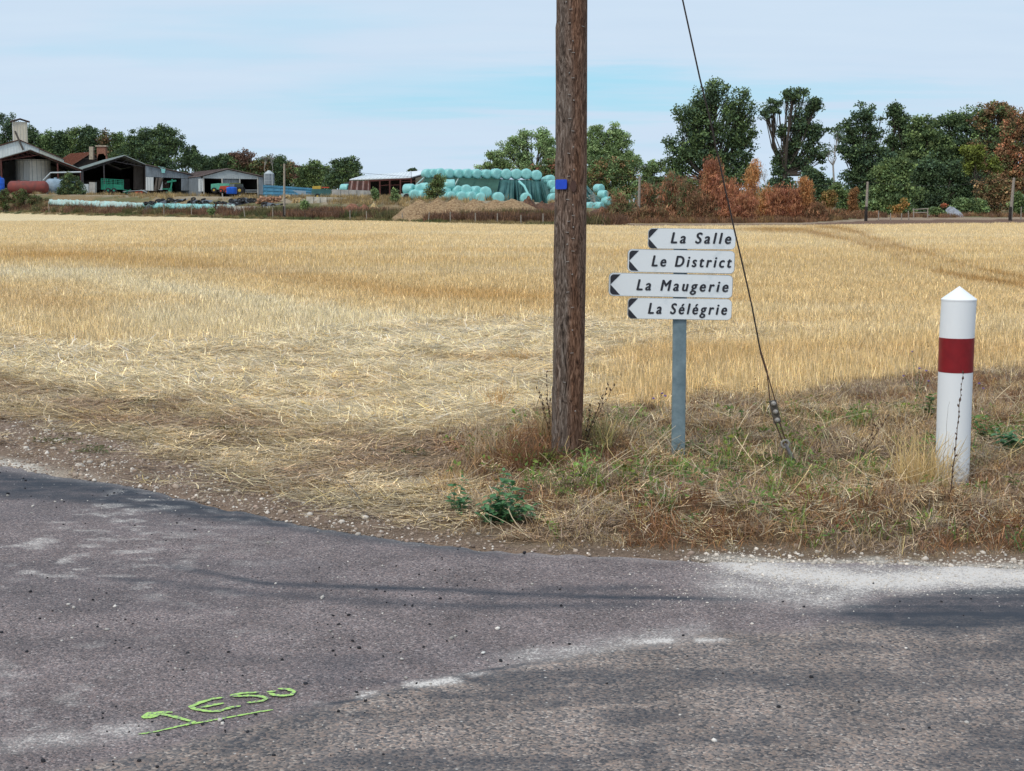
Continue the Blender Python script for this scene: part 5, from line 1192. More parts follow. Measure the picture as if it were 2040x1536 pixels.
tn = (np.array([.30, .22, .11]) * (1 - g_) + np.array([.11, .13, .05]) * g_) * np.exp(RNG.normal(0, .2, (len(X), 1)))
place('rough_grass', pr, X, Y, tn, RNG.uniform(.25, .5, len(X)), M_GRASS, 'short patchy green and tan grass beside the far field edge', 'grass', .1)
X, Y, px = edge_pts(2600, 1180, 2700, 0, 9); Y = Y + np.interp(px, [1600, 1750], [10, 26]); X = (px - CX) / F * Y; 
tn = (np.array([.22, .12, .07]) * np.exp(RNG.normal(0, .3, (len(X), 1))) + (RNG.random((len(X), 1)) < .2) * np.array([.1, .08, .02]))
k = RNG.random(len(X)) < np.where(px < 1640, 1, .45); place('hedge_grass', pr, X[k], Y[k], tn[k], RNG.uniform(.3, .75, k.sum()), M_GRASS, 'tawny rank grass along the foot of the right hand hedge and wood', 'grass', .1)
X, Y, px = edge_pts(2600, -400, 1150, 24, 60); tn = np.array([.36, .26, .13]) * np.exp(RNG.normal(0, .3, (len(X), 1))); k = RNG.random(len(X)) < ss(.45, .6, fbm(X * .08, Y * .08, 2, 3))
place('yard_grass', pr, X[k], Y[k], tn[k], RNG.uniform(.4, 1.0, k.sum()), M_GRASS, 'dry yellow grass growing over the farmyard', 'grass', .1)

# ---------------------------------------------------------------- the farm
def z1(x, y): return (x / 5.1, 200 + y / 5.1)
def z2(x, y): return (380 + x / 5.1, 200 + y / 5.1)
def z3(x, y): return (680 + x / 4.636, 230 + y / 4.636)
def z5(x, y): return (1600 + x / 4.636, 160 + y / 4.636)
PHI = math.radians(22)
class Plane:
    """a vertical plane standing in the yard; points are given where they are seen on it"""
    def __init__(s, px, Y, phi=0.0): s.x = (px - CX) / F * Y; s.Y = Y; s.t = math.tan(phi); s.n = Vector((-math.sin(phi), math.cos(phi), 0)); s.u = Vector((math.cos(phi), math.sin(phi), 0))
    def p(s, px, py):
        dx, dz = ray(px, py); Y = (s.Y - s.x * s.t) / (1 - dx * s.t); return Vector((dx * Y, Y, EYE + dz * Y))
def poly(name, m, par, pl, pts, th=.1, back=0.0, ribs=None, rw=.05, mb=None, build=True, **k):
    """sheet standing in plane pl, with raised ribs every `ribs` metres"""
    mb = mb or MB(); P = [pl.p(*q) + pl.n * back for q in pts]; mb.prism(P, pl.n * th)
    if ribs:
        us_ = [(q - P[0]).dot(pl.u) for q in P]; zs_ = [q.z for q in P]; a = min(us_) + ribs / 2
        while a < max(us_):
            hit = []
            for i in range(len(P)):
                j = (i + 1) % len(P)
                if (us_[i] - a) * (us_[j] - a) < 0: t = (a - us_[i]) / (us_[j] - us_[i]); hit.append(zs_[i] + t * (zs_[j] - zs_[i]))
            if len(hit) >= 2:
                b_ = P[0] + pl.u * a; z0, z1_ = min(hit), max(hit); c = Vector((b_.x, b_.y, (z0 + z1_) / 2)) - pl.n * .03
                mb.obox(c, pl.u * rw / 2, -pl.n * .03, Vector((0, 0, (z1_ - z0) / 2)))
            a += ribs
    return mb.build(name, m, par, **k) if build else mb
def roof(name, m, par, a, b, d, th=.12, ribs=None, over=.35, mb=None):
    """sloping roof sheet between front points a (eave) and b (ridge), running back by vector d"""
    a = Vector(a); b = Vector(b); d = Vector(d); dn = d.normalized(); a2 = a - dn * over; b2 = b - dn * over; a2 = a2 + (a2 - b2) * .03
    mb = MB(); up = Vector((0, 0, th)); mb.prism([a2, b2, b2 + d, a2 + d], up)
    if ribs:
        k = int(d.length / ribs); nn = (b2 - a2).cross(d).normalized(); nn = nn if nn.z > 0 else -nn
        for i in range(1, k): o = dn * (i * ribs); mb.beam(a2 + o + up + nn * .02, b2 + o + up + nn * .02, .09, .06)
    return mb.build(name, m, par)
M_TIN = mat('grey_tin', (.22, .25, .28), .55, metal=.25, scale=1.2, var=.2, stretch=(3, 3, .6), bump=.05)
M_TINL = mat('pale_tin', (.42, .46, .48), .55, metal=.15, scale=1.0, var=.12)
M_CREAM = mat('cream_sheet', (.62, .58, .48), .6, scale=1.2, var=.08, stretch=(4, 4, .5)); M_WSHEET = mat('white_sheet', (.62, .64, .64), .6, scale=1.2, var=.1, stretch=(4, 4, .5))
M_FIBRE = mat('fibre_cement_roof', (.30, .34, .33), .85, scale=.9, var=.22); M_RROOF = mat('rusty_roof', (.17, .07, .055), .85, scale=1.5, var=.35, col2=(.09, .05, .045))
M_DROOF = mat('mossy_dark_roof', (.11, .09, .085), .9, scale=1.2, col2=(.20, .15, .14), var=.3); M_WROOF = mat('white_metal_roof', (.70, .74, .77), .5, scale=.8, var=.06)
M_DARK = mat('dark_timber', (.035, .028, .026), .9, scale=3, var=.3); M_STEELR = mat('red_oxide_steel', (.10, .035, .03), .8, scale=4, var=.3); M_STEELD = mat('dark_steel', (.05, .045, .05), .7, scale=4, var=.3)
M_BOARD = mat('old_boards', (.10, .085, .075), .9, scale=3, stretch=(5, 5, .4), var=.4); M_CONC = mat('concrete', (.36, .35, .33), .9, scale=1.5, var=.22, bump=.1); M_CONCL = mat('pale_concrete', (.48, .45, .39), .9, scale=1.5, var=.25, bump=.1)
M_BRICK = mat('old_brick', (.26, .12, .08), .9, scale=4, var=.3); M_STONEW = mat('lime_render', (.40, .33, .25), .9, scale=2, var=.2); M_TILE = mat('old_clay_tiles', (.21, .085, .055), .9, scale=3, var=.35)
M_BLUEP = mat('bright_blue_plastic', (.015, .10, .50), .4, scale=2, var=.15); M_REDT = mat('rusty_red_tank', (.24, .055, .045), .7, scale=1.2, col2=(.14, .05, .045), var=.3); M_GREYB = mat('grey_blue_paint', (.25, .33, .40), .6, scale=2, var=.15)
M_TEAL = mat('green_machine_paint', (.02, .20, .13), .5, scale=3, var=.25); M_BLUES = mat('blue_painted_steel', (.06, .20, .33), .55, scale=1.0, col2=(.10, .29, .42), var=.2); M_REDP = mat('red_machine_paint', (.42, .06, .03), .5, scale=3, var=.2)
M_RUBBER = mat('black_rubber', (.022, .022, .024), .8, scale=6, var=.3); M_BLKP = mat('black_plastic_sheet', (.025, .026, .03), .35, scale=3, var=.3, spec=.5, bump=.3)
M_MINT = mat('mint_stretch_film', (.25, .56, .55), .38, scale=2.4, var=.10, bump=.35, spec=.5); M_MINTW = mat('pale_mint_sheet', (.40, .64, .62), .5, scale=1.5, col2=(.40, .43, .38), var=.2, bump=.2)
M_TARP = mat('dark_green_netting', (.030, .085, .065), .7, scale=1.0, var=.2, bump=.2, stretch=(.4, .4, 2)); M_TARPB = mat('blue_green_netting', (.045, .125, .125), .6, scale=1.2, var=.22, bump=.2)
M_YEL = mat('yellow_paint', (.45, .32, .06), .6, scale=3); M_WOODL = mat('split_firewood', (.40, .22, .14), .9, scale=8, var=.35); M_WOODY = mat('yellow_firewood', (.50, .36, .18), .9, scale=8, var=.3); M_POST = mat('grey_fence_wood', (.30, .26, .22), .9, scale=10, var=.3)

def posts_to(par, pl, lst, ybot, w=.18, m=None, name='post'):
    for (px, yt) in lst: a = pl.p(px, yt); MB().beam(a, Vector((a.x, a.y, pl.p(px, ybot).z - .5)), w).build(name, m or M_STEELR, par)
def barn(name, label, pl, eL, rd, eR, D, ybase, mroof, mwall, par_cat='barn', ribs=None, wallribs=.6, mroof2=None, bw=None):
    a, b, c = pl.p(*eL), pl.p(*rd), pl.p(*eR); d = pl.n * D; base = pl.p(eL[0], ybase); zb = base.z - .6
    root = thing(name, Vector((b.x, b.y, base.z)), label, par_cat)
    roof('roof_slope', mroof, root, a, b, d, ribs=ribs); roof('roof_slope', mroof2 or mroof, root, c, b, d, ribs=ribs)
    def F_(p): return Vector((p.x, p.y, zb))
    for (p, nm) in ((a, 'side_wall'), (c, 'side_wall')):
        mb = MB(); mb.prism([F_(p), p - Vector((0, 0, .08)), p - Vector((0, 0, .08)) + d, F_(p) + d], pl.u * (.1 if p is a else -.1))
        k = int(D / 1.2)
        for i in range(k): q = p + pl.n * (i + .5) * 1.2; mb.beam(F_(q) - pl.u * (.03 if p is a else -.03), q - Vector((0, 0, .1)) - pl.u * (.03 if p is a else -.03), .08)
        mb.build(nm, mwall, root)
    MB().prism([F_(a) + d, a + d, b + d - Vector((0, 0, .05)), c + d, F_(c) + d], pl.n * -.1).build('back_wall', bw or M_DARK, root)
    return root, a, b, c, d
def truss(root, a, b, c, m, drop=.35, off=None, n=4):
    off = off or Vector((0, 0, 0)); lo = Vector((0, 0, -drop)); a, b, c = a + off, b + off, c + off
    mb = MB(); mb.beam(a + lo * .3, b + lo * .3, .16); mb.beam(b + lo * .3, c + lo * .3, .16); m1 = a.lerp(c, .5); tie = Vector((m1.x, m1.y, a.z * .25 + b.z * .75 - drop)); aa, cc = a.lerp(b, .12) + lo * 2, c.lerp(b, .12) + lo * 2
    mb.beam(a + lo, tie, .09); mb.beam(tie, c + lo, .09)
    for s_, e_ in ((a, tie), (c, tie)):
        for i in range(1, n):
            p = s_.lerp(b, i / n); q = s_.lerp(e_, i / n) + lo * (1 - i / n); q2 = s_.lerp(e_, max(0, i - .5) / n) + lo; mb.beam(p, q, .06); mb.beam(p, q2, .05)
    mb.beam(b, tie, .06); mb.build('roof_truss', m, root)

# white grain store with its tower, far left
pw_ = Plane(60, 276, PHI); r0 = z1(195, 400)
root, a, b, c, d = barn('grain_store', 'white sheeted grain store gable behind the open barn at the left edge', pw_, z1(-210, 520), z1(195, 402), z1(645, 600), 30, 385, M_RROOF, M_WSHEET, wallribs=.5)
poly('gable_wall', M_WSHEET, root, pw_, [z1(-210, 900), z1(-210, 525), z1(195, 408), z1(400, 490), z1(400, 900)], .12, ribs=.5)
poly('gable_wall', M_CREAM, root, pw_, [z1(403, 900), z1(403, 500), z1(640, 598), z1(640, 900)], .12, ribs=.5)
mb = MB(); mb.beam(pw_.p(*z1(150, 312)) - pw_.n * .5, pw_.p(*z1(235, 505)) - pw_.n * .5, .28); mb.build('loading_chute', M_BOARD, root)
ptw = Plane(34, 284, PHI); bt = gbase(34, 284)
tw = thing('grain_tower', bt, 'tall cream and white sheeted tower rising above the grain store', 'tower')
P0, P1, P2 = [ptw.p(*z1(*q)) for q in ((125, 215), (270, 215), (200, 187))]; zb_ = pw_.p(30, 390).z
ww_ = (P1 - P0); dpt = ptw.n * 5.0; lf = P0 - ww_ * .38
def vq(p, q, t0, t1, zb, th, name, m, par, ribs=.45):
    mb = MB(); u = (q - p); u.z = 0; L = u.length; u.normalize(); n_ = Vector((-u.y, u.x, 0)); mb.prism([Vector((p.x, p.y, zb)), Vector((p.x, p.y, t0)), Vector((q.x, q.y, t1)), Vector((q.x, q.y, zb))], n_ * th)
    k = int(L / ribs)
    for i in range(k): t = (i + .5) / k; r = p.lerp(q, t); mb.obox(Vector((r.x, r.y, (zb + t0 + (t1 - t0) * t) / 2)) - n_ * .03, u * .04, n_ * .03, Vector((0, 0, (t0 + (t1 - t0) * t - zb) / 2)))
    return mb.build(name, m, par)
zt_ = ptw.p(*z1(200, 218)).z
vq(P0, P1, zt_, zt_, bt.z + 2, .1, 'tower_wall', M_CREAM, tw)
lb_ = P0 + Vector((-1.0, 3.2, 0)); vq(lb_, P0, zt_, zt_, bt.z + 2, .1, 'tower_wall', M_WSHEET, tw)
vq(P1, P1 + Vector((-1.0, 3.2, 0)), zt_, zt_, bt.z + 2, .1, 'tower_wall', M_CREAM, tw); vq(P1 + Vector((-1.0, 3.2, 0)), lb_, zt_, zt_, bt.z + 2, .1, 'tower_wall', M_WSHEET, tw)
rt = (P0 + P1) / 2; rt = Vector((rt.x, rt.y, P2.z)); rd_ = Vector((-1.0, 3.2, 0)) * 1.25; st0 = Vector((.25, -.4, 0))
for e_ in (P0 - ww_.normalized() * .5, P1 + ww_.normalized() * .5): MB().prism([Vector((e_.x, e_.y, zt_ + .02)) + st0, rt + st0, rt + rd_, Vector((e_.x, e_.y, zt_ + .02)) + rd_], Vector((0, 0, .12))).build('roof_slope', M_DROOF, tw)

# open barn one with the round bin
pb1 = Plane(60, 258, PHI)
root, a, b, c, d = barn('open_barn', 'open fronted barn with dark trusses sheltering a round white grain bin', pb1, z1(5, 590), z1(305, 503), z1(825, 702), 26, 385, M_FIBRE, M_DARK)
truss(root, a, b, c, M_STEELR, .4, n=6)
for k in (8, 16): truss(root, a, b, c, M_STEELD, .4, off=pb1.n * k, n=5)
posts_to(root, pb1, [z1(10, 600)[:2], z1(585, 640)[:2], z1(820, 705)[:2]], 388, .22)
pbn = Plane(50, 263)
bc = pbn.p(*z1(285, 815)); br = (pbn.p(*z1(460, 700)).x - pbn.p(*z1(115, 700)).x) / 2; bz0 = gz(bc.x, 263) - .2; bz1 = pbn.p(*z1(285, 598)).z
bn = thing('grain_bin', (bc.x, 263 + br * .2, bz0), 'round white sheeted grain bin with a panel door inside the open barn', 'grain bin')
MB().tube([(bc.x, 263 + br, bz0), (bc.x, 263 + br, bz1)], br, 40).build('bin_wall', mat('bin_white', (.80, .80, .76), .5, scale=1, var=.1), bn, True)
mb = MB()
for i in range(24): t = 6.2832 * i / 24; mb.beam((bc.x + br * 1.005 * math.cos(t), 263 + br + br * 1.005 * math.sin(t), bz0), (bc.x + br * 1.005 * math.cos(t), 263 + br + br * 1.005 * math.sin(t), bz1), .05)
mb.build('seam', M_TIN, bn)
for zq in (.33, .97): MB().tube([(bc.x, 263 + br, bz0 + (bz1 - bz0) * zq), (bc.x, 263 + br, bz0 + (bz1 - bz0) * zq + .08)], br * 1.012, 40).build('hoop', M_TIN, bn)
dd = Plane(50, 262.9); poly('door_panel', M_WSHEET, bn, dd, [z1(243, 815), z1(243, 622), z1(300, 622), z1(300, 815)], .12, back=-.02)
# overhead pipe
pp = Plane(100, 252); ob_ = thing('conveyor_pipe', gbase(100, 252), 'bent pale auger pipe crossing in front of the open barn', 'auger')
MB().tube([pp.p(*z1(440, 812)), pp.p(*z1(515, 735)), pp.p(*z1(825, 728))], .13, 8).build('tube', M_TINL, ob_, True)
MB().beam(pp.p(*z1(825, 728)), Vector((pp.p(*z1(825, 728)).x, 252, gz(pp.p(*z1(825, 728)).x, 252))), .12).build('leg', M_STEELD, ob_)
# tanks
def tank(pl, xL, xR, yT, yB, label, m, ends=True, name='tank', skew=0.0, mcap=None):
    A = pl.p(*z1(xL, (yT + yB) / 2)); B = pl.p(*z1(xR, (yT + yB) / 2)); r = (pl.p(*z1(xL, yT)).z - pl.p(*z1(xL, yB)).z) / 2; B = B + Vector((0, skew, 0)); t = (B - A).normalized()
    rt_ = thing(name, ((A.x + B.x) / 2, (A.y + B.y) / 2, A.z - r), label, 'tank')
    MB().tube([A, A + t * .25, B - t * .25, B], [r * .86, r, r, r * .86], 28).build('barrel', m, rt_, True)
    for e_, s_ in ((A, -1), (B, 1)): MB().tube([e_, e_ + t * s_ * r * .25, e_ + t * s_ * r * .36], [r * .86, r * .55, r * .05], 28).build('end_cap', mcap or m, rt_, True)
    for k in (.2, .8):
        q = A.lerp(B, k); g0 = gz(q.x, q.y); MB().box((q.x - .15, q.y - r * .8, g0 - .2), (q.x + .15, q.y + r * .8, q.z - r * .75)).build('cradle', M_CONC, rt_)
    MB().tube([A.lerp(B, .25) + Vector((0, 0, r * .98)), A.lerp(B, .25) + Vector((0, 0, r * 1.15))], r * .18, 12).build('manhole', m, rt_)
    return rt_
pt_ = Plane(60, 244)
tank(pt_, 100, 472, 818, 948, 'rusty red horizontal storage tank behind the bramble bushes', M_REDT)
tank(Plane(120, 246), 495, 690, 795, 962, 'grey cylindrical tank with a pale blue end, half hidden by the round bush', M_GREYB, skew=5)
tb = pt_.p(*z1(45, 945)); rb_ = thing('plastic_tank', (tb.x, 243, tb.z), 'bright blue upright plastic tank at the left edge', 'tank')
rr_ = (pt_.p(*z1(92, 900)).x - tb.x); MB().tube([(tb.x - .4, 243, tb.z - .8), (tb.x - .4, 243, pt_.p(*z1(45, 800)).z), (tb.x - .4, 243, pt_.p(*z1(45, 788)).z)], [rr_, rr_, rr_ * .8], 28).build('barrel', M_BLUEP, rb_, True)
MB().tube([(tb.x - .4, 243, pt_.p(*z1(45, 788)).z), (tb.x - .4, 243, pt_.p(*z1(45, 775)).z)], .3, 12).build('lid', M_BLUEP, rb_)
for zq in (.35, .65): zz_ = tb.z + (pt_.p(*z1(45, 800)).z - tb.z) * zq; MB().tube([(tb.x - .4, 243, zz_), (tb.x - .4, 243, zz_ + .08)], rr_ * 1.03, 28).build('hoop', M_BLUEP, rb_)

# old house with tiled roof and arched brick chimney
ph = Plane(165, 300, math.radians(22)); hb = gbase(185, 300)
hs_ = thing('farmhouse', hb, 'old farmhouse with a red tiled roof showing between the barns', 'house')
hr, he, hf = ph.p(*z1(930, 530)), ph.p(*z1(735, 655)), ph.p(*z1(1100, 650)); dh = Vector((-7.5, 10, 0))
roof('roof_slope', M_TILE, hs_, he, hr, dh, ribs=.35); roof('roof_slope', M_TILE, hs_, hf, hr, dh)
MB().prism([Vector((he.x, he.y, hb.z - 1)), he, hr - Vector((0, 0, .05)), hf, Vector((hf.x, hf.y, hb.z - 1))], ph.n * .3).build('gable_wall', M_DARK, hs_)
mb = MB(); mb.beam(he, hr, .22); mb.beam(hr, hf, .22); mb.beam(he.lerp(hr, .5), hf.lerp(hr, .5), .14); mb.beam(hr, (he.lerp(hr, .5) + hf.lerp(hr, .5)) / 2, .12); mb.build('gable_frame', M_BOARD, hs_)
MB().prism([Vector((he.x, he.y, hb.z - 1)), he - Vector((0, 0, .05)), he + dh, Vector((he.x, he.y, hb.z - 1)) + dh], ph.u * .3).build('side_wall', M_STONEW, hs_)
pc = Plane(205, 296); cA, cB = pc.p(*z1(985, 560)), pc.p(*z1(1070, 470)); ch = MB(); ch.box((cA.x, 296, cA.z - 3), (cB.x, 297.4, cB.z)); chm = ch.build('chimney', M_BRICK, hs_)
MB().box((cA.x - .2, 295.8, cB.z), (cB.x + .2, 297.6, cB.z + .25)).build('chimney_cap', M_STONEW, chm)
MB().prism([pc.p(*z1(985, 600)), pc.p(*z1(1000, 545)), pc.p(*z1(1050, 540)), pc.p(*z1(1085, 580)), pc.p(*z1(1085, 640)), pc.p(*z1(985, 640))], Vector((0, 1, 0))).build('chimney_foot', M_BRICK, chm)
MB().prism([pc.p(*z1(905, 470)), pc.p(*z1(945, 470)), pc.p(*z1(945, 600)), pc.p(*z1(905, 600))], Vector((0, 1, 0))).build('stub_wall', M_STONEW, hs_)

# barn two
pb2 = Plane(248, 264, PHI)
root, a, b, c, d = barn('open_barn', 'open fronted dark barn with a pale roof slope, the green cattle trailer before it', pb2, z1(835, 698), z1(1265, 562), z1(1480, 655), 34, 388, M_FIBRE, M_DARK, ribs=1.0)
truss(root, a, b, c, M_STEELD, .4, n=4)
for k in (9, 18): truss(root, a, b, c, M_STEELD, .4, off=pb2.n * k, n=4)
posts_to(root, pb2, [z1(840, 705), z1(1055, 650), z1(1478, 665)], 388, .2, M_STEELD)
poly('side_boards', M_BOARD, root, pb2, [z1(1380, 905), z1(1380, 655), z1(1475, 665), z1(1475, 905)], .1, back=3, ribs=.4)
poly('doorway_dark_sheet', M_DARK, root, pb2, [z1(1300, 905), z1(1300, 790), z1(1380, 790), z1(1380, 905)], .1, back=8)  # solid dark sheet stands in for the shade of an open doorway
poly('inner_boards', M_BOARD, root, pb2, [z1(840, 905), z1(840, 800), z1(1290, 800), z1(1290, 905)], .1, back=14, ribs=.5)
# lean-to shed three
pb3 = Plane(340, 266, PHI); ls = thing('lean_to_shed', gbase(340, 266), 'low grey sheeted lean-to with gaps in its wall, right of the dark open barn', 'shed')
A3, B3 = pb3.p(*z1(1482, 655)), pb3.p(*z1(2040, 775)); d3 = pb3.n * 16
roof('roof_slope', M_DROOF, ls, B3, A3, d3, ribs=1.2)
poly('sheet_wall', M_TIN, ls, pb3, [z1(1480, 775), z1(1480, 662), z1(1680, 702), z1(2040, 785), z1(2040, 800)], .08, ribs=.35)
poly('sheet_wall', M_WSHEET, ls, pb3, [z1(1482, 915), z1(1482, 778), z1(1560, 780), z1(1560, 918)], .08, ribs=.5)
poly('sheet_wall', M_TINL, ls, pb3, [z1(1612, 910), z1(1612, 785), z1(1652, 785), z1(1652, 910)], .08)
poly('sheet_wall', M_TIN, ls, pb3, [z1(1842, 915), z1(1842, 795), z1(1945, 798), z1(1945, 915)], .08, ribs=.5)
poly('sheet_wall', M_GREYB, ls, pb3, [z1(1950, 918), z1(1950, 840), z1(2010, 840), z1(2010, 918)], .08, ribs=.4)
poly('sheet_wall', M_BOARD, ls, pb3, [z1(1655, 905), z1(1655, 810), z1(1755, 810), z1(1755, 905)], .08, back=4, ribs=.4)
MB().prism([Vector((A3.x, A3.y, A3.z - 6)) + d3, A3 + d3, B3 + d3, Vector((B3.x, B3.y, B3.z - 5)) + d3], pb3.n * .1).build('back_wall', M_DARK, ls)
o = poly('mint_sheet_scrap', M_MINT, None, pb3, [z1(1600, 668), z1(1680, 688), z1(1672, 738), z1(1640, 738), z1(1635, 700)], .06, back=-.3, origin=pb3.p(*z1(1640, 700))); tag(o, 'torn mint plastic sheet hanging over the lean-to roof edge', 'plastic sheet')
# barn four
pb4 = Plane(455, 258, PHI)
root, a, b, c, d = barn('long_shed', 'long low grey shed with mossy roof and two dark openings beside the feed silo', pb4, z2(100, 772), z2(375, 697), z2(740, 775), 34, 388, M_DROOF, M_TIN, ribs=1.3)
poly('gable_sheet', M_TINL, root, pb4, [z2(120, 790), z2(120, 775), z2(375, 705), z2(680, 770), z2(680, 800), z2(320, 795)], .08, ribs=.4)
poly('front_wall', M_TIN, root, pb4, [z2(318, 920), z2(318, 800), z2(498, 803), z2(498, 920)], .08, back=.3, ribs=.5)
poly('front_wall', M_TIN, root, pb4, [z2(680, 955), z2(680, 772), z2(738, 780), z2(738, 955)], .08, ribs=.4)
poly('front_wall', M_WSHEET, root, pb4, [z2(78, 925), z2(78, 800), z2(128, 790), z2(128, 925)], .08)
posts_to(root, pb4, [z2(130, 780), z2(318, 790), z2(498, 795), z2(680, 775)], 390, .2, M_CONC)
for yy in (912, 932): mb = MB(); mb.tube([pb4.p(*z2(540, yy)) - pb4.n * .5, pb4.p(*z2(672, yy)) - pb4.n * .5], .05, 6); mb.build('gate_rail', M_TINL, root)
# feed silo
ps = Plane(537, 250); sA = ps.p(*z2(797, 855)); sr = (ps.p(*z2(850, 800)).x - ps.p(*z2(745, 800)).x) / 2; z0_, z1q, z2q = ps.p(*z2(797, 850)).z, ps.p(*z2(797, 745)).z, ps.p(*z2(797, 717)).z
si = thing('feed_silo', (sA.x, 250, gz(sA.x, 250)), 'weathered grey feed silo with a conical top beside the blue trailer body', 'silo')
MB().tube([(sA.x, 250, z0_), (sA.x, 250, z1q)], sr, 28).build('barrel', M_TIN, si, True); MB().tube([(sA.x, 250, z1q), (sA.x, 250, z2q), (sA.x, 250, z2q + .1)], [sr, sr * .3, sr * .25], 28).build('cone_top', M_TINL, si, True)
MB().tube([(sA.x, 250, z0_ - 1.0), (sA.x, 250, z0_)], [sr * .3, sr], 28).build('hopper', M_TIN, si, True)
for k in range(4): t = .785 + k * 1.5708; q = Vector((sA.x + sr * math.cos(t), 250 + sr * math.sin(t), 0)); MB().beam((q.x, q.y, gz(q.x, q.y) - .2), (q.x, q.y, z1q), .12).build('leg', M_TINL, si)
for zq in (.33, .66): MB().tube([(sA.x, 250, z0_ + (z1q - z0_) * zq), (sA.x, 250, z0_ + (z1q - z0_) * zq + .05)], sr * 1.02, 28).build('hoop', M_TINL, si)
# blue trailer body
pbt = Plane(575, 236, math.radians(-4)); bt_ = thing('blue_container', gbase(575, 236), 'long blue steel skip body with ribbed sides behind the far telephone pole', 'container')
for nm, rr2, m_ in (('side_panel', [z2(735, 965), z2(735, 858), z2(950, 872), z2(950, 975)], M_BLUES), ('side_panel', [z2(953, 975), z2(953, 872), z2(1222, 892), z2(1222, 965), z2(1160, 990)], M_BLUES)):
    poly(nm, m_, bt_, pbt, rr2, .1, ribs=1.1, rw=.12)
for yy in (.12, .5, .88):
    MB().beam(pbt.p(*z2(735, 862)).lerp(pbt.p(*z2(735, 962)), yy) - pbt.n * .06, pbt.p(*z2(1222, 895)).lerp(pbt.p(*z2(1222, 966)), yy) - pbt.n * .06, .12).build('side_rail', M_BLUES, bt_)
MB().prism([pbt.p(*z2(735, 862)), pbt.p(*z2(1222, 895)), pbt.p(*z2(1222, 895)) + pbt.n * 2.4, pbt.p(*z2(735, 862)) + pbt.n * 2.4], Vector((0, 0, -.1))).build('top_cover', M_BLUES, bt_)
MB().prism([pbt.p(*z2(735, 965)) + pbt.n * 2.4, pbt.p(*z2(735, 862)) + pbt.n * 2.4, pbt.p(*z2(1222, 895)) + pbt.n * 2.4, pbt.p(*z2(1222, 965)) + pbt.n * 2.4], pbt.n * .1).build('side_panel', M_BLUES, bt_)
for xx in (735, 1222): A = pbt.p(*z2(xx, 890)); B = pbt.p(*z2(xx, 965)); MB().prism([A, B, B + pbt.n * 2.4, A + pbt.n * 2.4], pbt.u * .1).build('end_panel', M_BLUES, bt_)
o = poly('leaning_sheet', M_GREYB, None, Plane(592, 232), [z2(1030, 912), z2(1170, 920), z2(1172, 988), z2(1150, 985)], .12, origin=Plane(592, 232).p(*z2(1150, 985))); tag(o, 'pale grey blue triangular sheet leaning on the blue skip', 'metal sheet')
# concrete walls
def Yrow(px, row):
    """distance at which the ground beyond the field edge is seen at this picture row"""
    Y = float(edgeY(px)) + .5; dx, dz = ray(px, row)
    while Y < 260:
        if EYE + dz * Y <= gz(dx * Y, Y): return Y
        Y += .5
    return 260.0
def wall(label, pl, q, m, th=.2, n=5, name='concrete_wall'):
    (x0, y0t, y0b), (x1, y1t, y1b) = q; A = pl.p(x0, y0b); r_ = thing(name, A, label, 'wall')
    for i in range(n):
        t0, t1 = i / n, (i + .985) / n; L = lambda a_, b_, t: a_ + (b_ - a_) * t
        P = [pl.p(L(x0, x1, t), L(y0b, y1b, t)) - Vector((0, 0, .4)) for t in (t0, t1)]; T = [pl.p(L(x0, x1, t), L(y0t, y1t, t)) for t in (t1, t0)]
        MB().prism(P + T, pl.n * (th + .03 * (i % 2))).build('panel', m, r_)
        MB().beam(P[1] - pl.n * .05, T[0] - pl.n * .05, .14).build('joint_post', m, r_)
wall('grey concrete panel wall in front of the rust sheeted shed end', Plane(720, 205), ((661, 377, 393), (742, 380, 394)), M_CONC, n=5)
wall('low pale concrete slab wall beyond the firewood heap', Plane(650, Yrow(650, 403)), ((610, 391.5, 403), (689, 394, 403)), M_CONCL, n=6)
wall('long concrete kerb wall along the silage sheet', Plane(520, Yrow(520, 417)), ((466, 411, 417), (592, 411, 416)), M_CONCL, n=7)
# dark covered heaps before shed 5
def heap(label, Y, x0, x1, ytop, ybase, m, dep=3.0, name='heap', cat='heap', peaks=None, seed=1, n=90, rough=.25, mnoise=2.0):
    """mound with a lumpy surface"""
    A, B = at(x0, ybase, Y), at(x1, ybase, Y); L = B.x - A.x; nx, ny = n, max(16, n // 3); V = []; rs = 1
    X = np.linspace(0, 1, nx); T_ = np.linspace(-1, 1, ny); XX_, TT_ = np.meshgrid(X, T_, indexing='ij')
    pk = peaks or [((x0 + x1) / 2, (x1 - x0) / 2, ytop)]; H = np.zeros_like(XX_)
    wx = A.x + XX_ * L; base = G(wx, Y + TT_ * dep)
    for (pxk, wk, yk) in pk:
        c = at(pxk, yk, Y); s = wk * Y / F; d_ = np.sqrt(((wx - c.x) / s) ** 2 + TT_ ** 2); H = np.maximum(H, (c.z - float(G(c.x, Y))) * np.clip(1 - d_, 0, 1) ** .8)
    H = H * (1 + rough * (fbm(wx * mnoise, TT_ * dep * mnoise, seed, 4) - .5) * 2)
    V = np.stack([wx - A.x, TT_ * dep, base + H - .1 - A.z], -1); I = np.arange(nx * ny).reshape(nx, ny)
    me = npmesh(name, V, np.stack([I[:-1, :-1], I[1:, :-1], I[1:, 1:], I[:-1, 1:]], -1).reshape(-1, 4)); me.polygons.foreach_set('use_smooth', [True] * len(me.polygons))
    o = link(name, me, m); o.location = (A.x, Y, A.z); return tag(o, label, cat)
M_CHIP = mat('wood_chips', (.19, .115, .06), .95, scale=5.5, col2=(.38, .26, .145), bump=1.0, thr=(.4, .6), detail=8); M_MUCK = mat('dark_muck', (.055, .028, .018), .95, scale=5, col2=(.17, .085, .05), bump=1.0, thr=(.4, .62), detail=8)
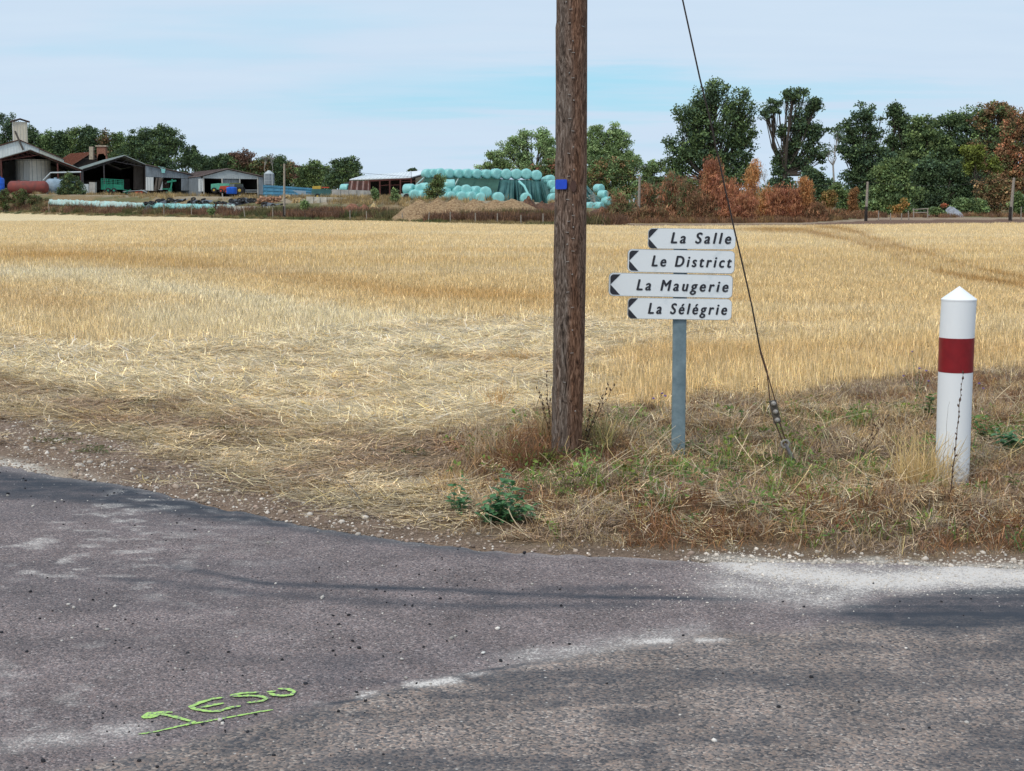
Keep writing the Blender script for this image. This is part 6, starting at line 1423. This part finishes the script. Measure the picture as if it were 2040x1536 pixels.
heap('long tan wood chip heap with several rounded peaks before the bale stack', 128, 782, 1072, 393, 430, M_CHIP, 4.0, 'chip_heap', 'wood chip heap', [(835, 62, 396), (872, 58, 393), (905, 56, 393), (945, 60, 394), (985, 60, 395), (1020, 62, 393), (1040, 34, 400), (810, 34, 408), (925, 120, 402)], 3, 200, .10, 2.6)
heap('dark brown manure heap between the chip heap and the wooden pole', 131, 1030, 1130, 392, 425, M_MUCK, 3.2, 'manure_heap', 'manure heap', [(1052, 26, 391), (1080, 36, 400), (1105, 36, 400), (1120, 30, 399)], 5, 120, .35, 2.6)
heap('small dark brown heap just right of the wooden pole', 131, 1172, 1226, 410, 428, M_MUCK, 2.6, 'manure_heap', 'manure heap', [(1200, 24, 409), (1190, 18, 413)], 6, 70, .3, 2.5)
heap('low reddish earth heap left of the chip heap', 142, 672, 745, 400, 416, mat('red_earth', (.22, .10, .06), .95, scale=6, var=.35, bump=.6), 2.5, 'earth_heap', 'earth heap', [(700, 30, 402), (725, 20, 405)], 7, 60)
heap('small pale yellow firewood and straw heap by the pointed shrub', 142, 725, 765, 402, 415, mat('pale_debris', (.45, .33, .16), .95, scale=9, var=.5, bump=.8), 1.6, 'debris_heap', 'debris heap', [(745, 18, 404)], 8, 50, .4)
heap('pale gravel mound behind the black tyre heap', 200, 495, 520, 387, 398, M_CONCL, 2, 'gravel_mound', 'gravel heap', [(508, 12, 388)], 9, 40)
# black silage clamps with tyres
blk_spots = []
for (lb, x0, x1, yb, pk) in [('flat black sheeted silage clamp at the left, weighted with tyres', 285, 376, 412, [(300, 16, 400), (320, 24, 397), (345, 26, 396), (362, 18, 396)]), ('long black sheeted silage clamp in the middle, weighted with tyres', 372, 426, 412, [(385, 18, 395), (405, 20, 396), (418, 10, 400)]), ('highest black tyre covered silage heap left of the firewood', 424, 515, 412, [(440, 20, 401), (468, 24, 395), (487, 22, 392), (500, 16, 396)]), ('low black sheeted clamp right of the firewood', 512, 592, 413, [(532, 18, 402), (550, 20, 405), (575, 22, 407)])]:
    YH = Yrow((x0 + x1) / 2, yb - 1); heap(lb, YH + 2.5, x0, x1, 395, yb, M_BLKP, 2.5, 'silage_clamp', 'silage clamp', pk, 11, 110, .15, 1.2)
    for (pxk, wk, yk) in pk:
        for _ in range(5 if yk < 402 else 3): 
            f_ = random.uniform(-.75, .75); blk_spots.append((pxk + f_ * wk, yk + abs(f_) ** 1.5 * (yb - yk) * .8 + random.uniform(0, 6), YH))
def torus(R, r, a=18, b_=9):
    V = [((R + r * math.cos(6.2832 * j / b_)) * math.cos(6.2832 * i / a), (R + r * math.cos(6.2832 * j / b_)) * math.sin(6.2832 * i / a), r * 1.1 * math.sin(6.2832 * j / b_)) for i in range(a) for j in range(b_)]
    Fq = [(i * b_ + j, ((i + 1) % a) * b_ + j, ((i + 1) % a) * b_ + (j + 1) % b_, i * b_ + (j + 1) % b_) for i in range(a) for j in range(b_)]
    me = bpy.data.meshes.new('tyre'); me.from_pydata(V, [], Fq); me.polygons.foreach_set('use_smooth', [True] * len(Fq)); me.materials.append(M_RUBBER); return me
TY = torus(.24, .09)
for (a_, r_, YH) in blk_spots:
    o = bpy.data.objects.new('tyre', TY); COL.objects.link(o); o.location = at(a_, r_, YH + 1.2 - random.random()); o.rotation_euler = (random.gauss(.5, .3), random.gauss(0, .3), 0)
    tag(o, 'old black tyre lying on the black silage sheets', 'tyre', 'tyres weighting the silage sheets')
# mint sheet strip along the clamps
for (lb, x0, x1, t0, t1, b0_, b1_, m_) in [('pale mint plastic edge of the silage clamp beside the round bush', 98, 166, 397, 399, 408, 411, M_MINTW), ('ragged pale mint sheet strip right of the round bush', 160, 288, 399, 404, 411, 415, M_MINTW), ('mint sheet strip below the black clamps, left of the leaning post', 285, 428, 404, 407, 414, 418, M_MINT), ('greyer mint sheet strip below the black clamps, right of the leaning post', 430, 468, 407, 408, 417, 417, M_MINTW)]:
    pl = Plane((x0 + x1) / 2, Yrow((x0 + x1) / 2, b0_ + 1)); A = pl.p(x0, b0_); n = 60; V = []; YA = Yrow(x0, b0_ + 1); YB_ = Yrow(x1, b1_ + 1)
    for i in range(n + 1):
        t = i / n; px_ = x0 + (x1 - x0) * t; pl = Plane(px_, YA + (YB_ - YA) * t); w = (vn(px_ * .35, 0, 3) - .5)
        tp = pl.p(px_, t0 + (t1 - t0) * t + w * 2.2); bt2 = pl.p(px_, b0_ + (b1_ - b0_) * t)
        for k in range(4): q = tp.lerp(bt2, k / 3); V.append(q + Vector((0, -.5 * k / 3 + .25 * (float(vn(px_ * .5, k * 1.7, 5)) - .5), 0)) - A)
        V.append(bt2 + Vector((0, .8, 0)) - A)
    I = np.arange((n + 1) * 5).reshape(n + 1, 5); o = link('silage_sheet', npmesh('silage_sheet', [tuple(v) for v in V], np.stack([I[:-1, :-1], I[1:, :-1], I[1:, 1:], I[:-1, 1:]], -1).reshape(-1, 4)), m_)
    o.location = A; tag(o, lb, 'plastic sheet'); so = o.modifiers.new('t', 'SOLIDIFY'); so.thickness = .02
# firewood
def firewood(label, Y, x0, x1, yt, yb, m, s=.17, seed=1, origin_px=None):
    rg = random.Random(seed); A = at((x0 + x1) / 2, yb, Y); rt_ = thing('firewood_heap', A, label, 'firewood'); me = MB().tube([(0, -.25, 0), (0, .25, 0)], s * .62, 6).mesh('log')
    me.materials.append(m); lx, rx_ = at(x0, yb, Y), at(x1, yb, Y); H = at(x0, yt, Y).z - lx.z; r = 0; z_ = 0; 
    while z_ < H:
        x = lx.x + z_ * .6 + (r % 2) * s * .5
        while x < rx_.x - z_ * .5:
            o = bpy.data.objects.new('log', me); COL.objects.link(o); o.parent = rt_; o.location = (x - A.x + rg.gauss(0, .03), rg.gauss(0, .12), z_ + rg.gauss(0, .04) + lx.z - A.z); o.rotation_euler = (rg.gauss(0, .25), rg.random() * 3, rg.gauss(0, .45)); o.scale = [rg.uniform(.8, 1.2)] * 3; x += s * 1.12
        z_ += s * .95; r += 1
firewood('stacked reddish split firewood heap right of the black clamps', Yrow(540, 404), 512, 564, 392, 404, M_WOODL, .2, 1)
firewood('smaller yellow split firewood heap below the blue skip', Yrow(592, 404), 582, 604, 394, 404, M_WOODY, .2, 2)
firewood('scattered yellow firewood on the low wall beside the far telephone pole', Yrow(574, 396), 566, 582, 387, 393, M_WOODY, .2, 3)
# cattle trailer
pct = Plane(225, 246, math.radians(8)); ct = thing('cattle_trailer', gbase(225, 246), 'green cattle trailer with open top rails in front of the dark barn', 'trailer')
poly('side_panel', M_TEAL, ct, pct, [z1(1030, 905), z1(1030, 850), z1(1240, 855), z1(1240, 905)], .06, ribs=.5)
poly('end_panel', M_TEAL, ct, pct, [z1(1160, 905), z1(1160, 852), z1(1245, 856), z1(1245, 905)], .06, back=-.15)
for yy in (795, 812, 830, 846): MB().beam(pct.p(*z1(1028, yy)), pct.p(*z1(1238, yy + 12)), .07).build('rail', M_TEAL, ct); MB().beam(pct.p(*z1(1028, yy)) + pct.n * 2, pct.p(*z1(1238, yy + 12)) + pct.n * 2, .07).build('rail', M_TEAL, ct)
for xx in (1030, 1075, 1120, 1165, 1210, 1240): MB().beam(pct.p(*z1(xx, 792 + (xx - 1030) * .06)), pct.p(*z1(xx, 905)), .08).build('upright', M_TEAL, ct); MB().beam(pct.p(*z1(xx, 792 + (xx - 1030) * .06)) + pct.n * 2, pct.p(*z1(xx, 905)) + pct.n * 2, .08).build('upright', M_TEAL, ct)
poly('side_panel', M_TEAL, ct, pct, [z1(1030, 905), z1(1030, 850), z1(1240, 855), z1(1240, 905)], .06, back=2)
WH = MB().tube([(0, -.12, 0), (0, -.06, 0), (0, .06, 0), (0, .12, 0)], [.36, .42, .42, .36], 20).mesh('wheel', smooth=True); WH.materials.append(M_RUBBER)
def wheel(par, p, s=1.0, hub=None, rz=0):
    o = bpy.data.objects.new('wheel', WH); COL.objects.link(o); o.parent = par; o.location = Vector(p) - wloc(par); o.scale = (s, s, s); o.rotation_euler = (0, 0, rz)
    if hub: h_ = MB().tube([(0, -.14, 0), (0, -.10, 0)], [.14, .2], 12).mesh('hub'); h_.materials.append(hub); q = bpy.data.objects.new('hub', h_); COL.objects.link(q); q.parent = o
for xx in (1100, 1160): wheel(ct, pct.p(*z1(xx, 915)) - pct.n * .1, 1.0, M_TEAL)
MB().beam(pct.p(*z1(1240, 905)), pct.p(*z1(1330, 920)), .1).build('drawbar', M_TEAL, ct)
# machinery
def machine(name, label, cat, pl, body, wheels, bars=()):
    px0 = sum(q[0] for q in body[0][1]) / len(body[0][1]); r_ = thing(name, gbase(px0, pl.Y), label, cat)
    for (m_, pts, nm) in body: poly(nm, m_, r_, pl, pts, 1.0 if nm != 'blade' else .15)
    for (p_, s_, h_) in wheels: wheel(r_, pl.p(*p_) - pl.n * .25, s_, h_); wheel(r_, pl.p(*p_) + pl.n * 1.3, s_, h_)
    for (m_, a_, b_, w_) in bars: MB().beam(pl.p(*a_), pl.p(*b_), w_).build('bar', m_, r_)
pm_ = Plane(450, 240, 0)
machine('tractor', 'old green tractor with a roofed cab parked before the long shed', 'tractor', Plane(470, 246), [(M_TEAL, [z2(430, 925), z2(430, 880), z2(500, 880), z2(500, 925)], 'bonnet'), (mat('cab_glass', (.05, .06, .06), .2, scale=3), [z2(440, 882), z2(445, 850), z2(520, 850), z2(525, 882)], 'cab'), (mat('olive_paint', (.12, .13, .05), .6, scale=3), [z2(395, 850), z2(395, 838), z2(500, 838), z2(500, 850)], 'cab_roof')], [(z2(500, 915), 1.6, M_YEL), (z2(440, 930), 1.0, M_YEL)])
machine('forage_wagon', 'mint green wagon with a sloping hood parked in the left shed opening', 'wagon', Plane(440, 248), [(mat('mint_paint', (.10, .36, .26), .5, scale=3), [z2(205, 905), z2(205, 850), z2(280, 842), z2(388, 845), z2(390, 905)], 'body')], [(z2(240, 912), 1.1, M_YEL), (z2(350, 912), 1.1, M_YEL)])
machine('baler', 'red orange farm machine standing beside the blue drums', 'farm machine', Plane(445, 243), [(M_REDP, [z2(285, 905), z2(300, 870), z2(385, 868), z2(385, 915), z2(300, 915)], 'body'), (M_REDP, [z2(320, 930), z2(320, 915), z2(400, 915), z2(400, 930)], 'chassis')], [(z2(310, 920), .9, M_REDP), (z2(365, 925), .9, M_REDP)])
for k, (xx, yy, lb) in enumerate([(400, 925, 'left of two blue plastic drums beside the red machine'), (430, 925, 'right of two blue plastic drums beside the red machine')]):
    pl = Plane(462, 241); A = pl.p(*z2(xx, yy + 25)); B = pl.p(*z2(xx, yy - 42)); r_ = thing('plastic_drum', A, lb, 'drum'); MB().tube([A, A.lerp(B, .1), A.lerp(B, .9), B], [.55, .62, .62, .5], 20).build('barrel', M_BLUEP, r_, True); MB().tube([B, B + Vector((0, 0, .08))], .3, 14).build('lid', M_BLUEP, r_)
machine('loader_arm', 'green machine arm with a hooked head standing in the lean-to gap', 'farm machine', Plane(340, 255), [(M_TEAL, [z1(1700, 940), z1(1715, 890), z1(1735, 890), z1(1735, 940)], 'base'), (M_TEAL, [z1(1645, 905), z1(1645, 895), z1(1720, 895), z1(1720, 905)], 'frame_bar')], [(z1(1700, 935), .7, M_TEAL)], [(M_TEAL, z1(1735, 905), z1(1750, 800), .22), (M_TEAL, z1(1700, 830), z1(1790, 815), .28), (M_STEELD, z1(1680, 850), z1(1710, 820), .2)])
machine('rusty_frame', 'rusty brown leaning frame against the white lean-to sheet', 'scrap', Plane(312, 256), [(M_BOARD, [z1(1560, 920), z1(1585, 785), z1(1600, 785), z1(1590, 920)], 'beam'), (M_BOARD, [z1(1600, 905), z1(1612, 785), z1(1650, 788), z1(1640, 812), z1(1612, 905)], 'beam')], [])
machine('hay_rake', 'red and grey drawn rake in the dry grass right of the cattle trailer', 'farm machine', Plane(280, 245), [(M_REDP, [z1(1370, 950), z1(1370, 928), z1(1440, 925), z1(1440, 950)], 'body')], [(z1(1300, 945), .6, M_TEAL), (z1(1420, 945), .6, M_REDP), (z1(1350, 950), .5, M_REDP)], [(M_TINL, z1(1250, 925), z1(1480, 912), .08), (M_TEAL, z1(1255, 940), z1(1330, 905), .1), (M_TINL, z1(1430, 910), z1(1500, 935), .1)])
machine('storage_box', 'grey boxy machine cabinet between the round bush and the cattle trailer', 'cabinet', Plane(182, 244), [(M_CONC, [z1(905, 945), z1(905, 830), z1(965, 832), z1(965, 945)], 'cabinet_body'), (M_TINL, [z1(835, 945), z1(835, 850), z1(900, 850), z1(900, 945)], 'side_box')], [])
machine('yellow_wagon', 'low yellow and green wagon top behind the concrete wall', 'wagon', Plane(630, 222), [(M_YEL, [z2(1235, 900), z2(1235, 872), z2(1320, 868), z2(1320, 900)], 'body'), (M_TARPB, [z2(1225, 965), z2(1228, 900), z2(1420, 905), z2(1420, 965)], 'tarpaulin'), (M_REDP, [z2(1330, 890), z2(1335, 878), z2(1400, 880), z2(1400, 890)], 'rack')], [(z2(1290, 975), 1.0, M_YEL)])
machine('dark_trough', 'dark green low trailer bodies standing before the white roofed shed', 'trailer', Plane(760, 190), [(M_TARPB, [z3(40, 795), z3(40, 755), z3(300, 755), z3(300, 800)], 'body'), (M_TARPB, [z3(330, 800), z3(330, 762), z3(560, 765), z3(560, 805)], 'body')], [(z3(120, 805), .8, M_TARPB), (z3(220, 805), .8, M_TARPB)])
machine('white_cart', 'white flat cart with a black wheel at the left end of the bale rows', 'cart', Plane(805, 158), [(M_MINTW, [z3(552, 750), z3(552, 722), z3(620, 718), z3(620, 750)], 'body')], [(z3(605, 755), .9, M_RUBBER)])

# white roofed shed with the rust striped end
p5 = Plane(760, 206, math.radians(12)); s5 = thing('pole_shed', gbase(760, 206), 'open pole shed with a white metal roof and a rust striped sheet end', 'shed')
e0, e1, e2 = p5.p(*z3(75, 598)), p5.p(*z3(640, 578)), p5.p(*z3(770, 538)); r0_, r1_ = at(*z3(195, 562), 214), at(*z3(770, 514), 222)
e2 = at(*z3(770, 540), 216)
MB().prism([e0, e1, e2, r1_, r0_], Vector((0, 0, .12))).build('roof', M_WROOF, s5)
MB().prism([r0_ + Vector((0, .1, .0)), r1_ + Vector((0, .1, 0)), r1_ + Vector((0, 12, -2.2)), r0_ + Vector((0, 12, -2.2))], Vector((0, 0, .12))).build('roof', M_WROOF, s5)
mb = MB()
for i in range(1, 16): t = i / 16; mb.beam(e0.lerp(e1, t) + Vector((0, 0, .15)), r0_.lerp(r1_, t * .82) + Vector((0, 0, .15)), .08)
mb.build('roof_rib', M_WROOF, s5)
# rust and pale sheets, each its own board
for i in range(11):
    t0, t1 = i / 11, (i + .93) / 11; A = p5.p(66 / 4.636 + 680 + t0 * 42, 690 / 4.636 + 230); x0, x1 = 694.5 + t0 * 41.5, 694.5 + t1 * 41.5; k = 1.5 * (1 - t0)
    poly('wall_sheet', M_RROOF if i % 3 != 1 else mat('faded_pink_sheet', (.36, .24, .22), .7, scale=2, var=.3), s5, p5, [(x0 - k, 379.5), (x0 + 1.5, 360), (x1 + 1.5, 360), (x1 - k, 379.5)], .06, back=-.05 + .04 * (i % 2))
MB().prism([p5.p(695, 395) + p5.n * 9, p5.p(700, 362) + p5.n * 9, p5.p(846, 350) + p5.n * 9, p5.p(846, 395) + p5.n * 9], p5.n * .1).build('back_wall', M_DARK, s5)
MB().prism([p5.p(696, 395), p5.p(698, 362), p5.p(698, 362) + p5.n * 9, p5.p(696, 395) + p5.n * 9], p5.u * .1).build('side_wall', M_DARK, s5)
posts_to(s5, p5, [z3(262, 600), z3(355, 598), z3(447, 592), z3(545, 588), z3(645, 578)], 398, .2, M_STEELR)
for (a_, b_) in (((355, 650), (447, 640)), ((447, 645), (545, 640)), ((545, 612), (700, 605))): MB().beam(p5.p(*z3(*a_)), p5.p(*z3(*b_)), .08).build('cross_rail', M_STEELR, s5)
MB().beam(p5.p(*z3(262, 604)), p5.p(*z3(640, 584)), .2).build('eave_beam', M_STEELR, s5); MB().beam(p5.p(*z3(640, 584)), e2 - Vector((0, 0, .1)), .2).build('eave_beam', M_DARK, s5)
MB().beam(p5.p(*z3(645, 520)), p5.p(*z3(645, 640)), .06).build('thin_mast', M_STEELD, s5)

# ---------------------------------------------------------------- the covered stack and the wrapped bales
YS = 162
def stack_mesh(x0t, x1t, x0b, x1b, yt0, yt1, yb, m, label, pleat, dep=9.0, name='covered_stack', lean=2.2):
    A = at(x0b, yb, YS); n, k = 170, 14; V = []
    for i in range(n + 1):
        t = i / n; top = at(x0t + (x1t - x0t) * t, yt0 + (yt1 - yt0) * t, YS); bot = at(x0b + (x1b - x0b) * t, yb, YS - lean); bot.z = G(bot.x, bot.y) - .1
        for j in range(k + 1):
            s_ = j / k; q = top.lerp(bot, s_); q.y -= .5 * math.sin(s_ * 3.14)
            w = pleat * s_ ** .6 * (float(vn(t * 34 + s_ * 2.0 * (1 if t > .5 else -1), s_ * .6, 4)) - .5) * 1.4 + .12 * (float(vn(t * 20, s_ * 4, 8)) - .5)
            q.y += w; V.append(tuple(q - A))
        q = top + Vector((0, dep, .1 * math.sin(t * 30))); V.append(tuple(q - A)); q = top + Vector((0, dep + 1.5, 0)); q.z = bot.z; V.append(tuple(q - A))
    W = k + 3; I = np.arange((n + 1) * W).reshape(n + 1, W)
    me = npmesh(name, V, np.stack([I[:-1, :-1], I[:-1, 1:], I[1:, 1:], I[1:, :-1]], -1).reshape(-1, 4)); me.polygons.foreach_set('use_smooth', [True] * len(me.polygons))
    o = link(name, me, m); o.location = A; o2 = tag(o, label, 'covered stack')
    for (xt, xb, nm) in ((x0t, x0b, 0), (x1t, x1b, 1)):
        t_ = at(xt, yt0 if nm == 0 else yt1, YS) + Vector((0, .05, 0)); b2 = at(xb, yb, YS - lean) + Vector((0, .05, 0)); b2.z = gz(b2.x, b2.y) - .1; bb = t_ + Vector((0, dep + 1.5, 0)); bb.z = b2.z
        e = MB().prism([t_, b2, bb, t_ + Vector((0, dep, 0))], Vector((.05 if nm == 0 else -.05, 0, 0))).build('end_sheet', m, o)
stack_mesh(847, 996, 826, 986, 353, 355, 402, M_TARP, 'dark green netted straw stack, its left and middle part under the row of bales', .35)
stack_mesh(994, 1086, 972, 1108, 356.5, 360, 402, M_TARPB, 'blue green pleated sheet covering the right part of the straw stack', 1.5)
YS += 3.5; stack_mesh(1100, 1168, 1096, 1214, 366, 368, 404, M_TARPB, 'blue green sheet on the far end of the stack right of the wooden pole', 1.2, 6); YS -= 3.5
mb = MB(); pl = Plane(1050, YS - 1.2); mb.tube([pl.p(*z3(1640, 608)), pl.p(*z3(1690, 655)) + Vector((0, -.6, 0)), pl.p(*z3(1722, 725)) + Vector((0, -1.2, 0))], .14, 8); o = mb.build('sheet_strap', M_MINT, None, True, origin=pl.p(*z3(1722, 725))); tag(o, 'pale mint strap running down the pleated sheet', 'strap')
mb = MB(); mb.beam(at(*z3(1080, 585), YS - .9), at(*z3(1040, 660), YS - 2), .1); mb.beam(at(*z3(690, 640), YS - 2.2), at(*z3(765, 572), YS - .8), .1); o = mb.build('net_cord', M_MINTW, None, origin=at(*z3(1040, 660), YS - 2)); tag(o, 'thin pale cords holding down the dark green net', 'cord')
def bale_mesh(seed):
    rg = np.random.default_rng(seed); R = .60; V = []; prof = [(-.60, 0.01), (-.61, .30), (-.60, .48), (-.56, .56), (-.48, .60), (-.2, .61), (0, .60), (.2, .61), (.48, .60), (.56, .56), (.60, .48), (.61, .3), (.60, .01)]; a = 30
    for (x, r) in prof:
        for j in range(a):
            t = 6.2832 * j / a; rr2 = r * (1 + .035 * (float(vn(3 * math.cos(t) + 9, 3 * math.sin(t) + x * 3 + 9, seed)) - .5) * 2); z = rr2 * math.sin(t); z = z if z > 0 else z * .95
            V.append((rr2 * math.cos(t), x + .03 * (float(vn(4 * math.cos(t) * r + 5, 4 * math.sin(t) * r + 5, seed + 1)) - .5), z))
    Fq = [(i * a + j, (i + 1) * a + j, (i + 1) * a + (j + 1) % a, i * a + (j + 1) % a) for i in range(len(prof) - 1) for j in range(a)]
    me = bpy.data.meshes.new('wrapped_bale'); me.from_pydata(V, [], Fq); me.polygons.foreach_set('use_smooth', [True] * len(Fq)); me.materials.append(M_MINT); return me
BM = [bale_mesh(i) for i in range(5)]
def bale(px, py, Y, rz, label, grp, s=1.0, rx=0.0):
    o = bpy.data.objects.new('wrapped_bale', random.choice(BM)); COL.objects.link(o); o.location = at(px, py, Y); o.rotation_euler = (rx, random.uniform(-.3, .3), rz); o.scale = (s, s, s); tag(o, label, 'bale', grp); return o
ordn = ['first', 'second', 'third', 'fourth', 'fifth', 'sixth', 'seventh', 'eighth', 'ninth', 'tenth', 'eleventh', 'twelfth', 'last']
for i, (x, y) in enumerate([(851, 346.5), (863, 346), (876, 345.5), (894, 346), (912.5, 346.5), (930, 346.5), (948.5, 347), (968, 347.5), (987.5, 347), (1008, 347.5), (1028.5, 347.5), (1048, 347), (1068, 350)]):
    bale(x, y, YS + .4, .45 if i < 9 else .15, f'{ordn[i]} mint bale from the left in the row on top of the stack', 'bales on top of the stack', [.92, .9, .95][i % 3] if i < 8 else 1.0)
g_ = 'bales in front of the stack'
for (x, y, lb, rz, s_) in [(815, 377, 'tilted mint bale at the upper left end of the front heap', 1.1, .95), (834.5, 377, 'mint bale second from the left in the upper front heap', .3, .92), (846.5, 374.5, 'highest mint bale touching the green bush on its left', .9, .95), (825, 388.5, 'lowest left mint bale of the front heap', .2, .98), (838, 389, 'lower mint bale directly left of the green bush', .9, .9), (860, 389, 'mint bale hidden behind the foot of the green bush', .4, .9), (896, 368, 'boxy upright mint bale standing above the others right of the green bush', 1.57, .95), (889, 381.5, 'mint bale peeping out right of the green bush', .3, .85),
                           (910, 380.5, 'mint bale left in the upper row of four', .5, .95), (928, 379, 'mint bale second in the upper row of four', .2, 1.0), (947, 381, 'mint bale third in the upper row of four', .6, .92), (966.5, 384, 'large round mint bale at the right end of the upper row', .1, 1.12), (886, 391.5, 'low mint bale at the left end of the bottom row', .9, .8), (897, 391.5, 'second mint bale of the bottom row behind the chips', .4, .9), (918, 392, 'third mint bale of the bottom row behind the chips', .3, .95), (937, 392, 'fourth mint bale of the bottom row behind the chips', .5, .95), (957, 395, 'fifth mint bale of the bottom row behind the chips', .1, 1.0),
                           (992, 395, 'single mint bale behind the chips below the pleated sheet edge', .15, 1.1), (1047.5, 395.5, 'single mint bale behind the chips under the mint strap', .1, 1.05), (1102, 396, 'mint bale low beside the wooden pole on its left', .2, 1.0)]:
    bale(x, y, YS - (4.2 if y > 385 else 3.4), rz, lb, g_, s_)
g_ = 'bales piled at the right end of the stack'
for (x, y, lb, rz, s_, dy) in [(1095, 359, 'mint bale on top of the right pile behind the pole', .3, .95, 1), (1101, 368, 'mint bale in the middle of the right pile left of the pole', .2, .95, -.5), (1108, 381, 'mint bale half hidden by the wooden pole on its left', .4, .9, -1), (1090, 361, 'mint bale farthest back of the right pile', .6, .9, 3), (1193, 376, 'highest mint bale showing right of the pole', .6, .85, 0), (1201, 388, 'mint bale halfway down right of the pole', .9, .8, -1), (1209, 401, 'lowest right mint bale at the end of the stack', .6, .85, -1.5), (1175, 412, 'mint bale on the ground right of the pole behind the bare sapling', .3, .85, -4), (1192, 411, 'mint bale on the ground behind the small dark heap', .9, .8, -4)]:
    bale(x, y, YS - 1.5 + dy, rz, lb, g_, s_)
bale(687.5, 375, 206, 1.2, 'lone mint bale standing on the grey concrete wall', 'single bale', 1.0)

# ---------------------------------------------------------------- far telephone poles, fence posts, gate, debris
def farpole(px, yt, yb, lab, r=.13, lean=0.0):
    E0 = edgeY(px)
    Y = E0 + (4 if px < 1130 else 15); b_ = gbase(px, Y); tp = at(px + lean, yt, Y); root = thing('telephone_pole', b_, lab, 'telephone pole')
    MB().tube([b_ - Vector((0, 0, .3)), tp], [r, r * .7], 10).build('shaft', M_POST, root, True)
    MB().tube([b_ - Vector((0, 0, .3)), b_ + Vector((0, 0, 1.2))], [r * 1.04, r * 1.02], 10).build('dark_foot', M_DARK, root, True); MB().beam(tp + Vector((-.16, 0, -.15)), tp + Vector((.16, 0, -.15)), .05).build('crossarm', M_STEELD, root); return tp
t0 = farpole(565.5, 326, 432, 'slim grey far pole standing before the blue skip', lean=1)
t1 = farpole(1272, 351, 447, 'slim far pole at the left end of the scorched hedge', lean=2.5)
t2 = farpole(1726, 362, 440, 'slim far pole before the light green bushy tree', lean=2.5)
t3 = farpole(2014, 354, 434, 'far pole at the right edge, leaning slightly right', .16, 6)
def cable(a, b, sag, label):
    pts = [a.lerp(b, i / 20) - Vector((0, 0, sag * 4 * (i / 20) * (1 - i / 20))) for i in range(21)]
    o = MB().tube(pts, .012, 4).build('telephone_line', M_WIRE, None, origin=a); tag(o, label, 'cable')
cable(t0, t1, .8, 'thin overhead line from the skip pole to the hedge pole'); cable(t1, t2, .6, 'thin overhead line along the scorched hedge'); cable(t2, t3, .5, 'thin overhead line before the dark wood')
def fpost(px, yt, yb, lab, lean=0, Yo=3, r=.05, m=None):
    Y = edgeY(px) + Yo; b_ = gbase(px, Y); h = max(.5, (yb - yt) * Y / F); o = MB().tube([b_ - Vector((0, 0, .2)), b_ + Vector((lean * Y / F, 0, h))], [r, r * .85], 7).build('fence_post', m or M_POST, None, origin=b_); tag(o, lab, 'fence post', 'fence posts along the field edge'); return b_ + Vector((lean * Y / F, 0, h * .8))
FP = []
for (x, yt, yb, ln, lb) in [(97, 393, 412, 0, 'pale fence post just left of the round bush'), (326, 395, 418, 0, 'white fence post below the left black clamp'), (381, 397, 419, 0, 'white fence post at the start of the middle clamp'), (430, 401, 421, -8, 'fence post leaning strongly left under the tyre heap'), (488, 402, 423, -3, 'fence post leaning left below the highest tyre heap'), (543, 403, 425, 0, 'fence post below the reddish firewood'), (697, 410, 430, 0, 'short fence post left of the chip heap'), (730, 412, 431, 0, 'tiny fence post below the pale debris heap'), (801, 415, 433, 0, 'fence post at the left foot of the chip heap'), (853, 413, 434, 2, 'fence post before the leftmost chip peak'), (897, 412, 434, 0, 'fence post before the middle chip peak'), (947, 414, 435, 0, 'fence post before the fourth chip peak'), (991, 415, 436, 0, 'fence post before the right chip peaks'), (1038, 418, 437, 0, 'fence post at the right foot of the chip heap'), (1082, 418, 440, 0, 'fence post before the manure heap left of the pole')]:
    FP.append(fpost(x, yt, yb, lb, ln))
mb = MB()
for a, b in zip(FP[1:], FP[2:]): mb.tube([a, b], .006, 4)
o = mb.build('fence_wire', M_WIRE, None, origin=FP[0]); tag(o, 'thin wire strung between the field edge fence posts', 'fence wire')
for (x, yt, yb, ln, lb) in [(1751, 420, 439, 0, 'pale wooden post right of the second far pole'), (1775, 420, 435, 0, 'thin post left of the golden sapling'), (1797, 421, 435, 0, 'thin post under the golden sapling'), (1812, 414, 433, -2, 'pale leaning post right of the golden sapling'), (2035, 408, 434, 0, 'post hidden by bushes at the far right')]:
    fpost(x, yt, yb, lb, ln, Yo=17)
gg = Plane(1840, edgeY(1840) + 24); gt_ = thing('field_gate', gg.p(1820, 433), 'low grey rail gate in the dark gap of the wood', 'gate')
for (y0, y1) in ((417.5, 415.5), (424, 423)): MB().tube([gg.p(1818, y0), gg.p(1850, y1)], .04, 6).build('rail', M_POST, gt_)
for x in (1820, 1848): MB().tube([gg.p(x, 434), gg.p(x, 415)], .05, 6).build('post', M_POST, gt_)
heap('grey blue rubble and branch heap under the dark wood', 140, 1835, 1912, 408, 436, mat('rubble_mix', (.16, .16, .17), .9, scale=3, col2=(.34, .36, .40), bump=.8, var=.4), 2.2, 'rubble_heap', 'rubble heap', [(1855, 20, 424), (1875, 22, 416), (1895, 20, 407), (1900, 18, 409)], 12, 80, .35, 1.5)
tree('green creeper growing over the rubble heap', 138, 1862, [(1862, 420, 14, 8), (1870, 426, 18, 8)], 1400, .10, MG, .04, cat='creeper', name='creeper', clump=.35, per=14, limbs=False, seed=181)
tree('small red leaved sprig on top of the rubble heap', 138, 1882, [(1881, 409, 6, 4)], 150, .08, [(.35, .12, .06)], .03, cat='sprig', name='sprig', clump=.25, per=10, limbs=False, seed=182)
